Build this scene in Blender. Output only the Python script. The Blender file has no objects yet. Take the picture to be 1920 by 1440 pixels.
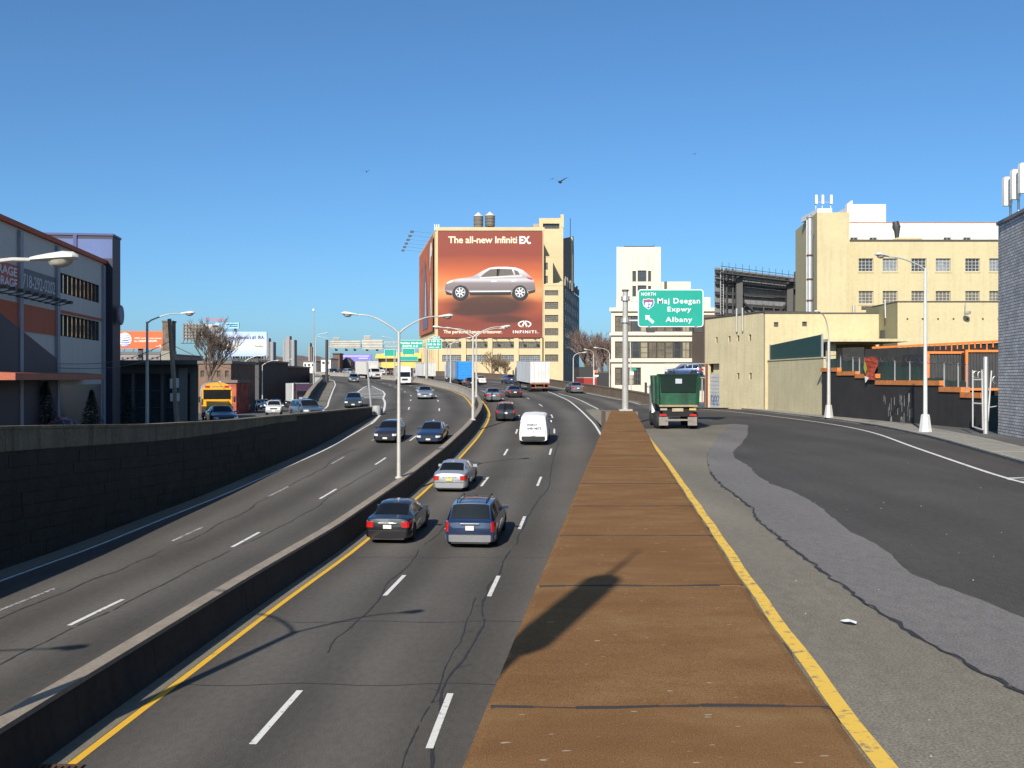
import bpy, math, random
import numpy as np
from mathutils import Vector, Matrix
random.seed(7)
S = bpy.context.scene
COL = S.collection
# ---------------------------------------------------------------- camera (eye at the origin, looking along +Y)
F, HX, HY = 1900.0, 960.0, 710.0
cd = bpy.data.cameras.new('camera'); cam = bpy.data.objects.new('camera', cd); COL.objects.link(cam)
cd.sensor_width = 36.0; cd.lens = 36.0*F/1920.0; cd.shift_y = -10.0/1920.0
cd.clip_start = 0.2; cd.clip_end = 20000.0
cam.rotation_euler = (math.radians(90), 0, 0); S.camera = cam
# ---------------------------------------------------------------- sky and sun
SUN = Vector((-0.50, -1.53, 1.0)).normalized()
elev = math.asin(SUN.z); azim = math.atan2(SUN.x, SUN.y)
wd = bpy.data.worlds.new('World'); S.world = wd; wd.use_nodes = True
wn = wd.node_tree.nodes; wl = wd.node_tree.links
sky = wn.new('ShaderNodeTexSky'); sky.sky_type = 'NISHITA'; sky.sun_disc = False
sky.sun_elevation = elev; sky.sun_rotation = azim % (2*math.pi)
sky.altitude = 0.0; sky.air_density = 0.8; sky.dust_density = 1.2; sky.ozone_density = 10.0
bg = wn['Background']; bg.inputs[1].default_value = 0.11
tint = wn.new('ShaderNodeVectorMath'); tint.operation = 'MULTIPLY'; tint.inputs[1].default_value = (0.97, 1.05, 0.93)
wl.new(sky.outputs[0], tint.inputs[0]); wl.new(tint.outputs[0], bg.inputs[0])
sl = bpy.data.lights.new('sun', 'SUN'); sl.energy = 4.9; sl.angle = math.radians(0.53); sl.color = (1.0, 0.93, 0.82)
so = bpy.data.objects.new('sun', sl); COL.objects.link(so); so.location = (-40, -110, 75)
so.rotation_euler = (-SUN).to_track_quat('-Z', 'Y').to_euler()
S.view_settings.view_transform = 'Standard'; S.view_settings.look = 'None'
S.view_settings.exposure = 0.5; S.view_settings.gamma = 1.0; S.view_settings.use_curve_mapping = False
S.cycles.max_bounces = 6; S.cycles.diffuse_bounces = 2; S.cycles.glossy_bounces = 3; S.cycles.transparent_max_bounces = 8

# ---------------------------------------------------------------- text meshes (made while the scene is small)
def textmesh(body, bold=0.0, spacing=1.0):
    cu = bpy.data.curves.new('lettering', 'FONT'); cu.body = body; cu.size = 1.0; cu.offset = bold
    cu.align_x = 'LEFT'; cu.space_character = spacing; cu.resolution_u = 3; cu.extrude = 0.0
    ob = bpy.data.objects.new('lettering_temp', cu); COL.objects.link(ob)
    me = bpy.data.meshes.new_from_object(ob.evaluated_get(bpy.context.evaluated_depsgraph_get()))
    bpy.data.objects.remove(ob); bpy.data.curves.remove(cu)
    co = np.array([v.co[:2] for v in me.vertices]); fs = [tuple(p.vertices) for p in me.polygons]
    bpy.data.meshes.remove(me)
    return co, fs
TXT = {}
for body, b, sp in (("NORTH", .012, 1.15), ("87", .03, 1), ("Maj Deegan", .008, 1.12), ("Expwy", .008, 1.12), ("Albany", .008, 1.12),
        ("Yankee Stadium", .025, 1.1), ("EXITS 4-5", .025, 1.15), ("EXIT 4", .025, 1.1), ("E 149 St", .025, 1.1), ("145 St Br", .025, 1.1),
        ("RIGHT LANE", .025, 1.1), ("The all-new Infiniti", .02, .97), ("EX.", .04, .97), ("The personal luxury crossover.", .02, .97),
        ("INFINITI.", .03, 1.35), ("AT&T works in more places,", .015, 1), ("like", .015, 1), ("CHILONDOSCOW.", .03, 1), ("at&t", .02, 1), ("TOYOTA", .02, 1.1),
        ("Choose America's #1 IRA.", .02, 1), ("Fidelity", .02, 1), ("718-292-0202", .01, .95), ("STORAGE", .02, .95),
        ("ENERGY", .03, 1.1), ("648-4875", .03, 1.1), ("YIELD", .03, 1), ("SCHOOL BUS", .03, 1.1), ("INTERSTATE", .02, 1)):
    TXT[body] = textmesh(body, b, sp)

# ---------------------------------------------------------------- materials
MATS = {}
def M(name, rgb, rough=.65, metal=0.0, var=.12, scale=1.5, bump=0.0, bscale=40.0, coat=0.0, streak=0.0, spec=.5, stretch=(1, 1, 1)):
    if name in MATS: return MATS[name]
    m = bpy.data.materials.new(name); m.use_nodes = True; n = m.node_tree.nodes; l = m.node_tree.links
    p = n['Principled BSDF']
    p.inputs['Roughness'].default_value = rough; p.inputs['Metallic'].default_value = metal
    p.inputs['Coat Weight'].default_value = coat; p.inputs['Coat Roughness'].default_value = .06
    p.inputs['Specular IOR Level'].default_value = spec
    tc = n.new('ShaderNodeTexCoord'); mp = n.new('ShaderNodeMapping'); mp.inputs['Scale'].default_value = stretch
    l.new(tc.outputs['Object'], mp.inputs['Vector'])
    def noise(sc, det=4.0):
        t = n.new('ShaderNodeTexNoise'); t.inputs['Scale'].default_value = sc; t.inputs['Detail'].default_value = det
        l.new(mp.outputs[0], t.inputs['Vector']); return t
    if var > 0:
        a = noise(scale); b = noise(scale*9, 3)
        ad = n.new('ShaderNodeMath'); ad.operation = 'ADD'; l.new(a.outputs[0], ad.inputs[0]); l.new(b.outputs[0], ad.inputs[1])
        mr = n.new('ShaderNodeMapRange'); mr.inputs[1].default_value = .7; mr.inputs[2].default_value = 1.3
        mr.inputs[3].default_value = 1-var; mr.inputs[4].default_value = 1+var; l.new(ad.outputs[0], mr.inputs[0])
        val = mr.outputs[0]
        if streak > 0:
            ms = n.new('ShaderNodeMapping'); ms.inputs['Scale'].default_value = (2.2, 2.2, .12); l.new(tc.outputs['Object'], ms.inputs['Vector'])
            t = n.new('ShaderNodeTexNoise'); t.inputs['Scale'].default_value = 1.3; t.inputs['Detail'].default_value = 5; l.new(ms.outputs[0], t.inputs['Vector'])
            r2 = n.new('ShaderNodeMapRange'); r2.inputs[1].default_value = .5; r2.inputs[2].default_value = .72; r2.inputs[3].default_value = 1; r2.inputs[4].default_value = 1-streak
            l.new(t.outputs[0], r2.inputs[0])
            mu = n.new('ShaderNodeMath'); mu.operation = 'MULTIPLY'; l.new(val, mu.inputs[0]); l.new(r2.outputs[0], mu.inputs[1]); val = mu.outputs[0]
        vm = n.new('ShaderNodeVectorMath'); vm.operation = 'SCALE'; vm.inputs[0].default_value = rgb; l.new(val, vm.inputs['Scale'])
        l.new(vm.outputs[0], p.inputs['Base Color'])
    else:
        p.inputs['Base Color'].default_value = (*rgb, 1)
    if bump > 0:
        t = noise(bscale, 3); bp = n.new('ShaderNodeBump'); bp.inputs['Strength'].default_value = bump; bp.inputs['Distance'].default_value = .02
        l.new(t.outputs[0], bp.inputs['Height']); l.new(bp.outputs[0], p.inputs['Normal'])
    MATS[name] = m; return m
def worn(name, rgb, under, amt=.45, scale=7.0, edge=.05):
    m = M(name, rgb, .8, 0, 0, spec=.2); n, l, p = nodes_of(m); tc = n.new('ShaderNodeTexCoord')
    a = n.new('ShaderNodeTexNoise'); a.inputs['Scale'].default_value = scale; a.inputs['Detail'].default_value = 8; a.inputs['Roughness'].default_value = .75; l.new(tc.outputs['Object'], a.inputs['Vector'])
    r = n.new('ShaderNodeMapRange'); r.inputs[1].default_value = amt-edge; r.inputs[2].default_value = amt+edge; l.new(a.outputs[0], r.inputs[0])
    x = n.new('ShaderNodeMixRGB'); x.inputs[1].default_value = (*under, 1); x.inputs[2].default_value = (*rgb, 1); l.new(r.outputs[0], x.inputs[0]); l.new(x.outputs[0], p.inputs['Base Color']); return m
def paint(name, rgb, metal=.0, rough=.28): return M('paint_'+name, rgb, rough, metal, .05, 3, coat=1.0)
def nodes_of(m): return m.node_tree.nodes, m.node_tree.links, m.node_tree.nodes['Principled BSDF']

# asphalt: UV.x is metres across the carriageway, UV.y metres along it
def asphalt(name, rgb, lanes=None, patch=.12):
    m = M(name, rgb, .88, 0, 0, spec=.15); n, l, p = nodes_of(m)
    uv = n.new('ShaderNodeUVMap')
    def nz(sc, det, st):
        mp = n.new('ShaderNodeMapping'); mp.inputs['Scale'].default_value = st; l.new(uv.outputs[0], mp.inputs[0])
        t = n.new('ShaderNodeTexNoise'); t.inputs['Scale'].default_value = sc; t.inputs['Detail'].default_value = det; l.new(mp.outputs[0], t.inputs['Vector']); return t.outputs[0]
    def rng(x, a, b, c, d):
        r = n.new('ShaderNodeMapRange'); r.inputs[1].default_value = a; r.inputs[2].default_value = b; r.inputs[3].default_value = c; r.inputs[4].default_value = d
        l.new(x, r.inputs[0]); return r.outputs[0]
    def mul(a, b):
        q = n.new('ShaderNodeMath'); q.operation = 'MULTIPLY'; l.new(a, q.inputs[0]); l.new(b, q.inputs[1]); return q.outputs[0]
    v = mul(mul(rng(nz(38, 4, (1, 1, 1)), .3, .7, .62, 1.38), rng(nz(7, 4, (1, .5, 1)), .3, .7, .9, 1.1)), rng(nz(.5, 5, (1, .12, 1)), .3, .7, 1-patch, 1+patch))
    v = mul(v, rng(nz(.12, 4, (1, 1, 1)), .3, .7, 1-patch, 1+patch))
    if lanes:
        sx = n.new('ShaderNodeSeparateXYZ'); l.new(uv.outputs[0], sx.inputs[0])
        w = n.new('ShaderNodeMath'); w.operation = 'MULTIPLY_ADD'; w.inputs[1].default_value = 2*math.pi/lanes[0]; w.inputs[2].default_value = lanes[1]; l.new(sx.outputs[0], w.inputs[0])
        c = n.new('ShaderNodeMath'); c.operation = 'COSINE'; l.new(w.outputs[0], c.inputs[0])
        v = mul(v, rng(c.outputs[0], -1, 1, 1.12, .74))
    vm = n.new('ShaderNodeVectorMath'); vm.operation = 'SCALE'; vm.inputs[0].default_value = rgb; l.new(v, vm.inputs['Scale']); l.new(vm.outputs[0], p.inputs['Base Color'])
    bp = n.new('ShaderNodeBump'); bp.inputs['Strength'].default_value = .5; bp.inputs['Distance'].default_value = .01; l.new(nz(60, 2, (1, 1, 1)), bp.inputs['Height']); l.new(bp.outputs[0], p.inputs['Normal'])
    return m

# ---------------------------------------------------------------- mesh builder
class MB:
    def __init__(s): s.v = []; s.f = []; s.uv = None
    def add(s, vs, fs):
        o = len(s.v); s.v += [tuple(v) for v in vs]; s.f += [tuple(i+o for i in f) for f in fs]; return s
    def box(s, x0, x1, y0, y1, z0, z1):
        return s.add([(x0, y0, z0), (x1, y0, z0), (x1, y1, z0), (x0, y1, z0), (x0, y0, z1), (x1, y0, z1), (x1, y1, z1), (x0, y1, z1)],
                     [(3, 2, 1, 0), (4, 5, 6, 7), (0, 1, 5, 4), (1, 2, 6, 5), (2, 3, 7, 6), (3, 0, 4, 7)])
    def hexa(s, b, t):   # bottom 4, top 4 corner points, counter-clockwise from above
        return s.add(list(b)+list(t), [(3, 2, 1, 0), (4, 5, 6, 7), (0, 1, 5, 4), (1, 2, 6, 5), (2, 3, 7, 6), (3, 0, 4, 7)])
    def bar(s, a, b, w, h=None):   # square bar between two points
        a = Vector(a); b = Vector(b); h = h or w; d = (b-a).normalized()
        u = d.cross(Vector((0, 0, 1)));  u = Vector((1, 0, 0)) if u.length < 1e-4 else u.normalized()
        q = u.cross(d).normalized(); u *= w/2; q *= h/2
        vs = [a-u-q, a+u-q, a+u+q, a-u+q, b-u-q, b+u-q, b+u+q, b-u+q]
        return s.add(vs, [(0, 1, 2, 3), (7, 6, 5, 4), (0, 4, 5, 1), (1, 5, 6, 2), (2, 6, 7, 3), (3, 7, 4, 0)])
    def tube(s, pts, rad, n=8, cap=True):
        pts = [Vector(p) for p in pts]; rad = rad if isinstance(rad, (list, tuple)) else [rad]*len(pts)
        o = len(s.v); ref = None
        for i, p in enumerate(pts):
            d = (pts[min(i+1, len(pts)-1)]-pts[max(i-1, 0)]).normalized()
            if ref is None: ref = d.orthogonal().normalized()
            ref = (ref-d*ref.dot(d)); ref = ref.normalized() if ref.length > 1e-5 else d.orthogonal().normalized()
            b = d.cross(ref)
            for k in range(n):
                t = 2*math.pi*k/n; s.v.append(tuple(p+(ref*math.cos(t)+b*math.sin(t))*rad[i]))
        for i in range(len(pts)-1):
            for k in range(n):
                a = o+i*n+k; c = o+i*n+(k+1) % n; s.f.append((a, c, c+n, a+n))
        if cap: s.f.append(tuple(o+k for k in range(n))[::-1]); s.f.append(tuple(o+(len(pts)-1)*n+k for k in range(n)))
        return s
    def lathe(s, prof, c=(0, 0, 0), n=16, axis='z'):   # prof: (radius, height)
        o = len(s.v); c = Vector(c)
        for r, h in prof:
            for k in range(n):
                t = 2*math.pi*k/n; x, y = r*math.cos(t), r*math.sin(t)
                s.v.append(tuple(c+(Vector((x, y, h)) if axis == 'z' else Vector((h, x, y)) if axis == 'x' else Vector((x, -h, y)))))
        for i in range(len(prof)-1):
            for k in range(n):
                a = o+i*n+k; b = o+i*n+(k+1) % n; s.f.append((a, b, b+n, a+n))
        s.f.append(tuple(o+k for k in range(n))[::-1]); s.f.append(tuple(o+(len(prof)-1)*n+k for k in range(n)))
        return s
    def prism(s, poly, d0, d1, axis='y'):   # poly in the other two axes; axis y: poly=(x,z), z: (x,y), x: (y,z)
        n = len(poly)
        f = {'y': lambda p, d: (p[0], d, p[1]), 'z': lambda p, d: (p[0], p[1], d), 'x': lambda p, d: (d, p[0], p[1])}[axis]
        return s.add([f(p, d0) for p in poly]+[f(p, d1) for p in poly],
                     [tuple(range(n)), tuple(range(2*n-1, n-1, -1))]+[(i, i+n, (i+1) % n+n, (i+1) % n) for i in range(n)])
    def build(s, name, mat, parent=None, smooth=False, fix=True):
        me = bpy.data.meshes.new(name); vs = s.v
        o = bpy.data.objects.new(name, me)
        if parent is not None:
            o.parent = parent
            if parent.get('_world'):
                r = parent; off = Vector((0, 0, 0))
                while r is not None: off += Vector(r.location); r = r.parent
                vs = [(v[0]-off.x, v[1]-off.y, v[2]-off.z) for v in vs]; o['_world'] = 1
        me.from_pydata(vs, [], s.f); me.validate()
        if s.uv is not None:
            ul = me.uv_layers.new(name='UVMap'); li = np.empty(len(me.loops), 'i'); me.loops.foreach_get('vertex_index', li)
            ul.data.foreach_set('uv', np.array(s.uv, 'f')[li].ravel())
        if fix and s.uv is None:
            import bmesh
            bm = bmesh.new(); bm.from_mesh(me); bmesh.ops.recalc_face_normals(bm, faces=bm.faces); bm.to_mesh(me); bm.free()
        me.materials.append(mat)
        if smooth:
            me.polygons.foreach_set('use_smooth', [True]*len(me.polygons))
            try: me.set_sharp_from_angle(angle=math.radians(38 if smooth is True else smooth))
            except Exception: pass
        COL.objects.link(o); return o
def tag(o, label, cat, group=None):
    o['label'] = label; o['category'] = cat
    if group: o['group'] = group
    return o
def struct(o): o['kind'] = 'structure'; return o
def thing(name, label, cat, loc=(0, 0, 0), rz=0.0, group=None, world=True):
    o = bpy.data.objects.new(name, None); COL.objects.link(o); o.location = loc; o.rotation_euler = (0, 0, rz); o.empty_display_size = .3
    if world: o['_world'] = 1
    return tag(o, label, cat, group)
def copy_tree(o, parent=None):
    c = o.copy(); COL.objects.link(c); c.parent = parent
    for ch in list(o.children): copy_tree(ch, c)
    return c
def text(parent, body, x0, x1, z0, h, y, mat, name='lettering', local=True):
    """flat lettering in the plane y (facing -y) between x0..x1, cap height h from z0"""
    co, fs = TXT[body]; mn = co.min(0); mx = co.max(0)
    sx = (x1-x0)/(mx[0]-mn[0]); caph = .69; sz = h/caph
    m = MB(); m.v = [(x0+(c[0]-mn[0])*sx, y, z0+c[1]*sz) for c in co]; m.f = [f for f in fs]
    return m.build(name, mat, parent, fix=False)

# ---------------------------------------------------------------- levels and alignments (metres; eye = 0)
_p = np.array([(-60, -6.5), (20, -6.5), (38, -6.45), (52, -5.95), (70, -4.85), (86, -3.85), (110, -2.5), (137, -1.8), (175, -1.1), (220, -.1), (260, .8), (300, 1.6), (400, 3), (900, 5)])
def smooth_interp(tab):
    ys = np.linspace(tab[0, 0], tab[-1, 0], 3000); zs = np.interp(ys, tab[:, 0], tab[:, 1])
    st = ys[1]-ys[0]; k = max(3, int(9/st)); w = np.hanning(k+2)[1:-1]; w /= w.sum()
    zp = np.convolve(np.pad(zs, k, mode='reflect', reflect_type='odd'), w, 'same')[k:-k]
    return lambda y: float(np.interp(y, ys, zp))
H = smooth_interp(_p)                                     # expressway surface
ZL = smooth_interp(np.array([(-60, -2.9), (30, -2.9), (46, -3.25), (56, -3.35), (70, -3.4), (88, -3.42), (96, -3.4), (104, -3.75), (112, -4.1), (150, -4.7), (200, -5), (900, -5.)]))
def ZR(y): return max(-3.0, H(y))                         # right-hand road
def line(*pts):
    a = np.array(pts, float); return smooth_interp(a)
XB = line((-60, -9.6), (10, -8.6), (17, -8.3), (28.6, -7.55), (40, -6.6), (55, -5.25), (64, -4.35), (77, -3.4), (88, -2.95), (96, -2.95), (104, -3.5), (124, -5.3), (149, -8.9), (181, -15), (200, -20), (235, -34), (265, -50), (300, -75), (350, -122))   # median barrier
XW = line((-60, -18.2), (10, -17.7), (33, -17.3), (38, -16.95), (46, -16.3), (56, -15.3), (70, -13.7), (88, -12.9), (94, -12.8))          # left retaining wall, road face
XP = line((95, -20.4), (103, -20.9), (137, -26.6), (175, -33), (205, -38.5), (235, -46), (262, -62), (290, -84), (320, -114), (350, -150))   # exit ramp parapet
XM = line((-60, -3.6), (0, -1.1), (7.8, -.33), (10.2, -.08), (19, .9), (38.5, 3.04), (52, 4.7), (66, 6.5), (72, 7.0), (100, 7.6))                     # wall below the brown median
XY = line((-60, -2.4), (0, 2.2), (7.8, 2.75), (14.25, 3.3), (19.7, 3.85), (38, 5.6), (56, 7.2), (66, 8.0), (72, 8.2), (100, 8.8))                  # right edge of the median
XC = line((-60, 12), (0, 14), (28, 16.6), (35, 17.8), (51, 21.2), (64, 23.0), (77, 23.3), (95, 22.6), (107, 22))                   # right kerb
XO = line((99, 16.5), (104, 14.9), (120, 12.6), (140, 9.9), (175, 6.2), (215, 0), (250, -11), (285, -29), (325, -62), (350, -90))  # northbound outer parapet
XRE = line((60, 5.6), (70, 6.5), (77, 6.86), (86, 7.0), (99, 6.75), (117, 6.1), (133, 5.3), (150, 4.0), (175, .9), (200, -4), (235, -17.5))
XRR = line((96, 8.9), (99, 8.75), (108, 7.9), (121, 7.25), (133, 5.9))
XSG = line((88, -12.0), (99, -12.5), (108.7, -13.6), (137, -17.9), (175, -24.8), (200, -30), (235, -43))
XRL = line((97, -18.9), (102, -18.6), (137, -24.3), (175, -30.5), (205, -36), (235, -43.5))
def yrange(a, b, st):
    n = max(1, int(round((b-a)/st))); return [a+(b-a)*i/n for i in range(n+1)]
def ribbon(name, ys, xl, xr, zf, mat, nx=1, dz=0.0, parent=None, u0=None):
    m = MB(); m.uv = []
    for y in ys:
        a, b = xl(y), xr(y)
        for i in range(nx+1):
            x = a+(b-a)*i/nx; m.v.append((x, y, zf(y)+dz)); m.uv.append((x-(u0(y) if u0 else 0), y))
    for j in range(len(ys)-1):
        for i in range(nx):
            k = j*(nx+1)+i; m.f.append((k, k+1, k+nx+2, k+nx+1))
    return m.build(name, mat, parent)
def stripe(name, pts_f, ys, w, zf, mat, dz=.008, parent=None):
    m = MB()
    for j, y in enumerate(ys):
        x = pts_f(y); y2 = y+.5; dx = pts_f(y2)-x; nrm = Vector((.5, -dx)).normalized()*w/2
        m.v += [(x-nrm.x, y-nrm.y, zf(y)+dz), (x+nrm.x, y+nrm.y, zf(y)+dz)]
    for j in range(len(ys)-1): m.f.append((2*j, 2*j+1, 2*j+3, 2*j+2))
    return m.build(name, mat, parent, fix=False)
def W(px, py, d): return Vector(((px-HX)/F*d, d, (HY-py)/F*d))   # a point read off the photograph at depth d
def X(px, d): return (px-HX)/F*d
def Z(py, d): return (HY-py)/F*d
# ================================================================ the setting
A_HW = asphalt('asphalt_highway', (.095, .087, .077), lanes=(3.05, -2*math.pi*.6/3.05-.3))
A_ST = asphalt('asphalt_street', (.11, .106, .1), patch=.2)
A_RR = asphalt('asphalt_dark', (.064, .059, .054), patch=.15)
A_PATCH = asphalt('asphalt_patch', (.152, .142, .134), patch=.1)
A_CONC = asphalt('asphalt_pale', (.172, .155, .122), patch=.12)
CONC = M('concrete', (.30, .275, .235), .9, 0, .18, .8, .4, 30, streak=.25)
CONC_D = M('concrete_shade_dark', (.032, .027, .020), .9, 0, .25, .7, .4, 25, streak=.35)  # colour darkened to hold the shade on barrier and parapet faces
CONC_B = M('concrete_cap', (.23, .19, .145), .9, 0, .2, 1.2, .4, 30)
STONE_D = M('shade_dark_stone', (.030, .0235, .0145), .92, 0, .35, 1.1, .6, 12, streak=.3)  # near-black colour stands in for the deep shade on the wall
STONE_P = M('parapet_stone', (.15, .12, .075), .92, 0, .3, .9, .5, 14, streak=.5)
BROWN = M('brown_aggregate', (.155, .085, .035), .95, 0, 0, spec=.12)
n, l, p = nodes_of(BROWN); tc = n.new('ShaderNodeTexCoord')
def _nz(sc, det, st=(1, 1, 1)):
    mp = n.new('ShaderNodeMapping'); mp.inputs['Scale'].default_value = st; l.new(tc.outputs['Object'], mp.inputs[0]); t = n.new('ShaderNodeTexNoise'); t.inputs['Scale'].default_value = sc; t.inputs['Detail'].default_value = det; t.inputs['Roughness'].default_value = .65; l.new(mp.outputs[0], t.inputs['Vector']); return t.outputs[0]
def _ramp(x, stops):
    c = n.new('ShaderNodeValToRGB'); l.new(x, c.inputs[0]); e = c.color_ramp.elements
    while len(e) < len(stops): e.new(.5)
    for q, (t, col) in zip(e, stops): q.position = t; q.color = (*col, 1)
    return c.outputs[0]
c1 = _ramp(_nz(.9, 6, (.7, 1.3, 1)), [(.3, (.155, .076, .030)), (.5, (.185, .095, .038)), (.72, (.22, .128, .056))])
c2 = _ramp(_nz(70, 2), [(.3, (.6, .6, .6)), (.5, (1, 1, 1)), (.68, (1.35, 1.35, 1.35))])
mx = n.new('ShaderNodeMixRGB'); mx.blend_type = 'MULTIPLY'; mx.inputs[0].default_value = 1; l.new(c1, mx.inputs[1]); l.new(c2, mx.inputs[2])
c3 = _ramp(_nz(16, 1, (.35, 1, 1)), [(.74, (0, 0, 0)), (.78, (1, 1, 1))]); m2 = n.new('ShaderNodeMixRGB'); m2.inputs[2].default_value = (.36, .30, .22, 1); l.new(c3, m2.inputs[0]); l.new(mx.outputs[0], m2.inputs[1]); l.new(m2.outputs[0], p.inputs['Base Color'])
bp = n.new('ShaderNodeBump'); bp.inputs['Strength'].default_value = .7; bp.inputs['Distance'].default_value = .015; l.new(_nz(70, 3), bp.inputs['Height']); l.new(bp.outputs[0], p.inputs['Normal'])
JOINT = M('joint_tar', (.03, .024, .02), .9, 0, .2)
WHITE_L = worn('road_paint_white', (.60, .59, .56), (.14, .135, .125), .40, 6)
WHITE_W = worn('road_paint_worn', (.42, .41, .39), (.11, .105, .095), .5, 6)
YELL_L = worn('road_paint_yellow', (.64, .37, .04), (.2, .16, .09), .36, 5)
YELL_R = worn('road_paint_yellow_worn', (.66, .42, .07), (.2, .17, .12), .42, 5)
TAR = M('tar_seal', (.022, .021, .021), .7, 0, .2)
PARA = M('brown_parapet', (.125, .088, .058), .9, 0, .2, .6, .4, 25, streak=.25)
DIRT = M('ground_dirt', (.12, .10, .075), .95, 0, .3, .02)
SIDEW = M('sidewalk_concrete', (.22, .205, .175), .9, 0, .18, .8, .4, 30)

g = MB(); R_ = 9000
g.add([(-R_, -400, -8.5), (R_, -400, -8.5), (R_, R_, -8.5), (-R_, R_, -8.5)], [(0, 1, 2, 3)])
struct(g.build('ground', DIRT))
# expressway
ys = yrange(-20, 94, 3)
hw = struct(ribbon('expressway', ys, lambda y: XW(y)-.05, lambda y: XM(y)+.05, H, A_HW, 8, u0=XB))
ribbon('carriageway', yrange(94, 100, 2), lambda y: -20.6, lambda y: 8.9, H, A_HW, 8, parent=hw, u0=XB)
ribbon('viaduct_deck', yrange(100, 348, 4), lambda y: XP(y)-.1, lambda y: XO(y)+.1, H, A_HW, 10, parent=hw, u0=XB)
# low apron between expressway and the right road past the sign
m = MB(); yy = yrange(64, 100, 4); m.uv = []
for y in yy:
    e = XRE(y)+.5
    m.v += [(e, y, H(y)+.01), (XY(y)+.35 if y < 96 else 8.8, y, ZR(y)+.012)]; m.uv += [(e, y), (XY(y), y)]
for j in range(len(yy)-1): m.f.append((2*j, 2*j+1, 2*j+3, 2*j+2))
m.build('apron', A_CONC, hw)
# streets
def left_edge(y): return XW(y)-.5 if y < 94 else (-12.85 if y < 95 else XP(y)-.3)
struct(ribbon('left_street', yrange(-40, 94.5, 5)+yrange(95.2, 345, 6)+[600, 1200, 2500], lambda y: -500 if y < 400 else -2500, lambda y: left_edge(min(y, 345)), ZL, A_ST, 3))
rr = struct(ribbon('right_road', yrange(-20, 101, 3), lambda y: XY(y)-.2, lambda y: XC(y), lambda y: ZR(y)-.004, A_RR, 6))
struct(ribbon('right_ground', yrange(-40, 104, 4)+yrange(106, 345, 5)+[700, 1500], lambda y: XC(y)+2.2 if y < 104 else XO(min(y, 345))+.3, lambda y: 600 if y < 400 else 2500, lambda y: -2.86 if y < 104 else (-3.0 if y < 400 else -5), A_ST, 3))
# gap filler between road end and side street
m = MB(); m.uv = []
for a in ((8.6, 100.5), (60, 100.5), (60, 135), (12.9, 122), (14.6, 106)): m.v.append((a[0], a[1], -3.03)); m.uv.append(a)
m.f.append((0, 1, 2, 3, 4)); m.build('side_street', A_ST, rr)

# --- painted lines and seams of the expressway
mk = []
def solid(f, a, b, w, mat, zf=H, st=2.5, dz=.008, parent=hw, name='painted_line'): stripe(name, f, yrange(a, b, st), w, zf, mat, dz, parent)
solid(lambda y: XB(y)+.86, -10, 235, .16, YELL_L)
solid(lambda y: XB(y)-.62, -10, 235, .16, YELL_L)
solid(lambda y: XW(y)+.95, -10, 88, .14, WHITE_L)
solid(XRE, 73, 225, .17, WHITE_L)
solid(XRR, 97, 132, .15, WHITE_L)
solid(XSG, 86, 118, .22, WHITE_L)
solid(XRL, 97, 225, .18, WHITE_L)
solid(lambda y: XO(y)-1.15 if y > 104 else 13.8, 106, 320, .16, WHITE_L)
def dashes(f, y0, n, mat, per=12.2, ln=3.1, w=.135):
    for k in range(n):
        a = y0+k*per; stripe('lane_dash', f, yrange(a, a+ln, 1.1), w, H, mat, .009, hw)
dashes(lambda y: XB(y)+3.62, 18.0, 20, WHITE_L)
dashes(lambda y: XB(y)+6.62 + max(0, (60-y))*.004, 17.8, 20, WHITE_L, 12.3)
dashes(lambda y: XB(y)-3.95, 26.6, 18, WHITE_L, 12.0)
dashes(lambda y: XB(y)-6.75, 28.2, 6, WHITE_W, 11.6)
dashes(lambda y: XB(y)-7.0 if y < 130 else XB(y)-7.3, 88, 10, WHITE_L, 12.0)
# exit gore chevrons
def XG2(y): return float(np.interp(y, (118, 130, 141, 158, 170), (-15.0, -16.3, -18.0, -21.3, -23.7)))
def XG1(y): return float(np.interp(y, (118, 130, 141, 158, 170), (-18.7, -20.2, -21.3, -23.2, -24.2)))
solid(XG1, 118, 169, .22, WHITE_L); solid(XG2, 118, 169, .22, WHITE_L)
for k in range(10):
    y = 119.5+k*4.2; m = MB(); a, b = XG1(y), XG2(y)
    m.add([(a, y, H(y)+.009), (b, y-1.2, H(y-1.2)+.009), (b, y-.2, H(y-.2)+.009), (a, y+1.0, H(y+1.0)+.009)], [(0, 1, 2, 3)]); m.build('gore_bar', WHITE_L, hw)
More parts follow.
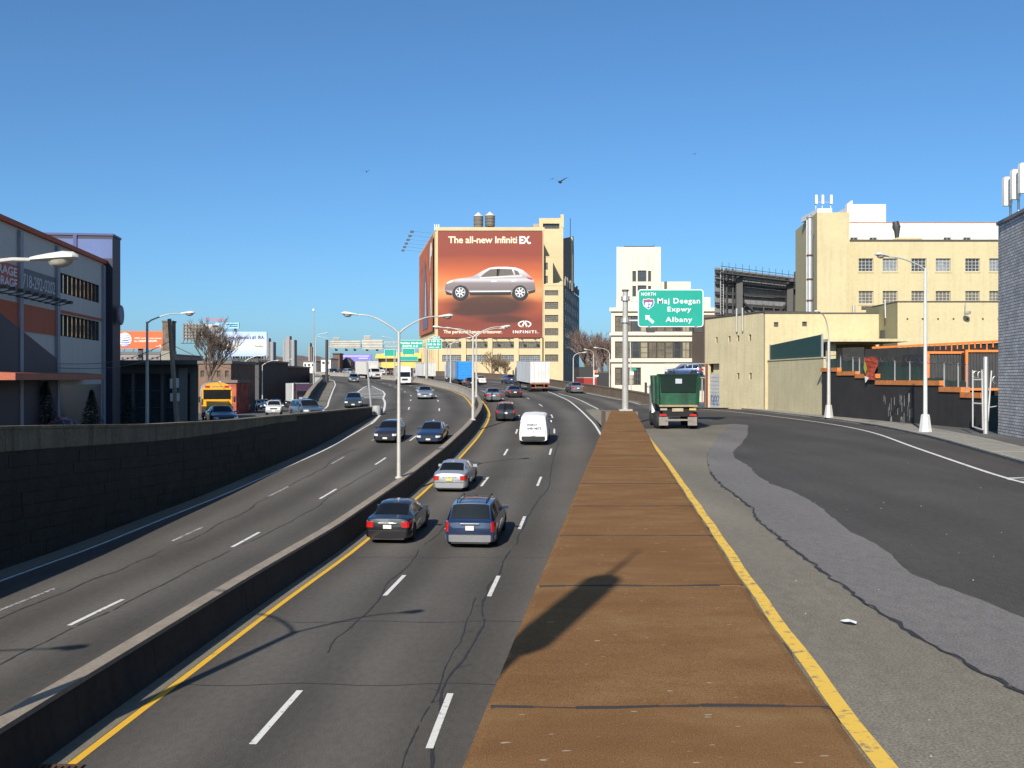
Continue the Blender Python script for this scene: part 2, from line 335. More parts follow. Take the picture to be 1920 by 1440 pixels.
# tar-sealed cracks
def crack(f, a, b, w, zf, parent, amp=.12, seed=1, st=.7, dz=.0065):
    r = random.Random(seed); m = MB(); st = .22; n = int((b-a)/st); o = 0.0; v = 0.0; run = []
    for i in range(n+1):
        y = a+(b-a)*i/n; v = v*.72+r.gauss(0, amp*.22); o = (o+v)*.985
        if r.random() < .05: o += r.uniform(-amp, amp)*.6
        ww = w*r.uniform(.25, .75); x = f(y)+o; m.v += [(x-ww, y, zf(y)+dz), (x+ww, y, zf(y)+dz)]
        if i and r.random() > .03: k = 2*i; m.f.append((k-2, k-1, k+1, k))
        if r.random() < .035:      # side branches
            k = len(m.v); dx = r.choice((-1, 1))*r.uniform(.15, .5); m.v += [(x, y, zf(y)+dz), (x, y+.03, zf(y)+dz), (x+dx, y+.3, zf(y+.3)+dz), (x+dx, y+.28, zf(y+.28)+dz)]; run.append((k, k+1, k+2, k+3))
    # branch corners were appended in line with the strip: rebuild it cleanly
    vs, fs, main = [], [], []
    br = {q for t in run for q in t}
    idx = {}
    for i, vv in enumerate(m.v):
        idx[i] = len(vs); vs.append(vv)
        if i not in br: main.append(i)
    fs = [(main[2*i], main[2*i+1], main[2*i+3], main[2*i+2]) for i in range(len(main)//2-1) if r.random() > .03]+run
    m2_ = MB(); m2_.v = vs; m2_.f = fs; m2_.build('tar_seam', TAR, parent, fix=False)
crack(lambda y: XB(y)+6.85, 15, 80, .055, H, hw, .055, 3)
crack(lambda y: XB(y)+6.45, 15, 30, .03, H, hw, .04, 9)
crack(lambda y: XB(y)+3.5, 24, 44, .045, H, hw, .05, 5)
crack(lambda y: XB(y)-3.65, 18, 62, .05, H, hw, .05, 8)
crack(lambda y: XB(y)-6.6, 20, 70, .05, H, hw, .07, 11)
for y0 in (21.5, 27, 36.5, 58):
    m = MB()
    for i in range(13):
        x = XB(y0)+.9+i*.66; yv = y0+.10*math.sin(i*1.3+y0); m.v += [(x, yv, H(yv)+.006), (x, yv+.03, H(yv)+.006)]
    for i in range(12): m.f.append((2*i, 2*i+2, 2*i+3, 2*i+1))
    m.build('tar_seam', TAR, hw, fix=False)

# --- median barrier: sloped-face wall with a tan cap, in cast lengths
bar = thing('median_barrier', 'long shade-dark concrete barrier with tan top curving between the two carriageways', 'barrier', (XB(30), 30, H(30)))
segs = [-8+k*6 for k in range(19)]+[106+8*k for k in range(30)]
PROF = [(-.30, 0), (-.21, .28), (-.15, .86), (.15, .86), (.21, .28), (.30, 0)]
for a, b in zip(segs[:-1], segs[1:]):
    ys_ = yrange(a+.012, b-.012, 1.6); m = MB(); c = MB(); n = len(PROF)
    for y in ys_:
        for dx, dz in PROF: m.v.append((XB(y)+.03+dx, y, H(y)+dz))
        for dx, dz in ((-.19, .862), (-.18, .95), (.18, .95), (.19, .862)): c.v.append((XB(y)+.03+dx, y, H(y)+dz))
    for j in range(len(ys_)-1):
        for i in range(n-1): k = j*n+i; m.f.append((k, k+1, k+n+1, k+n))
        for i in range(3): k = j*4+i; c.f.append((k, k+1, k+5, k+4))
        k = j*4; c.f.append((k+3, k, k+4, k+7))
    for q, nn in ((m, n), (c, 4)): q.f.append(tuple(range(nn))); q.f.append(tuple(range(len(q.v)-nn, len(q.v)))[::-1])
    s_ = m.build('barrier_segment', CONC_D if a < 104 else CONC, bar); c.build('cap', CONC_B, s_)
# gutter strips beside the barrier
m = ribbon('gutter', yrange(-8, 130, 3), lambda y: XB(y)+.33, lambda y: XB(y)+.76, H, A_CONC, 1, .006, hw)
m = ribbon('gutter', yrange(-8, 130, 3), lambda y: XB(y)-.52, lambda y: XB(y)-.27, H, A_CONC, 1, .006, hw)
# drain grate
dg = thing('drain_grate', 'rusty iron drain grate at the foot of the barrier by the yellow line', 'drain', (-7.35, 16.6, -6.5))
RUST = M('rusty_iron', (.10, .05, .03), .8, .3, .3, 6)
m = MB(); m.box(-8.0, -7.2, 15.9, 17.0, -6.5, -6.485); m.build('pit', M('pit_black', (.006, .006, .006)), dg)
m = MB()
for k in range(8): m.box(-8.0+k*.11, -7.94+k*.11, 15.9, 17.0, -6.48, -6.465)
for k in range(5): m.box(-8.0, -7.2, 15.9+k*.26, 15.96+k*.26, -6.4805, -6.464)
m.build('grille', RUST, dg)

# --- left retaining wall: stone courses, parapet blocks and cap stones
lw = thing('retaining_wall', 'tall shade-dark stone retaining wall with pale parapet along the left carriageway', 'wall', (XW(40), 40, H(40)))
def wtop(y): return float(np.interp(y, (-20, 10, 32.7, 38, 46, 55.7, 70, 88, 94), (-1.5, -1.5, -1.55, -1.74, -2.06, -2.26, -2.33, -2.52, -2.6)))
ys_ = yrange(-18, 93.5, 2.5); m = MB()
for y in ys_: m.v += [(XW(y)-.08, y, H(y)-.6), (XW(y)-.08, y, wtop(y)-.12), (XW(y)-.62, y, wtop(y)-.12), (XW(y)-.62, y, H(y)-.6)]
for j in range(len(ys_)-1):
    for i in range(4): k = j*4; m.f.append((k+i, k+(i+1) % 4, k+4+(i+1) % 4, k+4+i))
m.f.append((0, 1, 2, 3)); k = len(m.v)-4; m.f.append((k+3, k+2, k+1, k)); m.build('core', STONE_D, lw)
def wblock(name, y0, y1, zt, zb, out, mat):
    m = MB(); zt = zt if callable(zt) else (lambda y, q=zt: q); zb = zb if callable(zb) else (lambda y, q=zb: q)
    xa, xb = XW(y0)-.1, XW(y1)-.1
    m.hexa([(xa-.1, y0, zb(y0)), (xa+out, y0, zb(y0)), (xb+out, y1, zb(y1)), (xb-.1, y1, zb(y1))], [(xa-.1, y0, zt(y0)), (xa+out, y0, zt(y0)), (xb+out, y1, zt(y1)), (xb-.1, y1, zt(y1))])
    return m.build(name, mat, lw)
rw = random.Random(4)
y = 22.0
while y < 92:      # cap and parapet blocks
    ln = rw.uniform(1.0, 1.5); e = min(y+ln, 93.2)
    m = MB(); m.hexa([(XW(y)-.68, y+.01, wtop(y)-.118), (XW(y)-.02, y+.01, wtop(y)-.118), (XW(e)-.02, e-.01, wtop(e)-.118), (XW(e)-.68, e-.01, wtop(e)-.118)],
                     [(XW(y)-.68, y+.01, wtop(y)), (XW(y)-.02, y+.01, wtop(y)), (XW(e)-.02, e-.01, wtop(e)), (XW(e)-.68, e-.01, wtop(e))]); m.build('cap_stone', STONE_P, lw)
    hgt = float(np.interp(y, (22, 50, 62), (.95, .75, .45)))
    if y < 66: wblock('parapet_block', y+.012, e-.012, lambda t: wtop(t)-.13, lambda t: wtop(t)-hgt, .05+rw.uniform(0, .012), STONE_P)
    y = e
n_st = 0
for c in range(9):
    ch = .46; y = 24+rw.uniform(0, 1)
    while y < 62 and n_st < 285:
        ln = rw.uniform(.8, 1.7); zt = (lambda t, c=c: wtop(t)-.98-c*ch); zb = (lambda t, c=c: wtop(t)-.98-(c+1)*ch+.02)
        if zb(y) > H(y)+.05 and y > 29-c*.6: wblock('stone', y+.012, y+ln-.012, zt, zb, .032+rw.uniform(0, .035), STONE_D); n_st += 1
        y += ln
ribbon('gutter', yrange(-8, 92, 3), lambda y: XW(y)-.05, lambda y: XW(y)+.8, H, A_CONC, 1, .005, hw)
# crash cushion at the wall end
cc = thing('crash_cushion', 'grey rounded crash cushion at the tip of the left wall', 'barrier', (-12.6, 94.4, H(94.4)))
m = MB(); m.lathe([(.36, 0), (.42, .15), (.42, .75), (.36, .88)], (-12.6, 94.3, H(94.3)), 14); m.build('drum', M('cushion_grey', (.3, .3, .29)), cc, True)
m = MB(); m.lathe([(.3, 0), (.34, .12), (.34, .6), (.28, .7)], (-12.45, 95.2, H(95.2)), 14); m.build('drum', MATS['cushion_grey'], cc, True)

# --- brown median of cast slabs between expressway and right road
md = struct(MB().box(0, .1, 40, 40.1, -6.6, -6.5).build('median', BROWN))
def zmed(y): return -2.93 if y < 40 else -2.93+(y-40)/26*.86
ys_ = yrange(-12, 68, 2.5); m = MB()
for y in ys_: m.v += [(XM(y), y, H(y)-.4), (XM(y)+.0, y, zmed(y)-.14), (XY(y), y, zmed(y)-.14), (XY(y), y, ZR(y)-.4)]
for j in range(len(ys_)-1):
    for i in range(4): k = j*4; m.f.append((k+i, k+(i+1) % 4, k+4+(i+1) % 4, k+4+i))
m.f.append((0, 1, 2, 3)); k = len(m.v)-4; m.f.append((k+3, k+2, k+1, k)); m.build('wall_core', CONC_D, md)
joints = [4.3, 9.05, 14.35, 18.9, 23.3, 28.3, 33.4, 38.8, 44.5, 50, 56, 62, 66.5]
for i, (a, b) in enumerate(zip(joints[:-1], joints[1:])):
    r_ = random.Random(i); dz = r_.uniform(-.004, .004); sk = 0; m = MB(); g_ = .02
    ys_ = yrange(a+g_, b-g_, 1.2); ov = -.02
    for y in ys_:
        x0, x1 = XM(y)+ov-.015, XY(y)-.02
        for t in (0, .03, .5, .97, 1):
            x = x0+(x1-x0)*t; edge = .025 if t in (0, 1) else 0
            m.v.append((x, y+sk*(t-.5)*2, zmed(y)+dz-edge))
        m.v += [(x1, y, zmed(y)-.14), (x0, y, zmed(y)-.14)]
    for j in range(len(ys_)-1):
        for q in range(7): k = j*7; m.f.append((k+q, k+(q+1) % 7, k+7+(q+1) % 7, k+7+q))
    m.f.append(tuple(range(7))); k = len(m.v)-7; m.f.append(tuple(range(k, k+7))[::-1])
    m.build('slab', BROWN, md)
m = MB()
for jt in joints[:-1]:
    for k in range(8):
        a, b = k/8, (k+1)/8; xa, xb = XM(jt)+.01, XY(jt)-.03; f = lambda t: jt+.03*math.sin(t*9+jt*3)+.05*(t-.5); w = .028+.014*math.sin(k*2.1+jt)
        xl, xr = xa+(xb-xa)*a, xa+(xb-xa)*b
        m.hexa([(xl, f(a)-w, zmed(jt)-.13), (xr, f(b)-w, zmed(jt)-.13), (xr, f(b)+w, zmed(jt)-.13), (xl, f(a)+w, zmed(jt)-.13)], [(xl, f(a)-w, zmed(jt)+.006), (xr, f(b)-w, zmed(jt)+.006), (xr, f(b)+w, zmed(jt)+.006), (xl, f(a)+w, zmed(jt)+.006)])
m.build('joint_filler', JOINT, md)
# --- right road details
stripe('painted_line', lambda y: XY(y)+.12+(.012*math.sin(y*1.9) if y < 30 else 0), yrange(4, 62, .8), .17, ZR, YELL_R, .012, rr)
def XWL(y): return float(np.interp(y, (0, 28.8, 35, 46, 54, 61, 67, 73, 84, 93, 100.5), (13.2, 14.5, 15.7, 17.9, 19.7, 20.7, 21.1, 21.1, 20.6, 19.9, 18.4)))
stripe('painted_line', smooth_interp(np.array([(y, XWL(y)) for y in range(0, 101, 5)])), yrange(2, 100, 2), .16, ZR, WHITE_L, .012, rr)
def poly_sheet(name, pts, z, mat, parent):
    m = MB(); m.uv = [p for p in pts]; m.v = [(p[0], p[1], z) for p in pts]; m.f = [tuple(range(len(pts)))]; return m.build(name, mat, parent)
def pr(px, py, z=-3.0): d = z/(-(py-HY)/F); return ((px-HX)/F*d, d)
L_ = [(1375, 795), (1352, 815), (1327, 848), (1325, 862), (1331, 885), (1350, 907), (1380, 930), (1411, 955), (1418, 975), (1450, 1000), (1500, 1040), (1560, 1085), (1620, 1130), (1730, 1200), (1800, 1240), (1920, 1302), (2100, 1395), (2500, 1600)]
R2 = [(1403, 797), (1402, 815), (1390, 832), (1374, 848), (1378, 860), (1402, 872), (1420, 892), (1442, 906), (1500, 928), (1530, 945), (1565, 975), (1600, 1000), (1640, 1020), (1672, 1040), (1688, 1062), (1712, 1078), (1800, 1112), (1920, 1158), (2100, 1225), (2500, 1370)]
def quadstrip(name, A, B, z, mat):
    A = [pr(*p) for p in A]; B = [pr(*p) for p in B]
    rj = random.Random(len(A))
    def res(P, n=160):
        P = np.array(P); s = np.r_[0, np.cumsum(np.hypot(*np.diff(P, axis=0).T))]; t = np.linspace(0, s[-1], n); return np.c_[np.interp(t, s, P[:, 0]), np.interp(t, s, P[:, 1])]+np.c_[[rj.gauss(0, .022) for _ in t], [rj.gauss(0, .05) for _ in t]]
    a, b = res(A), res(B); m = MB(); m.uv = []
    for p, q in zip(a, b): m.v += [(p[0], p[1], z), (q[0], q[1], z)]; m.uv += [tuple(p), tuple(q)]
    for i in range(159): m.f.append((2*i, 2*i+1, 2*i+3, 2*i+2))
    return m.build(name, mat, rr)
quadstrip('road_patch', L_, R2, -2.992, A_PATCH)
# pale strip between yellow line and the patch
ly = [XY(y)+.05 for y in (66, 55, 45, 38, 30, 24, 19, 15, 12, 9, 6)]
yl = [960+F*XY(y)/y for y in (60, 50, 42, 36, 30, 25, 20, 16, 12, 10, 7.4)]; yp = [710+3*F/y for y in (60, 50, 42, 36, 30, 25, 20, 16, 12, 10, 7.4)]
quadstrip('road_patch', list(zip(yl, yp)), L_, -2.998, A_CONC)
crk0 = np.array([pr(*p) for p in L_[4:]]); sq = np.r_[0, np.cumsum(np.hypot(*np.diff(crk0, axis=0).T))]; tq = np.linspace(0, sq[-1], 150); m = MB(); rc = random.Random(2)
crk = [(np.interp(t, sq, crk0[:, 0])+rc.gauss(0, .025), np.interp(t, sq, crk0[:, 1])+rc.gauss(0, .04)) for t in tq]
for p in crk[:]: w = rc.uniform(.008, .045); m.v += [(p[0]-w, p[1], -2.986), (p[0]+w, p[1]+w, -2.986)]
for i in range(len(crk)-1): m.f.append((2*i, 2*i+1, 2*i+3, 2*i+2))
m.build('tar_seam', TAR, rr, fix=False)
# sidewalk flags and kerb stones
sw = struct(ribbon('sidewalk', yrange(24, 107, 4), lambda y: XC(y)-.02, lambda y: XC(y)+6.0, lambda y: -2.9, SIDEW, 2))
y = 26.0; k = 0
while y < 104:
    e = y+1.55; m = MB()
    m.hexa([(XC(y), y+.012, -3.1), (XC(y)+.16, y+.012, -3.1), (XC(e)+.16, e-.012, -3.1), (XC(e), e-.012, -3.1)], [(XC(y)+.02, y+.012, -2.865), (XC(y)+.16, y+.012, -2.865), (XC(e)+.16, e-.012, -2.865), (XC(e)+.02, e-.012, -2.865)]); m.build('kerb_stone', CONC, sw)
    for c in range(3):
        m = MB(); a, b = XC(y)+.18+c*1.5, XC(e)+.18+c*1.5; zz = -2.87+random.uniform(-.006, .006)
        m.hexa([(a, y+.015, -2.95), (a+1.47, y+.015, -2.95), (b+1.47, e-.015, -2.95), (b, e-.015, -2.95)], [(a, y+.015, zz), (a+1.47, y+.015, zz), (b+1.47, e-.015, zz), (b, e-.015, zz)]); m.build('flagstone', SIDEW, sw)
    y = e
# bicycle stencil near the right edge
m = MB()
def ring(m, cx, cy, r0, r1, z, n=16):
    for k in range(n): t = 2*math.pi*k/n; m.v += [(cx+r0*math.cos(t), cy+r0*1.8*math.sin(t), z), (cx+r1*math.cos(t), cy+r1*1.8*math.sin(t), z)]
    b = len(m.v)-2*n
    for k in range(n): q = (k+1) % n; m.f.append((b+2*k, b+2*k+1, b+2*q+1, b+2*q))
ring(m, 14.95, 29.9, .2, .27, -2.987); ring(m, 15.6, 30.0, .2, .27, -2.987); m.add([(14.95, 30.4, -2.986), (15.6, 30.5, -2.986), (15.6, 30.7, -2.986), (14.95, 30.6, -2.986)], [(0, 1, 2, 3)]); m.build('bicycle_stencil', WHITE_L, rr, fix=False)
# --- parapets of the viaduct
def parapet(name, f, a, b, side, mat, label, hgt=.95, lo=None):
    t = thing(name, label, 'parapet', (f((a+b)/2), (a+b)/2, H((a+b)/2)))
    y = a
    while y < b-.1:
        e = min(y+6, b); m = MB(); ysq = yrange(y+.01, e-.01, 2); c = MB()
        for q in ysq:
            x = f(q); z1 = H(q)+hgt; m.v += [(x-.2, q, -8.4), (x+.2, q, -8.4), (x+.2, q, z1), (x-.2, q, z1)]; c.v += [(x-.25, q, z1+.002), (x+.25, q, z1+.002), (x+.25, q, z1+.12), (x-.25, q, z1+.12)]
        for j in range(len(ysq)-1):
            for i in range(4): k = 4*j; qf = (k+i, k+(i+1) % 4, k+4+(i+1) % 4, k+4+i); m.f.append(qf); c.f.append(qf)
        for q in (m, c): q.f.append((0, 1, 2, 3)); k = len(q.v)-4; q.f.append((k+3, k+2, k+1, k))
        s_ = m.build('panel', mat, t); c.build('coping', CONC_B if mat is CONC_D else PARA, s_); y = e
    return t
parapet('ramp_parapet', XP, 103, 345, -1, CONC_D, 'dark curved parapet with tan coping left of the exit ramp')
parapet('viaduct_parapet', XO, 104.5, 345, 1, PARA, 'long brown parapet along the outer right edge of the viaduct')
ribbon('kerb_strip', yrange(106, 320, 5), lambda y: XO(y)-.95, lambda y: XO(y)-.2, H, A_CONC, 1, .006, hw)
ribbon('kerb_strip', yrange(104, 320, 5), lambda y: XP(y)+.2, lambda y: XRL(min(y, 235))-.2 if y < 235 else XP(y)+2, H, A_CONC, 1, .006, hw)

rd = random.Random(21); m = MB()
for k in range(420):
    if rd.random() < .6: y = rd.uniform(14, 60); x = XB(y)+rd.uniform(.35, .8); z = H(y)
    elif rd.random() < .5: y = rd.uniform(24, 70); x = XW(y)+rd.uniform(.05, .8); z = H(y)
    else: y = rd.uniform(8, 45); x = XY(y)+rd.uniform(.3, 9); z = -2.99
    q = rd.uniform(.005, .018); m.add([(x-q, y-q, z), (x+q, y-q*.6, z), (x+q*.4, y+q, z), (x, y, z+q*1.2)], [(0, 1, 3), (1, 2, 3), (2, 0, 3)])
o = m.build('road_grit', M('grit', (.24, .21, .17), .9, 0, .4, 5)); o['kind'] = 'stuff'
# ================================================================ buildings
GLASS = M('window_glass_dark', (.035, .04, .045), .12, 0, .3, .7, spec=.8)
GLASS2 = M('window_glass_warm', (.13, .115, .085), .2, 0, .5, 1.6, spec=.6)
GLASSB = M('window_glass_blue', (.18, .2, .22), .18, 0, .4, .8, spec=.7)
FRAME = M('window_frame_dark', (.07, .06, .05), .6)
FRAMEW = M('window_frame_pale', (.4, .38, .33), .6)
YEL = M('yellow_stucco', (.47, .40, .235), .9, 0, .07, .35, .25, 9, streak=.10)
YEL2 = M('yellow_stucco_worn', (.50, .43, .265), .9, 0, .12, .5, .3, 9, streak=.15)
CREAM = M('cream_brick', (.52, .41, .24), .9, 0, .07, .2, .2, 3, streak=.08)
DARKSIDE = M('cream_brick_shaded', (.22, .19, .16), .9, 0, .15, .3, streak=.2)  # the factory's brick, darkened in colour for its shaded right sides
WHITEB = M('white_terracotta', (.60, .535, .43), .8, 0, .06, .3, streak=.08)
WHITEP = M('white_painted_brick', (.72, .70, .66), .85, 0, .08, .5, .2, 6, streak=.12)
ORANGE = M('orange_paint', (.72, .19, .035), .6, 0, .12, 2)
BLACKW = M('black_painted_wall', (.022, .020, .020), .8, 0, .3, .8, .3, 10, streak=.2)
STEEL = M('galvanised_steel', (.45, .45, .44), .45, .6, .1, 2)
STEELD = M('dark_steel', (.05, .05, .052), .6, .2, .2, 2)
GREENM = M('green_mesh', (.02, .045, .038), .9, 0, .25, 1.5, stretch=(1, 1, .3))
SHEETG = M('grey_sheet', (.21, .21, .215), .6, .1, .15, .6)

def unit(name, label, cat, x, y, deg=0.0, z=0.0, group=None):
    return thing(name, label, cat, (x, y, z), math.radians(deg), group, world=False)
def facade(parent, name, x0, x1, z0, z1, y, back, openings, mat, depth=.25, roof=True, bx0=None, bx1=None):
    """solid block whose front (facing -y) has real openings with reveals"""
    m = MB(); xs = sorted({x0, x1, *[o[0] for o in openings], *[o[1] for o in openings]}); zs = sorted({z0, z1, *[o[2] for o in openings], *[o[3] for o in openings]})
    xs = [x for x in xs if x0 <= x <= x1]; zs = [z for z in zs if z0 <= z <= z1]
    for i in range(len(xs)-1):
        for j in range(len(zs)-1):
            cx, cz = (xs[i]+xs[i+1])/2, (zs[j]+zs[j+1])/2
            if any(o[0] < cx < o[1] and o[2] < cz < o[3] for o in openings): continue
            m.add([(xs[i], y, zs[j]), (xs[i+1], y, zs[j]), (xs[i+1], y, zs[j+1]), (xs[i], y, zs[j+1])], [(0, 1, 2, 3)])
    for a, b, c, d in openings:
        e = y+depth; m.add([(a, y, c), (b, y, c), (b, y, d), (a, y, d), (a, e, c), (b, e, c), (b, e, d), (a, e, d)], [(0, 4, 5, 1), (1, 5, 6, 2), (2, 6, 7, 3), (3, 7, 4, 0)])
        m.add([(a, e+.3, c), (b, e+.3, c), (b, e+.3, d), (a, e+.3, d)], [(0, 1, 2, 3)])
    q0 = x0 if bx0 is None else bx0; q1 = x1 if bx1 is None else bx1
    m.add([(x0, y, z0), (x1, y, z0), (q1, back, z0), (q0, back, z0), (x0, y, z1), (x1, y, z1), (q1, back, z1), (q0, back, z1)], [(1, 2, 6, 5), (2, 3, 7, 6), (3, 0, 4, 7)]+([(4, 5, 6, 7)] if roof else []))
    return m.build(name, mat, parent, fix=False)
def window(parent, a, b, c, d, y, cols, rows, glass=GLASS, frame=FRAME, bar=.05, sill=None, name='window'):
    m = MB(); m.box(a, b, y+.10, y+.14, c, d); w = m.build(name, glass, parent)
    m = MB(); t = bar*1.4
    m.box(a, a+t, y+.03, y+.12, c, d); m.box(b-t, b, y+.03, y+.12, c, d); m.box(a+t, b-t, y+.032, y+.12, c, c+t); m.box(a+t, b-t, y+.032, y+.12, d-t, d)
    for i in range(1, cols): x = a+(b-a)*i/cols; m.box(x-bar/2, x+bar/2, y+.05, y+.12, c+t, d-t)
    for j in range(1, rows): z = c+(d-c)*j/rows; m.box(a+t, b-t, y+.055, y+.12, z-bar/2, z+bar/2)
    m.build('frame', frame, w)
    if sill: m = MB(); m.box(a-.08, b+.08, y-.18, y-.07 if False else y-.004, c-.14, c-.004); m.build('sill', sill, w)
    return w

# ---------------------------------------------------------------- storage building (left)
GREYS = M('grey_siding', (.54, .50, .44), .7, 0, .06, .4, .35, 3, stretch=(5, 5, .05)); ORS = M('rust_orange_panel', (.46, .085, .026), .7, 0, .1, .5, .35, 3, stretch=(5, 5, .05))
NAVY = M('navy_panel', (.013, .015, .034), .6, 0, .1, .6); BLUEP = M('blue_panel_sunlit', (.05, .085, .22), .5, 0, .08, .5); BLUED = M('blue_trim', (.03, .035, .13), .5, 0, .1)
sb = unit('storage_building', 'grey storage building with orange bands, phone number sign and navy corner fin', 'building', -18.96, 25, 97.6)
U0 = 13.0
opn = [(24.95, 32.3, 4.25, 5.25), (24.95, 32.3, 2.12, 3.2)]
facade(sb, 'wall', U0, 33.4, -4.2, 6.75, 0, 20, opn, GREYS, .22)
for a, b, c, d in opn:
    for k in range(10):
        x0 = a+(b-a)*k/10; x1 = a+(b-a)*(k+1)/10; m = MB(); m.box(x0+.06, x1-.06, .10, .13, c+.05, d-.05); m.build('pane', M('mirror_pane', (.55, .45, .32), .05, 0.9, .2, .5), sb)
        m = MB(); m.box(x1-.05, x1+.05 if k < 9 else x1, .02, .16, c, d); m.build('mullion', STEELD, sb)
for u in (14.4, 19.4, 24.6, 33.0): m = MB(); m.box(u-.2, u+.2, -.14, -.003, -3.3, 6.45); m.build('column', BLUEP if False else M('column_blue_grey', (.26, .26, .29), .6), sb)
def band(a, b, c, d, mat, name='panel', y0=-.05): m = MB(); m.box(a, b, y0, -.002, c, d); return m.build(name, mat, sb)
for a, b in ((U0, 14.18), (14.62, 19.18), (19.62, 24.38)): band(a, b, 2.1, 3.3, ORS)
band(33.21, 33.4, 2.1, 3.3, ORS); band(24.82, 32.7, 3.27, 3.4, ORS); band(U0, 33.4, 6.56, 6.78, ORS, 'fascia', -.16)
sg = band(19.62, 24.38, 3.82, 4.88, M('grey_sign', (.10, .095, .10), .6), 'sign'); text(sg, "718-292-0202", 19.75, 24.25, 4.08, .56, -.056, M('sign_grey_white', (.55, .55, .55)))
sr = band(14.62, 19.18, 3.82, 4.88, M('red_sign', (.45, .05, .03), .6), 'sign'); text(sr, "STORAGE", 15.0, 19.05, 4.4, .36, -.056, M('sign_white', (.7, .7, .7))); text(sr, "STORAGE", 15.6, 19.05, 3.92, .36, -.056, MATS['sign_white'])
# sign lights
for u in [15.2+k*.95 for k in range(10)]:
    m = MB(); m.tube([(u, -.02, 3.55), (u+.05, -.45, 3.52), (u+.1, -.75, 3.62)], .025, 5); m.box(u-.02, u+.28, -.95, -.68, 3.6, 3.74); m.build('sign_light', STEELD, sb)
# dark stair panel, canopy, dark lower storefront
m = MB(); m.prism([(U0, -3.4), (24.35, -3.4), (24.35, .98), (17.3, 2.62), (U0, 3.6)], -.10, -.053, 'y'); m.build('stair_panel', NAVY, sb)
m = MB(); m.hexa([(U0, -2.0, -.05), (29, -1.1, -.05), (29, -.16, -.05), (U0, -.16, -.05)], [(U0, -2.0, .22), (29, -1.1, .22), (29, -.16, .3), (U0, -.16, .3)]); m.build('canopy', M('canopy_rust', (.30, .07, .03), .6), sb)
band(24.82, 32.7, -.02, .22, ORS)
band(25, 32.6, -3.3, -.3, M('storefront_dark', (.05, .055, .065), .3), 'storefront', -.02)
m = MB(); m.box(33.42, 35.2, -.45, 9.5, -4.2, 8.25); fin = m.build('corner_fin', NAVY, sb)
m = MB(); m.box(33.415, 33.418, -.43, 9.4, 6.9, 8.0); m.build('fin_face_sunlit', BLUEP, sb)  # one blue fin: sunlit front coloured lighter, shaded side navy
m = MB(); m.box(33.36, 35.26, -.5, 9.55, 8.2, 8.32); m.box(33.34, 33.41, 1.5, 1.7, 6.8, 8.2); m.build('fin_trim', BLUED, sb)
m = MB(); m.lathe([(.55, 0), (.6, .08), (.55, .16)], (34.2, -.62, 3.7), 14, 'y'); m.build('wall_emblem', M('emblem_grey', (.2, .2, .24)), sb, True)
m = MB(); m.tube([(U0, .3, 6.95), (26, .3, 6.95)], .03, 5); [m.bar((u, .3, 6.75), (u, .3, 6.97), .04) for u in range(14, 27, 2)]; m.build('roof_rail', STEEL, sb)

# ---------------------------------------------------------------- dark low building and things behind it
lb = unit('low_shop', 'dark flat roofed single storey shop with window wall behind the wooden pole', 'building', 0, 0)
DKB = M('dark_shop_wall', (.085, .08, .07), .7, 0, .2, .6)
x0, x1, d = X(205, 68), X(372, 68), 68.0
ops = [(x0+.7+k*.98, x0+1.5+k*.98, -3.1, Z(700, d)) for k in range(5)]
facade(lb, 'wall', x0, x1, -4, Z(684, d), d, d+8, ops, DKB, .3, bx1=X(368, d+8))
for o in ops: window(lb, *o, d+.12, 1, 3, GLASS, STEELD, .06)
m = MB(); m.hexa([(x0-.3, d-.9, Z(684, d)+.003), (x1+.2, d-.9, Z(684, d)+.003), (X(370, d+8), d+8, Z(684, d)+.003), (x0-.3, d+8, Z(684, d)+.003)], [(x0-.3, d-.9, Z(684, d)+.3), (x1+.2, d-.9, Z(684, d)+.3), (X(370, d+8), d+8, Z(684, d)+.3), (x0-.3, d+8, Z(684, d)+.3)]); m.build('roof', M('shop_roof', (.06, .055, .05)), lb)
m = MB(); m.box(X(336, 68), X(352, 68), d-.12, d-.004, -3.6, Z(690, d)); m.build('pilaster', M('pale_panel', (.16, .155, .14)), lb)
# brick chimney
ch = thing('brick_chimney', 'square sooty brick chimney standing behind the low shop roof', 'chimney', (X(311, 79), 79, -4))
BRICKC = M('chimney_brick', (.13, .10, .075), .9, 0, .55, 3, .5, 8)
m = MB(); m.box(X(302, 79), X(323, 79), 79, 80, -4, Z(658, 79)); m.build('stack_base', M('chimney_base', (.24, .23, .19), .9, 0, .2, 1), ch)
m = MB(); m.box(X(304, 79), X(322, 79), 79.05, 79.95, Z(658, 79), Z(604, 79)); m.build('stack', BRICKC, ch)
m = MB(); m.box(X(303, 79), X(323, 79), 79.0, 80, Z(604, 79)+.002, Z(601, 79)); m.build('cap', DKB, ch)
# ---------------------------------------------------------------- building with the giant wall advertisement
ib = thing('factory_building', 'cream factory building carrying the giant red car advertisement', 'building', (-4, 300, -7))
D_ = 300.0
def bz(zx): return X(760+zx/4.114, D_)
def bzz(zy): return Z(390+zy/4.114, D_)
cols = [(285, 435), (470, 635), (675, 840), (878, 1043)]
ops = []
for a, b in cols:
    for c, e in ((1083, 1030), (1185, 1133)): ops.append((bz(a), bz(b), bzz(c), bzz(e)))
XA, XBi = bz(232), bz(1068)
facade(ib, 'wall', XA, XBi, -8, Z(430, D_), D_, D_+25, ops, CREAM, .5)
for i, o in enumerate(ops): window(ib, *o, D_+.25, 9, 3, GLASS2 if i % 2 == 0 else GLASSB, FRAME, .12)
right_rows = [(675, 635), (780, 725), (880, 825), (983, 928), (1083, 1030), (1185, 1130)]
ops2 = [(bz(1076), bz(1180), bzz(a), bzz(b)) for a, b in right_rows]
XE = bz(1217)
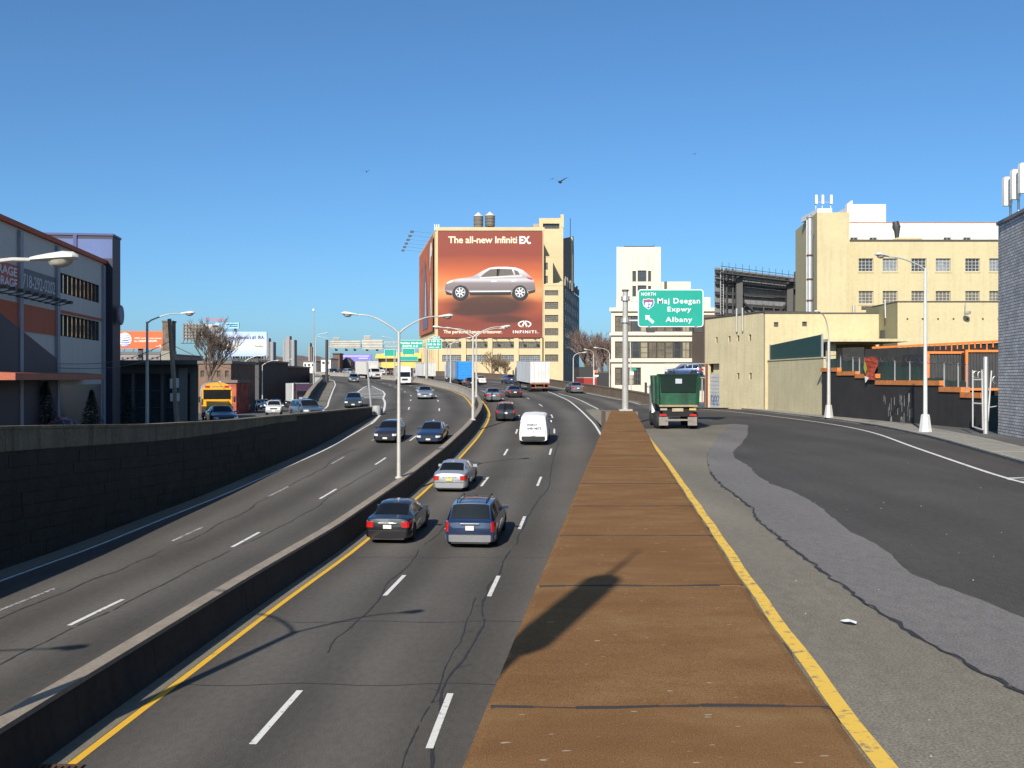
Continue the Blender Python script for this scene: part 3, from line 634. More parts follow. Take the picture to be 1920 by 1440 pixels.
facade(ib, 'stair_bay', XBi+.01, XE, -8, bzz(600), D_-.25, D_+14, ops2, CREAM, .5)
for o in ops2: window(ib, *o, D_+.02, 5, 3, GLASS2, FRAME, .12)
ops3 = [(bz(1076), bz(1102), bzz(575), bzz(518)), (bz(1076), bz(1102), bzz(470), bzz(416))]
facade(ib, 'upper_bay', XBi+.01, bz(1140), bzz(600)+.01, bzz(372), D_+2, D_+22, ops3, CREAM, .4)
for o in ops3: window(ib, *o, D_+2.2, 2, 4, GLASS2, FRAME, .1)
m = MB(); m.prism([(bz(1068), bzz(372)), (bz(1140), bzz(372)), (bz(1140), bzz(355)), (bz(1122), bzz(358)), (bz(1112), bzz(366)), (bz(1068), bzz(366))], D_+1.9, D_+2.6); m.build('parapet', CREAM, ib)
m = MB(); m.prism([(bz(1068), bzz(600)), (XE, bzz(600)), (XE, bzz(570)), (bz(1200), bzz(562)), (bz(1182), bzz(578)), (bz(1068), bzz(588))], D_-.35, D_+.6); m.build('parapet', CREAM, ib)
# tower block
DT = 322.0; tx0, tx1 = X(1011, DT), X(1056, DT); rec = (X(1018, DT), X(1049, DT), Z(429, DT), Z(419, DT))
facade(ib, 'tower', tx0, tx1, 0, Z(409, DT), DT, DT+18, [rec], CREAM, 1.2)
window(ib, *rec, DT+.9, 6, 1, GLASS, FRAME, .2)
m = MB(); m.box(X(1051, DT), X(1057, DT), DT-.1, DT+4, Z(409, DT)-3, Z(402, DT)); m.build('tower_pier', CREAM, ib)
m = MB(); m.box(X(1000, DT), tx0-.02, DT+4, DT+12, 30, Z(416, DT)); m.build('lift_house', M('lift_house_grey', (.28, .25, .2)), ib)
m = MB(); m.hexa([(tx1, DT+2, 0), (X(1074, 340), 336, 0), (X(1076, 372), 372, 0), (tx1, 372, 0)], [(tx1, DT+2, Z(452, 330)), (X(1074, 340), 336, Z(446, 340)), (X(1076, 372), 372, Z(446, 340)), (tx1, 372, Z(452, 330))]); m.build('rear_wing', DARKSIDE, ib)
m = MB(); m.prism([(X(1056.5, 335), Z(700, 335)), (X(1073, 335), Z(700, 335)), (X(1073, 335), Z(446, 335)), (X(1068, 335), Z(446, 335)), (X(1066, 335), Z(452, 335)), (X(1056.5, 335), Z(455, 335))], 333, 335.5); m.build('wing_front', CREAM, ib)
m = MB(); m.tube([(X(1069, 335), 334, Z(447, 335)), (X(1069, 335), 334, Z(410, 335))], .12, 5); m.build('aerial', STEELD, ib)
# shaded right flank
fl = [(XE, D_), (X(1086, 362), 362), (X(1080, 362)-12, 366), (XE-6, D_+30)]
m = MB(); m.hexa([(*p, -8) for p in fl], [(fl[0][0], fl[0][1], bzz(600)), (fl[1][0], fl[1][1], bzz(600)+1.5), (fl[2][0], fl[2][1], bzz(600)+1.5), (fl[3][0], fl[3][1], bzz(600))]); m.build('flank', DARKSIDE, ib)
for k in range(9):
    t = (k+.6)/9.6; bx, by = fl[0][0]+(fl[1][0]-fl[0][0])*t, fl[0][1]+(fl[1][1]-fl[0][1])*t
    m = MB(); m.box(bx-.05, bx+.45, by-.6, by+.6, bzz(600)+.3+1.5*t, bzz(600)+2.4+1.5*t+(.8 if k % 2 else 0)); m.build('crenel', DARKSIDE, ib)
for r in range(7):
    for k in range(7):
        t = (k+.7)/8; bx, by = fl[0][0]+(fl[1][0]-fl[0][0])*t, fl[0][1]+(fl[1][1]-fl[0][1])*t; z = bzz(1185)+r*3.83*(1.02)
        dx, dy = (fl[1][0]-fl[0][0])/62*2.2, 2.2
        m = MB(); m.hexa([(bx+.04, by, z), (bx+.3, by, z), (bx+dx+.3, by+dy*2, z), (bx+dx+.04, by+dy*2, z)], [(bx+.04, by, z+2.4), (bx+.3, by, z+2.4), (bx+dx+.3, by+dy*2, z+2.4), (bx+dx+.04, by+dy*2, z+2.4)]); m.build('window', GLASSB, ib)
# left flank with piers
lf = [(XA, D_), (X(786, 362), 362)]
m = MB(); m.hexa([(lf[1][0], 362, -8), (XA, D_, -8), (XA+10, D_+20, -8), (lf[1][0]+10, 372, -8)], [(lf[1][0], 362, Z(430, D_)), (XA, D_, Z(430, D_)), (XA+10, D_+20, Z(430, D_)), (lf[1][0]+10, 372, Z(430, D_))]); m.build('left_flank', CREAM, ib)
ldir = Vector((lf[1][0]-XA, 62)).normalized(); lnrm = Vector((-ldir.y, ldir.x))
for k in range(10):
    p = Vector((XA, D_))+ldir*(1.0+k*6.2); q = p+ldir*2.0; n_ = lnrm*.5
    m = MB(); m.hexa([(p.x, p.y, -8), (q.x, q.y, -8), (q.x+n_.x, q.y+n_.y, -8), (p.x+n_.x, p.y+n_.y, -8)], [(p.x, p.y, 13), (q.x, q.y, 13), (q.x+n_.x, q.y+n_.y, 13), (p.x+n_.x, p.y+n_.y, 13)]); m.build('pier', CREAM, ib)
    if k < 9:
        for r in range(4):
            p2 = q+ldir*.3; q2 = q+ldir*3.9; n2 = lnrm*.06; z = -6.5+r*4
            m = MB(); m.hexa([(p2.x, p2.y, z), (q2.x, q2.y, z), (q2.x+n2.x, q2.y+n2.y, z), (p2.x+n2.x, p2.y+n2.y, z)], [(p2.x, p2.y, z+2.6), (q2.x, q2.y, z+2.6), (q2.x+n2.x, q2.y+n2.y, z+2.6), (p2.x+n2.x, p2.y+n2.y, z+2.6)]); m.build('window', GLASS2, ib)
m = MB()
for zz in (Z(430, D_)-.4,): m.box(XA-.2, XBi+.2, D_-.3, D_+.6, zz, zz+1.0)
m.build('cornice', CREAM, ib)
for k in range(4): m = MB(); m.box(bz(445+k*203)-.5, bz(445+k*203)+.9, D_-.35, D_-.004, -8, bzz(1000)-.02); m.build('pier', CREAM, ib)
m = MB(); m.box(bz(243), bz(253), D_-.35, D_-.004, -8, Z(431, D_)); m.box(bz(1057), bz(1066), D_-.35, D_-.004, -8, Z(431, D_)); m.build('edge_pier', CREAM, ib)
# --- wall advertisement (flat print)
ad = thing('wall_advertisement', 'giant red and orange wall advertisement showing a silver crossover car', 'billboard', (bz(655), D_-.5, bzz(600)))
def grad_print(name, stops, z0, z1, blob=None, rough=.7):
    m_ = M(name, (.3, .1, .05), rough, 0, 0); n, l, p = nodes_of(m_); g = n.new('ShaderNodeNewGeometry'); sx = n.new('ShaderNodeSeparateXYZ'); l.new(g.outputs['Position'], sx.inputs[0])
    r = n.new('ShaderNodeMapRange'); r.inputs[1].default_value = z0; r.inputs[2].default_value = z1; l.new(sx.outputs[2], r.inputs[0])
    nz = n.new('ShaderNodeTexNoise'); nz.inputs['Scale'].default_value = .12; mp = n.new('ShaderNodeMapping'); mp.inputs['Scale'].default_value = (.5, 1, 3); l.new(g.outputs['Position'], mp.inputs[0]); l.new(mp.outputs[0], nz.inputs['Vector'])
    ad_ = n.new('ShaderNodeMath'); ad_.operation = 'MULTIPLY_ADD'; ad_.inputs[1].default_value = .08; l.new(nz.outputs[0], ad_.inputs[0]); l.new(r.outputs[0], ad_.inputs[2])
    cr = n.new('ShaderNodeValToRGB'); l.new(ad_.outputs[0], cr.inputs[0]); el = cr.color_ramp.elements
    while len(el) < len(stops): el.new(.5)
    for e, (t, c) in zip(el, stops): e.position = t; e.color = (*c, 1)
    out = cr.outputs[0]
    if blob:
        for cx, cz, rx, rz, col in blob:
            a = n.new('ShaderNodeVectorMath'); a.operation = 'SUBTRACT'; l.new(g.outputs['Position'], a.inputs[0]); a.inputs[1].default_value = (cx, 0, cz)
            b = n.new('ShaderNodeVectorMath'); b.operation = 'MULTIPLY'; l.new(a.outputs[0], b.inputs[0]); b.inputs[1].default_value = (1/rx, 0, 1/rz)
            le = n.new('ShaderNodeVectorMath'); le.operation = 'LENGTH'; l.new(b.outputs[0], le.inputs[0])
            mr = n.new('ShaderNodeMapRange'); mr.inputs[1].default_value = .6; mr.inputs[2].default_value = 1.1; mr.inputs[3].default_value = .92; mr.inputs[4].default_value = 0; l.new(le.outputs['Value'], mr.inputs[0])
            mx = n.new('ShaderNodeMixRGB'); l.new(mr.outputs[0], mx.inputs[0]); l.new(out, mx.inputs[1]); mx.inputs[2].default_value = (*col, 1); out = mx.outputs[0]
    l.new(out, p.inputs['Base Color']); return m_
RED1, RED2, ORG1, CRM, ORG2 = (.20, .035, .02), (.155, .028, .016), (.40, .085, .025), (.54, .24, .10), (.30, .06, .02)
adm = grad_print('advert_print', [(0, RED1), (.18, RED2), (.36, ORG2), (.43, (.52, .2, .07)), (.475, CRM), (.55, (.5, .17, .05)), (.66, ORG1), (.82, RED1), (1, RED1)], bzz(1000), bzz(182),
                 [(bz(650), bzz(752), bz(1010)-bz(650), bzz(690)-bzz(800), (.03, .014, .012)), (bz(760), bzz(860), 8, 1.3, (.06, .016, .012)), (bz(470), bzz(800), 5, 1.4, (.05, .016, .012))])
m = MB(); m.box(bz(252), bz(1056), D_-.62, D_-.36, bzz(1000), bzz(182)); m.build('panel', adm, ad)
def flat(parent, pts, y, mat, name):
    m = MB(); m.prism([(bz(p[0]), bzz(p[1])) for p in pts], y-.03, y, 'y'); return m.build(name, mat, parent)
carm = grad_print('advert_car_silver', [(0, (.02, .018, .02)), (.12, (.40, .37, .37)), (.24, (.13, .095, .10)), (.46, (.17, .14, .145)), (.57, (.46, .43, .44)), (.68, (.28, .26, .27)), (1, (.58, .56, .58))], bzz(675), bzz(455), None, .5)
cb = flat(ad, [(305, 630), (308, 600), (318, 582), (345, 562), (400, 548), (460, 540), (520, 530), (560, 508), (600, 485), (650, 463), (700, 456), (780, 455), (850, 461), (905, 480), (940, 508), (972, 535), (988, 555), (998, 590), (1003, 630), (985, 650), (945, 662), (935, 640), (915, 612), (885, 600), (855, 608), (830, 630), (818, 668), (498, 668), (488, 635), (465, 607), (425, 596), (388, 610), (365, 640), (358, 675), (320, 668), (306, 650)], D_-.64, carm, 'printed_car')
BLKP = M('print_black', (.012, .012, .013)); WHP = M('print_white', (.72, .70, .64)); SILP = M('print_silver', (.42, .42, .44)); WINP = M('print_window', (.10, .085, .075)); REDP = M('print_red', (.4, .02, .02)); SHP = M('print_highlight', (.75, .73, .74))
for pts, mt in (([(582, 534), (620, 498), (655, 475), (716, 470), (708, 526)], WINP), ([(728, 470), (820, 474), (838, 517), (722, 525)], WINP), ([(836, 478), (868, 490), (882, 516), (850, 518)], WINP), ([(708, 472), (730, 470), (722, 526), (704, 528)], BLKP),
                ([(490, 650), (818, 648), (815, 672), (500, 674)], BLKP), ([(930, 534), (972, 540), (984, 552), (978, 558), (945, 548)], REDP), ([(318, 580), (345, 565), (372, 558), (362, 572), (325, 586)], WHP),
                ([(575, 538), (900, 524), (900, 528), (575, 543)], SHP), ([(500, 642), (810, 640), (812, 648), (498, 650)], SHP), ([(306, 640), (360, 660), (356, 676), (318, 668)], BLKP), ([(945, 645), (1002, 632), (1000, 650), (950, 664)], BLKP), ([(565, 512), (588, 508), (586, 530), (568, 532)], SILP), ([(660, 562), (705, 560), (703, 570), (662, 572)], SHP), ([(815, 558), (858, 556), (856, 566), (818, 568)], SHP)):
    flat(ad, pts, D_-.675, mt, 'printed_detail')
for cx in (425, 885):
    circ = lambda r, n=24, a=0: [(cx+r*math.cos(a+2*math.pi*k/n), 652+r*math.sin(a+2*math.pi*k/n)) for k in range(n)]
    flat(ad, circ(66), D_-.628, BLKP, 'printed_arch'); t = flat(ad, circ(54), D_-.675, BLKP, 'printed_wheel'); flat(t, circ(39), D_-.71, SILP, 'printed_rim'); flat(t, circ(34), D_-.745, M('print_dark_grey', (.05, .05, .055)), 'printed_rim')
    for k in range(7):
        a = 2*math.pi*k/7; ca, sa = math.cos(a), math.sin(a); q = lambda r, w: (cx+r*ca-w*sa, 652+r*sa+w*ca)
        flat(t, [q(4, -5), q(36, -3), q(36, 3), q(4, 5)], D_-.78, SHP, 'printed_spoke')
def adtext(body, a, b, base, top, mt): text(ad, body, bz(a), bz(b), bzz(base), bzz(top)-bzz(base), D_-.65, mt)
CRT = M('print_cream', (.70, .60, .42))
adtext("The all-new Infiniti", 332, 862, 272, 222, CRT); adtext("EX.", 880, 968, 276, 222, WHP); adtext("The personal luxury crossover.", 295, 748, 967, 942, CRT); adtext("INFINITI.", 830, 1025, 966, 946, WHP)
m = MB(); n = 28
for k in range(n): t = 2*math.pi*k/n; m.v += [(bz(920+52*math.cos(t)), D_-.66, bzz(897+27*math.sin(t))), (bz(920+42*math.cos(t)), D_-.66, bzz(897+19*math.sin(t)))]
for k in range(n):
    if k in (6, 7): continue
    q = (k+1) % n; m.f.append((2*k, 2*q, 2*q+1, 2*k+1))
m.add([(bz(a), D_-.66, bzz(b)) for a, b in ((916, 872), (924, 872), (948, 922), (934, 922), (920, 888), (906, 922), (892, 922))], [(0, 1, 4), (1, 2, 3, 4), (0, 4, 5, 6)]); m.build('printed_emblem', WHP, ad, fix=False)
for k in range(8): m = MB(); x = bz(300+k*100); m.bar((x, D_-.4, bzz(1010)), (x, D_-2.4, bzz(1014)), .12); m.box(x-.4, x+.4, D_-2.8, D_-2.2, bzz(1018), bzz(1008)); m.build('floodlight', STEELD, ad)
# left flank advertisement
ad2 = thing('flank_advertisement', 'narrow orange advertisement with white shapes on the left flank of the factory', 'billboard', (XA-2, D_+10, 25))
def onl(u, z, off=.35): p = Vector((XA, D_))+ldir*u+lnrm*off; return (p.x, p.y, z)
def flankpoly(pts, off, mat, name, par): m = MB(); n = len(pts); m.v = [onl(u, z, off) for u, z in pts]; m.f = [tuple(range(n))]; return m.build(name, mat, par, fix=False)
b = flankpoly([(3, 14.2), (56, 14.8), (56, 42.5), (3, 43.2)][::-1], .5, M('flank_print', (.42, .11, .04), .7, 0, .25, .1), 'panel', ad2)
flankpoly([(4, 39), (6, 41), (9, 41.5), (12, 40), (13, 33), (11, 34), (9, 37), (6, 37)], .6, WHP, 'printed_shape', ad2)
flankpoly([(5, 19), (7, 19), (8.5, 24), (10, 19), (12, 19), (9, 32)], .6, WHP, 'printed_shape', ad2)
flankpoly([(20, 16), (40, 16), (36, 30), (30, 39), (24, 30)], .6, M('print_blue_grey', (.14, .13, .2)), 'printed_shape', ad2); flankpoly([(24, 20), (30, 20), (28, 31), (25, 31)], .7, M('print_pale', (.5, .45, .45)), 'printed_shape', ad2)
for k in range(6): m = MB(); a = onl(6+k*9, 43.8, 0); e = onl(6+k*9, 44.4, 6.5); m.bar(a, e, .05); m.box(e[0]-.5, e[0]+.5, e[1]-.3, e[1]+.3, e[2]-.5, e[2]+.1); m.build('floodlight_arm', STEELD, ad2)
# rooftop tanks
WOOD = M('weathered_wood', (.13, .115, .095), .9, 0, .25, .5, stretch=(4, 4, .2))
def tank(px0, px1, ptop, pbot, d, lab):
    cx = (X(px0, d)+X(px1, d))/2; r = (X(px1, d)-X(px0, d))/2; zb = Z(pbot, d); zt = Z(ptop, d)
    t = thing('water_tank', lab, 'water tank', (cx, d, zb-3), group='rooftop water tanks')
    m = MB(); m.lathe([(r*.96, zb), (r, zt-1.0)], (cx, d, 0), 20); st = m.build('staves', WOOD, t, True)
    m = MB(); m.lathe([(r*1.08, zt-.99), (r*1.0, zt-.85), (.15, zt+.3)], (cx, d, 0), 20); m.build('conical_roof', M('tank_roof', (.5, .48, .44)), t, True)
    for k in range(4): m = MB(); zz = zb+.3+k*(zt-zb-1.4)/3; m.lathe([(r*1.0, zz), (r*1.02, zz+.03), (r*1.02, zz+.09), (r, zz+.12)], (cx, d, 0), 20); m.build('hoop', STEELD, st)
    for a in (.8, 2.3, 3.9, 5.5): m = MB(); m.bar((cx+r*.75*math.cos(a), d+r*.75*math.sin(a), Z(434, d)-4), (cx+r*.75*math.cos(a), d+r*.75*math.sin(a), zb), .25); m.build('leg', STEELD, t)
tank(888, 906, 400, 431, 306, 'left wider wooden water tank on the factory roof'); tank(909.5, 928, 399, 425, 308, 'right wooden water tank raised higher on the factory roof')
ra = thing('roof_antenna', 'small white cell antenna cluster on the left edge of the factory roof', 'antenna', (X(818, 300), 302, Z(430, 300)))
for dx in (-.6, 0, .6): m = MB(); m.box(X(818, 300)+dx-.12, X(818, 300)+dx+.12, 302, 302.2, Z(430, 300), Z(430, 300)+1.8); m.build('aerial_panel', WHITEP, ra)

# ---------------------------------------------------------------- white building with the tower
wb = thing('white_building', 'white terracotta building with ribbon windows and a tall stepped tower', 'building', (X(1240, 165), 165, -3.5))
D_ = 165.0; x0, x1 = X(1146, D_), X(1400, D_)
BR = M('bronze_window', (.12, .10, .07), .35, .1, .4, .5); TANW = M('tan_blind', (.24, .21, .14), .5, 0, .25, .8)
rows = [(622, 592), (672, 640)]
ops = [(x0+.6, x1-1, Z(a, D_), Z(b, D_)) for a, b in rows]+[(x0+.6, X(1202, D_), Z(722, D_), Z(689, D_))]
facade(wb, 'wall', x0, x1, -4, Z(577, D_), D_, D_+30, ops, WHITEB, .35, bx0=x0*1.185)
for o in ops[:2]:
    n = 15
    for k in range(n): a = o[0]+(o[1]-o[0])*k/n; b = o[0]+(o[1]-o[0])*(k+1)/n; window(wb, a+.04, b-.04, o[2], o[3], D_+.15, 1 if k % 4 else 2, 3 if k % 3 == 0 else 2, [BR, TANW, GLASS2, BR, GLASS][(k*7) % 5], FRAME, .09)
o = ops[2]
for k in range(4): a = o[0]+(o[1]-o[0])*k/4; b = o[0]+(o[1]-o[0])*(k+1)/4; window(wb, a+.04, b-.04, o[2], o[3], D_+.15, 2 if k == 3 else 1, 3, [BR, GLASS2, TANW, GLASS][k], FRAME, .09)
for a, b in ((577, 584), (624, 629), (674, 679)): m = MB(); m.box(x0-.35, x1+.2, D_-.4, D_-.004, Z(b, D_), Z(a, D_)); m.build('string_course', WHITEB, wb)
DT = 166.0; tx = (X(1156, DT), X(1239, DT)); ops = []
for a, b in ((538, 507), (560, 536)):
    pass
ops = [(X(1186, DT), X(1193, DT), Z(528, DT), Z(508, DT)), (X(1195, DT), X(1212, DT), Z(528, DT), Z(507, DT)), (X(1215, DT), X(1221, DT), Z(528, DT), Z(508, DT)), (X(1186, DT), X(1193, DT), Z(556, DT), Z(536, DT)), (X(1195, DT), X(1212, DT), Z(556, DT), Z(535, DT)), (X(1215, DT), X(1221, DT), Z(556, DT), Z(536, DT))]
facade(wb, 'tower', tx[0], tx[1], Z(577, D_)+.003, Z(463, DT), DT, DT+12, ops, WHITEB, .35, bx0=tx[0]*1.075)
for o in ops: window(wb, *o, DT+.12, 2 if o[1]-o[0] > 1 else 1, 2, GLASS, FRAME, .07)
for px in (1184, 1194, 1213.5, 1223): m = MB(); x = X(px, DT); m.box(x-.12, x+.12, DT-.14, DT-.004, Z(565, DT), Z(477, DT)); m.build('fin', WHITEB, wb)
m = MB(); m.box(x0+1.6, tx[0]-.01, DT+.4, DT+1.2, Z(577, D_)+.004, Z(560, DT)); m.build('tower_shoulder', WHITEB, wb); m = MB(); m.box(tx[1]+.01, X(1246, DT), DT+.4, DT+12, Z(577, D_)+.004, Z(528, DT)); m.build('tower_shoulder', WHITEB, wb)
m = MB(); m.box(X(1243, 172), X(1295, 172), 172, 182, Z(577, 165), Z(528, 172)); m.box(X(1260, 176), X(1345, 176), 182.2, 190, Z(577, 165), Z(552, 176)); m.build('penthouse', WHITEB, wb)
m = MB(); m.tube([(X(1171, DT), DT+1, Z(461, DT)), (X(1228, DT), DT+1, Z(461, DT))], .1, 6); m.bar((X(1228, DT), DT+1, Z(463, DT)), (X(1228, DT), DT+1, Z(455, DT)), .05); m.build('roof_pipe', STEELD, wb)
m = MB(); m.box(X(1320, 150), X(1440, 150), 150, 160, -3, Z(590, 150)); m.build('brown_annex', M('brown_roof', (.10, .07, .055)), wb)
# yard behind the dump truck: fence with clutter
yd = thing('yard_fence', 'pale corrugated yard fence with pipe rail behind the green truck', 'fence', (X(1290, 130), 130, -3))
for k in range(10): m = MB(); a = X(1246+k*8, 130); m.box(a, a+.5, 130+.03*(k % 2), 130.1+.03*(k % 2), -3.2, Z(688, 130)); m.build('panel', M('fence_cream', (.5, .44, .36), .8, 0, .1), yd)
m = MB(); m.tube([(X(1246, 129.8), 129.8, Z(682, 130)), (X(1322, 129.8), 129.8, Z(682, 130))], .05, 5); m.build('rail', STEEL, yd)

# ---------------------------------------------------------------- yellow buildings on the right
ya = unit('yellow_corner_building', 'low yellow stucco building with garage door at the bend of the right road', 'building', X(1322, 106), 106, -72.5)
# local x runs from far (0) to the corner (25)
TOPA = 6.25; DOOR = (.65, 3.0, -3.1, Z(682, 105)-.0)
slits = [(2.2, 2.65, 3.65, 4.25), (4.8, 5.25, 3.65, 4.25), (6.5, 6.95, 3.65, 4.25), (8.7, 9.15, 3.65, 4.25), (6.5, 6.95, -.05, .55), (8.8, 9.25, -.05, .55)]
facade(ya, 'wall', 0, 11.6, -3.3, TOPA, 0, 5, slits+[DOOR], YEL2, .3)
for o in slits: window(ya, *o, .1, 2, 1, GLASS2, FRAME, .05)
m = MB(); m.box(DOOR[0]+.02, DOOR[1]-.02, .2, .26, -3.1, .5); gd = m.build('roller_door', M('roller_grey', (.42, .42, .41), .6, .2, .1), ya)
for k in range(9): m = MB(); m.box(DOOR[0]+.05, DOOR[1]-.05, .17, .199, -3.0+k*.39, -2.8+k*.39); m.build('slat', MATS['roller_grey'], gd)
GRAF = M('graffiti_blue', (.08, .11, .2)); m = MB()
rg = random.Random(5)
for k in range(9):
    x = DOOR[0]+.3+k*.22; pts = [(x+rg.uniform(-.1, .1), .16, -2.7+j*.35) for j in range(4)]; m.tube(pts, .035, 4)
m.build('graffiti', GRAF, gd)
m = MB(); m.box(DOOR[0]-.5, DOOR[0]-.02, -.05, -.003, -3.1, DOOR[3]); m.build('brick_jamb', M('red_brick', (.22, .075, .05), .9, 0, .2, 4), ya)
m = MB(); m.box(-.1, 11.7, -.1, 5, TOPA+.002, TOPA+.12); m.build('coping', FRAME, ya)
for u in (6.7, 7.8): m = MB(); m.tube([(u, -.15, 4.6), (u, -.15, 6.9)], .09, 8); m.build('vent_pipe', STEEL, ya)
yc = thing('yellow_annex', 'yellow stucco wing with small square windows above the green screen', 'building', (X(1480, 95), 95, -3))
D_ = 94.6; ops = [(X(1451, D_), X(1459.5, D_), Z(613, D_), Z(604, D_)), (X(1504, D_), X(1513, D_), Z(612, D_), Z(603, D_))]
facade(yc, 'wall', X(1434.5, D_), X(1660, D_), -3.2, Z(588, D_), D_, D_+9, ops, YEL, .25)
for o in ops: window(yc, *o, D_+.1, 2, 2, GLASS2, FRAME, .05)
m = MB(); m.box(X(1434, D_), X(1660, D_), D_-.08, D_+9, Z(588, D_)+.002, Z(586, D_)); m.build('coping', FRAME, yc)
m = MB(); m.box(X(1540, 88), X(1690, 88), 86, D_-.02, Z(642, 88), Z(639, 88)+.1); m.box(X(1548, 88), X(1562, 88), 87.2, 88, -3, Z(642, 88)-.003); m.build('lean_to_roof', YEL2, yc)
# street wall and green screen
sw2 = unit('yellow_yard_wall', 'worn yellow stucco yard wall with dark green screen on top beside the sidewalk', 'wall', X(1437, 95), 94.4, -86.4)
LW = 14.0
m = MB(); m.box(0, LW, 0, .4, -3.2, 1.64); m.build('wall', YEL2, sw2); m = MB(); m.box(-.05, LW+.1, -.06, .46, 1.642, 1.74); m.build('coping', YEL2, sw2)
m = MB(); m.prism([(.1, 1.74), (LW-.9, 1.74), (LW-.9, 3.55), (.1, 3.1)], .15, .2); m.build('screen', M('green_screen', (.012, .05, .045), .7, 0, .08), sw2)
m = MB(); m.box(LW-.85, LW-.7, .1, .25, 1.74, 3.6); m.box(0, .12, .1, .25, 1.74, 3.2); m.build('post', STEEL, sw2)
# main building
ym = thing('yellow_main_building', 'large pale yellow building with two rows of multi pane windows and blank tower', 'building', (X(1700, 108), 108, -3))
D_ = 108.0; cx = [(1610, 1637.6), (1655, 1683), (1709, 1737), (1754.6, 1782.7), (1810, 1837.5), (1855, 1882)]
ops = [(X(a, D_), X(b, D_), Z(r1, D_), Z(r0, D_)) for a, b in cx for r0, r1 in ((484.5, 509), (545.5, 569.5))]
facade(ym, 'wall', X(1591, D_), X(1960, D_), -3.2, Z(452, D_), D_, D_+16, ops, YEL, .3)
for i, o in enumerate(ops): window(ym, *o, D_+.12, 4, 4, [GLASS, GLASS2, GLASSB, GLASS2][(i*5) % 4], FRAMEW, .045, YEL)
m = MB(); m.box(X(1591, D_), X(1960, D_), D_-.12, D_+.5, Z(452, D_)+.003, Z(450, D_)+.05); m.build('coping', FRAME, ym)
DT = 105.0; m = MB(); m.hexa([(X(1532, DT), DT, -3.2), (X(1593, DT), DT, -3.2), (X(1593, DT), 118, -3.2), (X(1520, 112), 118, -3.2)], [(X(1532, DT), DT, Z(398, DT)), (X(1593, DT), DT, Z(398, DT)), (X(1593, DT), 118, Z(398, DT)), (X(1520, 112), 118, Z(398, DT))]); m.build('blank_tower', YEL, ym)
m = MB(); m.box(X(1533, 106), X(1560, 106), 106, 112, Z(398, DT)+.003, Z(391, 106)); m.build('tower_parapet', WHITEP, ym)
m = MB(); m.tube([(X(1521, 104), 104.5, Z(600, 104)), (X(1521, 104), 104.5, Z(407, 104))], .28, 10); m.lathe([(.4, 0), (.05, .5)], (X(1521, 104), 104.5, Z(407, 104)), 10); m.build('flue', STEEL, ym, True)
m = MB(); m.bar((X(1517, 104), 104.6, Z(600, 104)), (X(1517, 104), 104.6, Z(411, 104)), .2); m.build('downpipe', WHITEP, ym)
for zz in (480, 525, 565): m = MB(); m.lathe([(.3, 0), (.33, .05), (.33, .15), (.3, .2)], (X(1521, 104), 104.5, Z(zz, 104)), 10); m.build('pipe_band', RUST, ym)
for px, py in ((1606, 483), (1607.5, 542)): m = MB(); m.lathe([(.18, -.12), (.18, -.01)], (X(px, 108), 108, Z(py, 108)), 8, 'y'); m.build('wall_vent', STEELD, ym)
m = MB(); m.tube([(X(1601, 107.6), 107.6, Z(604, 107)), (X(1601, 107.6), 107.6, Z(572, 107))], .14, 8); m.build('vent_pipe', STEEL, ym); m = MB(); m.box(X(1615, 108), X(1633, 108), 107.9, 107.99, Z(580, 108), Z(574, 108)); m.build('grille', FRAME, ym)
yn = thing('yellow_front_wing', 'windowless yellow wing with row of small vents in front of the main building', 'building', (X(1780, 90), 90, -3))
D_ = 90.0; ops = [(X(p-1.7, D_), X(p+1.7, D_), Z(600, D_), Z(596.5, D_)) for p in (1701.5, 1730, 1759, 1788, 1814, 1843, 1872)]
facade(yn, 'wall', X(1683, D_), X(1960, D_), -3.2, Z(566, D_), D_, 96.5, ops, YEL, .12)
for o in ops: m = MB(); m.box(*o[:2], D_+.1, D_+.12, *o[2:]); m.build('vent', STEELD, yn)
m = MB(); m.box(X(1682, D_), X(1960, D_), D_-.1, D_+6.5, Z(566, D_)+.002, Z(564.5, D_)); m.build('coping', FRAME, yn)
m = MB(); m.hexa([(X(1637, 97), 97, -3.2), (X(1683, D_)-.01, D_+.01, -3.2), (X(1683, D_)-.01, 98, -3.2), (X(1637, 97)+1, 98.2, -3.2)], [(X(1637, 97), 97, Z(585, 97)), (X(1683, D_)-.01, D_+.01, Z(566.5, D_)), (X(1683, D_)-.01, 98, Z(566.5, D_)), (X(1637, 97)+1, 98.2, Z(585, 97))]); m.build('side_wall', M('yellow_stucco_shaded', (.25, .225, .13), .9, 0, .12, .6), yn)  # side wall is the yellow stucco with its shade put into the colour
m = MB(); m.tube([(X(1668, 91), 92, Z(595, 91)), (X(1667, 91), 92, Z(560, 91))], .07, 6); m.tube([(X(1640, 96), 96, Z(594, 96)), (X(1646, 95), 95, Z(600, 95))], .15, 6); m.build('vent_pipe', STEEL, yn)
m = MB(); m.box(X(1647, 94), X(1654, 94), 93.0, 93.6, Z(640, 94), Z(620, 94)); m.build('doorway', STEELD, yn)
m = MB(); m.lathe([(.02, 0), (.28, .1), (.3, .3)], (X(1816, 89), 89.2, Z(590, 89)), 10); m.bar((X(1816, 89), 89.6, Z(588, 89)), (X(1816, 89), 89.6, Z(566, 89)), .06); m.build('security_light', STEEL, yn)
wp = thing('white_penthouse', 'white painted brick upper storeys rising behind the yellow building', 'building', (X(1740, 125), 125, 10))
D_ = 126.0
ops = [(X(a, D_), X(a+15, D_), Z(454, D_), Z(445, D_)) for a in (1594, 1630, 1769, 1806)]
facade(wp, 'wall', X(1592, D_), X(1960, D_), 0, Z(418, D_), D_, D_+18, ops, WHITEP, .3)
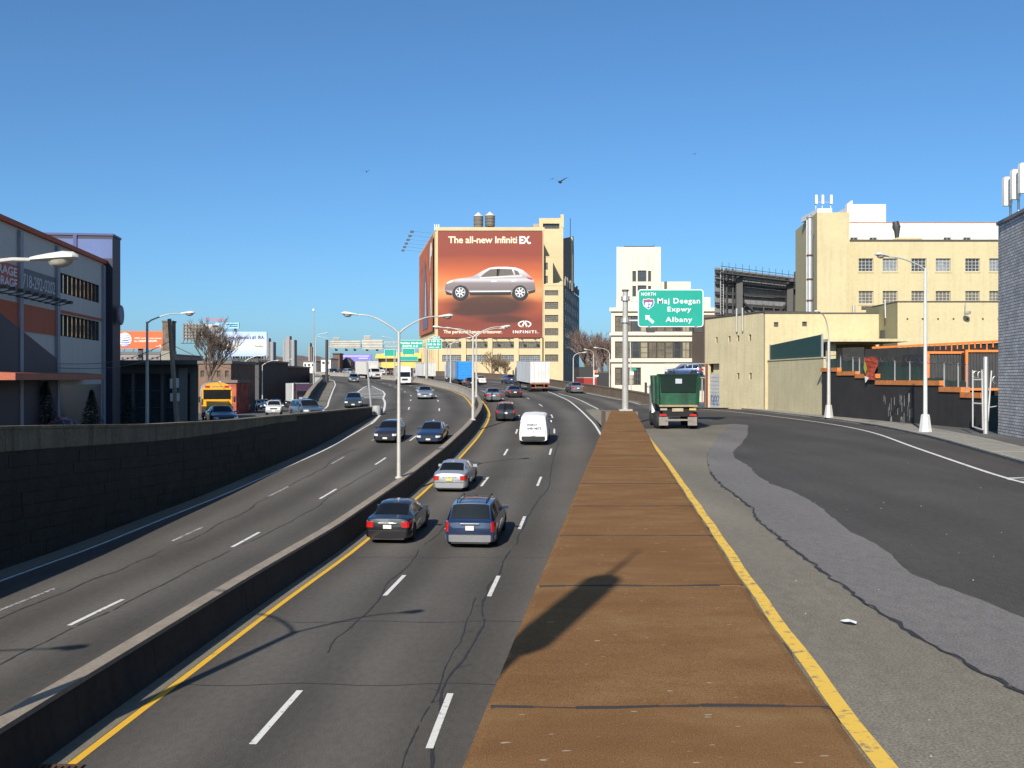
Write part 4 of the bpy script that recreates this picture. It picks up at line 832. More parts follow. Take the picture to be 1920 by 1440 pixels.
for o in ops: window(wp, *o, D_+.1, 2, 2, GLASS, FRAMEW, .06)
m = MB(); m.box(X(1592, D_), X(1960, D_), D_-.1, D_+.4, Z(418, D_)+.003, Z(416.5, D_)); m.build('coping', M('red_coping', (.4, .16, .12)), wp)
m = MB(); m.box(X(1599, 130), X(1661, 130), 130, 140, Z(420, 130), Z(383, 130)); m.prism([(X(1588, 130), Z(420, 130)), (X(1599, 130)-.01, Z(420, 130)), (X(1599, 130)-.01, Z(375, 130)), (X(1590, 130), Z(382, 130))], 130.1, 131); m.build('stair_house', WHITEP, wp)
m = MB(); 
for s_ in (0, .45): m.bar((X(1601, 129.8)+s_, 129.8, Z(418, 130)), (X(1601, 129.8)+s_, 129.8, Z(390, 130)), .05)
for k in range(6): m.bar((X(1601, 129.8), 129.8, Z(418, 130)+.3+k*.3), (X(1601, 129.8)+.45, 129.8, Z(418, 130)+.3+k*.3), .04)
m.build('ladder', STEEL, wp)
m = MB(); m.box(X(1697, 107), X(1744, 107), 109, 113, Z(451, 108), Z(440, 107)); m.prism([(X(1677, 107), Z(451, 108)), (X(1697, 107)-.01, Z(451, 108)), (X(1697, 107)-.01, Z(440, 107))], 109.1, 112); m.build('roof_bulkhead', YEL, ym)
m = MB(); m.tube([(X(1702, 107), 110, Z(440, 107)), (X(1702, 107), 110, Z(426, 107)), (X(1701, 107), 110, Z(418, 107)), (X(1699, 107), 110, Z(407, 107))], [.22, .3, .45, .3], 10); m.build('cowl_vent', STEELD, ym, True)
def cell(name, label, px, py0, py1, d, pxs, w):
    t = thing(name, label, 'antenna', (X(px, d), d, Z(py1, d)))
    for p in pxs:
        x = X(p, d); h = Z(py0, d)-Z(py1, d); m = MB(); m.tube([(x, d+.25, Z(py1, d)), (x, d+.25, Z(py0, d)-.1)], .05, 6); m.build('mast', STEEL, t)
        m = MB(); r = w/2; z0_, z1_ = Z(py1, d)+h*.35, Z(py0, d)
        m.prism([(x-r, z0_), (x+r, z0_), (x+r, z1_-.08), (x+r*.6, z1_), (x-r*.6, z1_), (x-r, z1_-.08)], d, d+.2); m.build('antenna_panel', M('antenna_white', (.6, .6, .57)), t)
    m = MB(); m.bar((X(min(pxs), d), d+.3, Z(py1, d)+h*.5), (X(max(pxs), d), d+.3, Z(py1, d)+h*.5), .05); m.build('crossbar', STEEL, t)
cell('cell_antenna', 'small trio of white cell antennas on the blank yellow tower', 1545, 365, 391, 107, (1531, 1543, 1559), .25)
# ---------------------------------------------------------------- dark billboard seen from behind
bb = thing('steel_billboard', 'large dark steel billboard seen from behind with girders and catwalks', 'billboard', (X(1430, 128), 128, 4))
D_ = 128.0
def bzp(px, py, off=0): return (X(px, D_), D_+off+(px-1340)*.03, Z(py, D_))
def ytop(px): return 501+(px-1340)*.065
npan = 14
for k in range(npan):
    a, b = 1340+k*175/npan, 1340+(k+1)*175/npan
    m = MB(); p = [bzp(a+.3, 592), bzp(b-.3, 592), bzp(b-.3, ytop(b)), bzp(a+.3, ytop(a))]; m.add(p+[(q[0], q[1]+.15, q[2]) for q in p], [(0, 1, 2, 3), (7, 6, 5, 4), (0, 4, 5, 1), (1, 5, 6, 2), (2, 6, 7, 3), (3, 7, 4, 0)]); m.build('sheet', SHEETG, bb)
for py, th in ((508, .25), (519, .16), (530, .26), (549, .24), (569, .24), (588, .22)):
    m = MB(); a = bzp(1340, py, -.5); b = bzp(1515, py+(10 if py < 540 else 4), -.5); m.bar(a, b, .3, th); m.build('girder', STEELD, bb)
for px in (1386, 1494): m = MB(); m.bar(bzp(px, 640, -1.2), bzp(px, 517, -1.2), .8); m.build('column', M('column_steel', (.075, .072, .07), .6), bb)
for px in (1350, 1362, 1375, 1415, 1440, 1462, 1484, 1508): m = MB(); m.bar(bzp(px, 592, -.7), bzp(px, 568 if px > 1380 and px < 1490 else 503, -.7), .18); m.build('upright', STEELD, bb)
m = MB()
for k in range(16): px = 1352; z = 505+k*5; m.bar(bzp(px-3, z, -.9), bzp(px+3, z, -.9), .06)
m.bar(bzp(1349, 590, -.9), bzp(1349, 503, -.9), .07); m.bar(bzp(1355, 590, -.9), bzp(1355, 503, -.9), .07); m.build('ladder', STEEL, bb)
m = MB(); m.bar(bzp(1396, 566, -1), bzp(1430, 592, -1), .22); m.bar(bzp(1496, 560, -1), bzp(1466, 588, -1), .22); m.build('brace', STEELD, bb)
m = MB()
for k in range(12): a = bzp(1348+k*14, ytop(1348+k*14)+6, -.6); m.bar(a, (a[0], a[1]-1.6, a[2]-.1), .08); m.bar((a[0], a[1]-1.6, a[2]-.1), (a[0], a[1]-1.6, a[2]+.9), .05)
a = bzp(1345, ytop(1345)+1, -2.2); b = bzp(1515, ytop(1515)+1, -2.2); m.bar(a, b, .06); m.bar((a[0], a[1], a[2]-.9), (b[0], b[1], b[2]-.9), .9, .08); m.build('catwalk', STEELD, bb)

# ---------------------------------------------------------------- black wall with orange cap, screen, containers
bw = unit('black_yard_wall', 'black painted yard wall with stepped orange cap and white drips', 'wall', 24.25, 80.2, -84.6)
def upx(px):   # photo column -> metres along the wall
    k = (px-HX)/F; c, s_ = math.cos(math.radians(-84.6)), math.sin(math.radians(-84.6)); return (k*80.2-24.25)/(c-k*s_)
def dep(u): return 80.2+u*math.sin(math.radians(-84.6))
steps = [(1541, 1571, 697), (1571, 1605, 704), (1605, 1643, 709), (1643, 1763, 722), (1763, 1803, 735), (1803, 1840, 746)]
for a, b, py in steps:
    ua, ub = upx(a), upx(b); zt = Z(py, dep((ua+ub)/2)); m = MB(); m.box(ua+.002, ub-.002, 0, .4, -3.2, zt); w_ = m.build('wall_bay', BLACKW, bw)
    m = MB(); m.box(ua-.05, ub+.05, -.08, .48, zt+.002, zt+.30); m.build('orange_cap', M('orange_cap_worn', (.50, .17, .045), .8, 0, .25, 2), w_)
DRIP = M('white_drip', (.35, .34, .33)); rg = random.Random(3)
for k in range(26):
    u = upx(1655)+rg.uniform(0, upx(1712)-upx(1655)); z = rg.uniform(-2.6, -.9); h_ = rg.uniform(.2, .9); m = MB(); m.box(u, u+rg.uniform(.015, .05), -.006, -.001, z-h_, z); m.build('paint_drip', DRIP, bw)
m = MB(); m.box(upx(1840)+.01, upx(1878), .05, .2, -3.0, Z(742, 56)); m.build('green_gate', GREENM, bw)
# chain fence with green mesh above the wall
cf = unit('screen_fence', 'chain link fence with torn green mesh above the black wall', 'fence', 24.25, 80.2, -84.6)
pk = [1545, 1571, 1594, 1606, 1672, 1700, 1730, 1764, 1790, 1806]
for i, px in enumerate(pk):
    u = upx(px); d = dep(u); zt = Z(np.interp(px, (1540, 1660, 1810), (664, 676, 682)), d); zb = Z(np.interp(px, [s[0] for s in steps], [s[2] for s in steps]), d)-.2
    m = MB(); m.tube([(u, .22, zb), (u, .22, zt)], .045, 6); m.build('post', STEEL, cf)
    if i < len(pk)-1:
        u2 = upx(pk[i+1]); m = MB(); n = 5; r5 = random.Random(i)
        for q in range(n+1): x = u+.05+(u2-u-.1)*q/n; m.v += [(x, .26+r5.uniform(-.03, .03), zb-.35), (x, .26+r5.uniform(-.03, .03), zt-(.35 if px < 1728 else 1.0)+r5.uniform(-.12, .1))]
        for q in range(n): m.f.append((2*q, 2*q+2, 2*q+3, 2*q+1))
        m.build('mesh_panel', GREENM, cf, fix=False)
        m = MB(); m.tube([(u, .2, zt-.05), ((u+u2)/2, .2, zt-.12), (u2, .2, zt-.06)], .02, 4); m.build('wire', STEELD, cf)
# razor wire coils
m = MB(); pts = []
for k in range(260): t = k/260; u = upx(1560)+(upx(1806)-upx(1560))*t; d = dep(u); px = 1560+246*t; zt = Z(np.interp(px, (1540, 1660, 1810), (664, 676, 682)), d); pts.append((u, .22+.22*math.cos(k*.75), zt+.12+.2*math.sin(k*.75)))
m.tube(pts, .009, 3); m.build('razor_wire', STEELD, cf)
# torn red banner
bn = unit('torn_banner', 'torn red and green banner hanging over the black wall', 'banner', 24.25, 80.2, -84.6)
u0, u1 = upx(1624), upx(1646); d = dep(u0); m = MB(); r5 = random.Random(8); n = 6
for j in range(n+1):
    for i in range(4): m.v.append((u0+(u1-u0)*i/3+.12*math.sin(j*1.1), -.12-.1*math.sin(j+i), Z(670+j*7+r5.uniform(-1, 1), d)))
for j in range(n):
    for i in range(3): k = j*4+i; m.f.append((k, k+1, k+5, k+4))
bm_ = M('banner_red', (.38, .06, .03), .8, 0, .1); n_, l_, p_ = nodes_of(bm_)
m.build('cloth', bm_, bn, fix=False); m = MB(); m.v = [(u0+.3, -.26, Z(676, d)), (u0+.75, -.28, Z(690, d)), (u0+.5, -.28, Z(702, d)), (u0+.15, -.26, Z(690, d))]; m.f = [(0, 1, 2, 3)]; m.build('green_scrap', M('banner_green', (.35, .4, .05)), bn, fix=False)
m = MB(); m.v = [(u0+.2, -.2, Z(705, d)), (u0+.9, -.2, Z(708, d)), (u0+.35, -.22, Z(718, d))]; m.f = [(0, 1, 2)]; m.build('white_scrap', WHITEP, bn, fix=False)
# orange framed yard shed / containers
oc = thing('orange_container_frames', 'dark corrugated shipping containers with bright orange end frames behind the fence', 'container', (X(1800, 72), 72, -3))
def frame(px0, px1, py0, py1, d, t=.16):
    m = MB(); a, b, c, e = X(px0, d), X(px1, d), Z(py1, d), Z(py0, d)
    m.box(a, a+t, d-.15, d, c, e); m.box(b-t, b, d-.15, d, c, e); m.box(a+t, b-t, d-.148, d, e-t, e); m.box(a+t, b-t, d-.148, d, c, c+t); m.build('end_frame', ORANGE, oc)
    m = MB()
    for k in range(int((b-a)/.22)): x = a+t+k*.22; m.box(x, x+.13, d-.05, d, c+t, e-t)
    m.box(a+t, b-t, d+.01, d+5, c+t, e-t); m.build('corrugated_wall', STEELD, oc)
frame(1737, 1806, 659, 735, 72); frame(1809, 1879, 656, 732, 71)
sh = thing('shed_roof_frame', 'orange bracketed roof beam of the dark shed above the fence', 'shed', (X(1760, 80), 80, -3))
d = 80.0; a = (X(1636, 84), 84, Z(652, 84)); b = (X(1885, 74), 74, Z(639, 74)); m = MB(); m.bar(a, b, .12, .16); a2 = (a[0], a[1], a[2]-.3); 
for k in range(24):
    t = k/24; p = (a[0]+(b[0]-a[0])*t, a[1]+(b[1]-a[1])*t, a[2]+(b[2]-a[2])*t); m.bar((p[0], p[1], p[2]-.05), (p[0], p[1], p[2]-.45 if k % 3 else p[2]-.6), .07)
m.build('beam', ORANGE, sh)
m = MB()
for px in (1638, 1653, 1661): m.bar((X(px, 84), 83.8, Z(652, 84)), (X(px, 84), 83.8, Z(712, 84)), .08)
m.bar((X(1653, 84), 83.8, Z(697, 84)), (X(1661, 84), 83.8, Z(697, 84)), .06); m.build('post', ORANGE, sh)
m = MB(); m.hexa([(a[0]-.5, 84.3, -3.2), (b[0], 74.3, -3.2), (b[0], 88, -3.2), (a[0]-.5, 88, -3.2)], [(a[0]-.5, 84.3, a[2]-.12), (b[0], 74.3, b[2]-.12), (b[0], 88, b[2]-.1), (a[0]-.5, 88, a[2]-.1)]); m.build('shed_wall', M('shed_black', (.02, .019, .019), .8, 0, .3), sh)
m = MB(); m.hexa([(X(1562, 87), 84.5, -3.2), (a[0]-.52, 84.5, -3.2), (a[0]-.52, 86, -3.2), (X(1562, 87), 86, -3.2)], [(X(1562, 87), 84.5, Z(653, 86)), (a[0]-.52, 84.5, Z(652, 86)), (a[0]-.52, 86, Z(652, 86)), (X(1562, 87), 86, Z(653, 86))]); m.build('shed_wall', MATS['shed_black'], sh)
# gate uprights by the brick building
gt = thing('gate_frame', 'grey tubular gate frame with wire coils beside the brick building', 'gate', (X(1850, 52.5), 52.5, -2.87))
def gp(px, py, d=52.6): return tuple(W(px, py, d))
for seg, r in (([(1824, 694), (1824, 800)], .045), ([(1841, 693), (1843, 806)], .045), ([(1824, 712), (1842, 712)], .04), ([(1824, 756), (1842, 757)], .04), ([(1824, 800), (1843, 806)], .04), ([(1848, 669), (1848, 815)], .13), ([(1859, 695), (1852, 790)], .05), ([(1848, 765), (1878, 760)], .03), ([(1877, 752), (1872, 812)], .05)):
    m = MB(); m.tube([gp(*p) for p in seg], r, 8); m.build('tube', STEEL, gt, True)
m = MB()
for cx_, cy_ in ((1830, 702), (1838, 703), (1866, 712), (1873, 708)):
    m.tube([gp(cx_+5*math.cos(t*.5), cy_+6.5*math.sin(t*.5), 52.8) for t in range(13)], .014, 4)
m.build('wire_coil', STEEL, gt)
# grey brick building at the right edge
gbm = M('grey_brick', (.30, .295, .31), .85, 0, 0); n, l, p = nodes_of(gbm)
tc = n.new('ShaderNodeTexCoord'); mp = n.new('ShaderNodeMapping'); mp.inputs['Rotation'].default_value = (math.radians(90), 0, 0); l.new(tc.outputs['Object'], mp.inputs[0])
bt = n.new('ShaderNodeTexBrick'); l.new(mp.outputs[0], bt.inputs[0]); bt.inputs['Scale'].default_value = 1.0; bt.inputs['Brick Width'].default_value = .42; bt.inputs['Row Height'].default_value = .15; bt.inputs['Mortar Size'].default_value = .018
bt.inputs['Color1'].default_value = (.62, .60, .59, 1); bt.inputs['Color2'].default_value = (.45, .43, .43, 1); bt.inputs['Mortar'].default_value = (.13, .125, .13, 1)
nz = n.new('ShaderNodeTexNoise'); nz.inputs['Scale'].default_value = 1.1; l.new(tc.outputs['Object'], nz.inputs['Vector']); mx = n.new('ShaderNodeMixRGB'); mx.blend_type = 'MULTIPLY'; mx.inputs[0].default_value = .6
l.new(bt.outputs[0], mx.inputs[1]); l.new(nz.outputs[0], mx.inputs[2]); gm = n.new('ShaderNodeVectorMath'); gm.operation = 'SCALE'; gm.inputs['Scale'].default_value = 1.45; l.new(mx.outputs[0], gm.inputs[0]); l.new(gm.outputs[0], p.inputs['Base Color'])
bp = n.new('ShaderNodeBump'); bp.inputs['Strength'].default_value = .9; bp.inputs['Distance'].default_value = .04; l.new(bt.outputs[1], bp.inputs['Height']); bp.invert = True; l.new(bp.outputs[0], p.inputs['Normal'])
gb = unit('grey_brick_building', 'grey painted brick building at the right edge of the picture', 'building', 24.95, 52, -100.5)
m = MB(); m.box(0, 26, 0, 10, -3.0, 7.85); m.build('wall', gbm, gb); m = MB(); m.box(-.08, 26, -.08, 10, 7.852, 8.02); m.build('coping', M('brick_coping', (.22, .21, .21)), gb)
t = thing('cell_antenna', 'big trio of white cell antennas on the grey brick building', 'antenna', (X(1890, 50), 50, 8))
for px, pt, pb in ((1889, 332, 386), (1904, 318, 374), (1919, 306, 362)):
    d = 50.0-(px-1889)*.05; x = X(px, d); m = MB(); m.tube([(x+.25, d+.2, 7.9), (x+.25, d+.2, Z(pt, d)-.3)], .06, 8); m.build('mast', STEEL, t)
    m = MB(); m.prism([(x-.2, Z(pb, d)), (x+.14, Z(pb, d)), (x+.2, Z(pb, d)+.12), (x+.2, Z(pt, d)-.1), (x+.1, Z(pt, d)), (x-.16, Z(pt, d)), (x-.2, Z(pt, d)-.1)], d-.1, d+.15); m.build('antenna_panel', MATS['antenna_white'], t, True)
# ================================================================ vehicles
TYRE = M('tyre_rubber', (.015, .015, .015), .85, 0, .2, 6); RIM = M('alloy_rim', (.42, .42, .43), .35, .8, .1, 5); HUBC = M('steel_hub', (.25, .25, .25), .5, .6)
CGLASS = M('car_glass', (.008, .009, .010), .08, 0, .25, 2, spec=.4); TRIM = M('black_trim', (.018, .018, .019), .55, 0, .15); UNDER = M('underbody', (.01, .01, .01), .9)
HEADL = M('headlamp_glass', (.72, .72, .72), .12, .2, .1, 8, coat=1); TAILR = M('tail_lamp_red', (.42, .012, .010), .2, 0, .12, 6, coat=1); AMBER = M('lamp_amber', (.6, .2, .02), .25, 0, .1); PLATE = M('plate_white', (.62, .6, .52), .5, 0, .15, 8); PLATEY = M('plate_yellow', (.6, .45, .12), .5, 0, .15, 8); CHROME = M('chrome', (.6, .6, .6), .12, 1, .05)
_wd = {}
def wheel_meshes(r, w):
    k = (round(r, 2), round(w, 2))
    if k not in _wd:
        m = MB(); m.lathe([(r*.62, -w/2), (r*.9, -w/2), (r, -w*.32), (r, w*.32), (r*.9, w/2), (r*.62, w/2)], n=20, axis='x'); t = m.build('tyre', TYRE, smooth=True)
        m = MB(); m.lathe([(r*.63, -w*.4), (r*.63, w*.43), (r*.55, w*.47), (r*.5, w*.3), (r*.12, w*.36), (r*.1, w*.42)], n=20, axis='x')
        for q in range(5):
            a = 2*math.pi*q/5; c, s_ = math.cos(a), math.sin(a); f = lambda rr_, ww: (rr_*c-ww*s_, rr_*s_+ww*c)
            p = [f(r*.1, -r*.08), f(r*.58, -r*.06), f(r*.58, r*.06), f(r*.1, r*.08)]; m.prism(p, w*.3, w*.46, 'x')
        ri = m.build('rim', RIM, smooth=True); _wd[k] = (t.data, ri.data)
        bpy.data.objects.remove(t); bpy.data.objects.remove(ri)
    return _wd[k]
def wheel(root, x, y, r, w):
    td, rd = wheel_meshes(r, w)
    t = bpy.data.objects.new('tyre', td); COL.objects.link(t); o = t; o.name = 'wheel'; o.parent = root; o.location = (x, y, r)
    if x < 0: o.rotation_euler = (0, 0, math.pi)
    q = bpy.data.objects.new('rim', rd); COL.objects.link(q); q.parent = o
    return o
# key stations: y, width factor, shoulder z, (w5,z5), (w6,z6), z7   (front is +y)
KIND = {
 'sedan': dict(L=4.75, Wd=1.80, zb=.22, wr=.32, fw=1.42, rw=-1.36, key=[(2.38, .74, .60, .66, .63, .42, .65, .66), (2.26, .90, .66, .74, .70, .5, .73, .74), (1.95, .98, .75, .80, .80, .55, .84, .85), (1.3, 1, .84, .84, .90, .58, .94, .95), (.98, 1, .89, .85, .96, .6, .995, 1.0), (.22, 1, .92, .69, 1.34, .5, 1.40, 1.42), (-.4, 1, .93, .70, 1.365, .52, 1.425, 1.44), (-.95, 1, .95, .68, 1.33, .5, 1.385, 1.40), (-1.72, .985, .97, .79, 1.01, .55, 1.045, 1.05), (-2.18, .95, .96, .78, .99, .5, 1.015, 1.02), (-2.32, .90, .90, .74, .955, .5, .98, .985), (-2.375, .85, .60, .72, .75, .5, .77, .77)],
   ws=(.98, .22), rg=(-.95, -1.72), side=[(.78, -.32), (-.40, -1.10), (-1.16, -1.5)], tl=(.66, .88, .20, .34), hl=(.52, .66, .16, .36)),
 'hatch': dict(L=4.1, Wd=1.73, zb=.22, wr=.31, fw=1.22, rw=-1.25, key=[(2.05, .76, .60, .66, .63, .42, .65, .66), (1.93, .92, .68, .74, .73, .5, .76, .77), (1.6, .99, .78, .80, .84, .55, .88, .89), (.85, 1, .90, .85, .98, .6, 1.01, 1.02), (.1, 1, .93, .70, 1.36, .5, 1.41, 1.43), (-.5, 1, .94, .71, 1.38, .52, 1.43, 1.45), (-1.5, 1, .95, .68, 1.35, .5, 1.39, 1.41), (-1.9, .97, .96, .78, 1.0, .55, 1.03, 1.04), (-2.0, .93, .86, .76, .92, .5, .94, .95), (-2.05, .86, .6, .74, .76, .5, .78, .78)],
   ws=(.85, .1), rg=(-1.5, -1.9), side=[(.65, -.38), (-.46, -1.15), (-1.2, -1.6)], tl=(.68, .90, .24, .26), hl=(.55, .70, .17, .34)),
 'suv': dict(L=4.65, Wd=1.86, zb=.32, wr=.37, fw=1.42, rw=-1.36, key=[(2.32, .78, .80, .68, .86, .45, .88, .89), (2.2, .92, .88, .75, .93, .5, .95, .96), (1.9, .99, .94, .80, 1.0, .55, 1.03, 1.04), (1.05, 1, 1.0, .85, 1.09, .6, 1.12, 1.13), (.35, 1, 1.03, .74, 1.56, .52, 1.63, 1.65), (-.6, 1, 1.04, .75, 1.62, .54, 1.69, 1.71), (-1.95, .99, 1.05, .72, 1.58, .52, 1.64, 1.66), (-2.2, .96, 1.05, .80, 1.1, .55, 1.12, 1.13), (-2.3, .92, .98, .80, 1.0, .55, 1.02, 1.02), (-2.33, .88, .6, .78, .8, .5, .8, .8)],
   ws=(1.05, .35), rg=(-1.95, -2.2), side=[(.85, -.22), (-.3, -1.15), (-1.22, -1.95)], tl=(.80, 1.06, .34, .24), hl=(.72, .86, .2, .34)),
 'minivan': dict(L=4.95, Wd=1.96, zb=.24, wr=.34, fw=1.6, rw=-1.5, key=[(2.47, .76, .62, .66, .66, .42, .68, .69), (2.34, .92, .72, .74, .78, .5, .81, .82), (2.0, .99, .84, .80, .92, .55, .95, .96), (1.35, 1, .96, .86, 1.06, .6, 1.1, 1.11), (.45, 1, .99, .74, 1.54, .52, 1.61, 1.63), (-.6, 1, 1.0, .76, 1.62, .56, 1.69, 1.71), (-2.0, .99, 1.0, .74, 1.6, .56, 1.66, 1.68), (-2.32, .96, 1.0, .84, 1.06, .58, 1.08, 1.08), (-2.42, .93, .94, .82, .98, .55, 1.0, 1.0), (-2.46, .9, .6, .8, .8, .5, .8, .8)],
   ws=(1.35, .45), rg=(-2.0, -2.32), side=[(1.05, .05), (-.03, -1.0), (-1.06, -2.05)], tl=(.66, 1.02, .3, .17), hl=(.62, .78, .2, .36)),
 'van': dict(L=5.4, Wd=2.02, zb=.34, wr=.37, fw=1.85, rw=-1.6, key=[(2.7, .80, .95, .70, 1.0, .45, 1.03, 1.04), (2.58, .94, 1.05, .78, 1.1, .5, 1.13, 1.14), (2.2, 1, 1.14, .84, 1.22, .6, 1.25, 1.26), (1.9, 1, 1.2, .86, 1.3, .6, 1.33, 1.34), (1.15, 1, 1.22, .84, 1.92, .66, 2.02, 2.06), (0, 1, 1.22, .86, 2.0, .70, 2.12, 2.16), (-2.52, 1, 1.22, .85, 2.0, .70, 2.1, 2.13), (-2.66, .985, 1.22, .84, 1.95, .68, 2.04, 2.06), (-2.695, .96, .9, .84, 1.86, .66, 1.95, 1.97)],
   ws=(1.9, 1.15), rg=None, side=[(1.65, .75)], tl=(.75, 1.12, .36, .12), hl=(.85, 1.05, .2, .3)),
}
def car(name, label, cat, kind, body, sx=1.0, sz=1.0, rim=None, group=None, rack=False, plate=PLATE, lowtrim=None, antenna=False, brake=False):
    K = KIND[kind]; key = np.array(sorted(K['key'])); hw_ = K['Wd']/2; zb = K['zb']; wr = K['wr']; L = K['L']
    root = thing(name, label, cat, world=False, group=group)
    def ring(y):
        c = [np.interp(y, key[:, 0], key[:, i]) for i in range(1, 8)]; w, sh, w5, z5, w6, z6, z7 = c; w *= hw_
        z0 = zb; ar = 0
        for cy in (K['fw'], K['rw']):
            q = (wr+.07)**2-(y-cy)**2
            if q > 0: ar = max(ar, wr+math.sqrt(q))
        zs_ = max(z0, ar-.0 if ar else 0); zmid = max((zb+sh)/2+.06, zs_+.05); zmid = min(zmid, sh-.03); zs_ = min(zs_, zmid-.02)
        return [(0, z0 if not ar else zs_), (w*.80, max(z0, zs_-.0)), (w*.975, max(z0+.06, zs_)), (w, zmid), (w*.965, sh), (w5*hw_*min(1, w/hw_+.08), z5), (w6*hw_*min(1, w/hw_+.1), z6), (0, z7)]
    ys_ = set(float(v) for v in key[:, 0])
    for cy in (K['fw'], K['rw']):
        for a in (-1, -.8, -.45, 0, .45, .8, 1): ys_.add(cy+a*(wr+.068))
    ys_ = sorted(ys_); ys2 = [ys_[0]]
    for y in ys_[1:]:
        if y-ys2[-1] > .03: ys2.append(y)
    m = MB(); N = 14
    for y in ys2:
        r = ring(y); pts = [(x, z) for x, z in r]+[(-x, z) for x, z in r[6:0:-1]]
        m.v += [(x*sx, y, z*sz) for x, z in pts]
    for j in range(len(ys2)-1):
        for i in range(N): m.f.append((j*N+i, j*N+(i+1) % N, (j+1)*N+(i+1) % N, (j+1)*N+i))
    for b, rv in ((0, 1), ((len(ys2)-1)*N, -1)):
        for i in range(7):
            a, c = b+i, b+(N-i) % N; a2, c2 = b+i+1, b+(N-i-1) % N
            f = [q for q in (a, a2, c2, c)]; f = list(dict.fromkeys(f))
            if len(f) > 2: m.f.append(tuple(f[::rv]))
    bo = m.build('body', body, root, smooth=32)
    off = .008
    def lerp(a, b, t): return (a[0]+(b[0]-a[0])*t, a[1]+(b[1]-a[1])*t)
    def across(y0, y1, nm):      # windscreen or rear window
        m = MB(); s_ = 1 if y0 > y1 else -1
        yy = [y0+(y1-y0)*t for t in (.06, .5, .93)]
        for y in yy:
            r = ring(y); e = lerp(r[6], r[5], .72); sg_ = 1 if nm == 'windshield' else -1
            for x, z in ((-e[0], e[1]), (-r[6][0], r[6][1]), r[7], (r[6][0], r[6][1]), e): m.v.append((x*sx, y+sg_*off, z*sz+off*1.2))
        for j in range(2):
            for i in range(4): k = j*5+i; m.f.append((k, k+1, k+6, k+5))
        return m.build(nm, CGLASS, bo, smooth=True)
    across(*K['ws'], 'windshield')
    if K['rg']: across(*K['rg'], 'rear_window')
    for a, b in K['side']:
        for sgn in (-1, 1):
            m = MB()
            for y in (a, b):
                r = ring(y); p = lerp(r[4], r[5], .10); q = lerp(r[4], r[5], .88)
                m.v += [((p[0]+off)*sgn*sx, y, p[1]*sz), ((q[0]+off)*sgn*sx, y, q[1]*sz)]
            m.f.append((0, 1, 3, 2)); m.build('side_window', CGLASS, bo)
    W2 = hw_*sx
    for cy in (K['fw'], K['rw']):
        for sgn in (-1, 1): wheel(root, sgn*(W2-.12), cy, wr, .21)
    ye, yf = float(key[0, 0]), float(key[-1, 0])
    tz0, tz1, tw, tin = K['tl']; hz0, hz1, hh, hwid = K['hl']
    def endlamp(y, z0, z1, wid, out, mat, nm, s_):
        for sgn in (-1, 1):
            m = MB(); xo = W2
            pl = [(wid, .025), (.86, .025), (.93, -.04), (.975, -.2), (1.004, -.36), (wid, -.36)] if s_ < 0 else [(wid, .02), (.77, .02), (.93, -.10), (.992, -.36), (wid, -.36)]
            pl = [((W2-wid if a == wid else a*W2)*sgn, y+s_*b) for a, b in pl]; n = len(pl)
            for z, g_ in ((z0, 1), ((z0+z1)/2, 1.0), (z1, .975)): m.v += [(a*g_, b, z) for a, b in pl]
            for k in range(2):
                for i in range(n): m.f.append((k*n+i, k*n+(i+1) % n, (k+1)*n+(i+1) % n, (k+1)*n+i))
            m.f.append(tuple(range(n))); m.f.append(tuple(range(2*n, 3*n))[::-1])
            m.build(nm, mat, bo)
    endlamp(ye, tz0*sz, tz1*sz, tin, .02, TAILR, 'taillight', -1); endlamp(yf, hz0*sz, hz1*sz, hwid, .02, HEADL, 'headlight', 1)
    # bumpers
    for y, s_ in ((ye, -1), (yf, 1)):
        m = MB(); z0, z1 = (zb+.04)*sz, (zb+.30)*sz; w = W2
        pl = [(-w*.995, y-s_*.5), (-w*.97, y-s_*.16), (-w*.80, y+s_*.03), (0, y+s_*.07), (w*.80, y+s_*.03), (w*.97, y-s_*.16), (w*.995, y-s_*.5)]
        n = len(pl)
        for z, g_ in ((z0, .97), (z0+.05, 1), (z1-.04, 1), (z1, .97)): m.v += [(px*g_, py, z) for px, py in pl]
        m.v += [(px*.9, py-s_*.12, z1) for px, py in pl]; m.v += [(px*.9, py-s_*.12, z0) for px, py in pl]
        for j in range(5):
            for i in range(n-1): m.f.append((j*n+i, j*n+i+1, (j+1)*n+i+1, (j+1)*n+i))
        m.build('bumper', lowtrim or body, root, smooth=True)
    m = MB(); m.box(-.16, .16, ye-.06, ye+.02, (.62 if kind in ('sedan', 'hatch') else .72)*sz, (.76 if kind in ('sedan', 'hatch') else .88)*sz); m.build('license_plate', plate, root)
    m = MB(); m.box(-.16, .16, yf-.02, yf+.09, (zb+.12)*sz, (zb+.24)*sz); m.build('license_plate', plate, root)
    m = MB(); m.box(-W2*.83, W2*.83, ye-.012, ye+.1, (zb+.305)*sz, (zb+.325)*sz); m.build('bumper_seam', TRIM, root)
    m = MB(); m.box(-W2*.72, W2*.72, ye-.03, ye+.1, (zb-.03)*sz, (zb+.07)*sz); m.build('valance', TRIM, root)
    if kind != 'van': m = MB(); zt_ = (.80 if kind in ('sedan', 'hatch') else .93)*sz; m.box(-.36, .36, ye-.045, ye+.05, zt_, zt_+.035); m.build('trunk_strip', CHROME if kind != 'suv' else TRIM, root)
    m = MB(); m.box(-.42*sx, .42*sx, yf-.06, yf+.012, (hz0-.04)*sz, (hz1-.03)*sz); m.build('grille', TRIM, bo)
    m = MB(); m.box(-W2*.8, W2*.8, ye+.15, yf-.15, (zb-.06)*sz, (zb+.02)*sz); m.build('underbody', UNDER, root)
    my = K['ws'][0]-.35
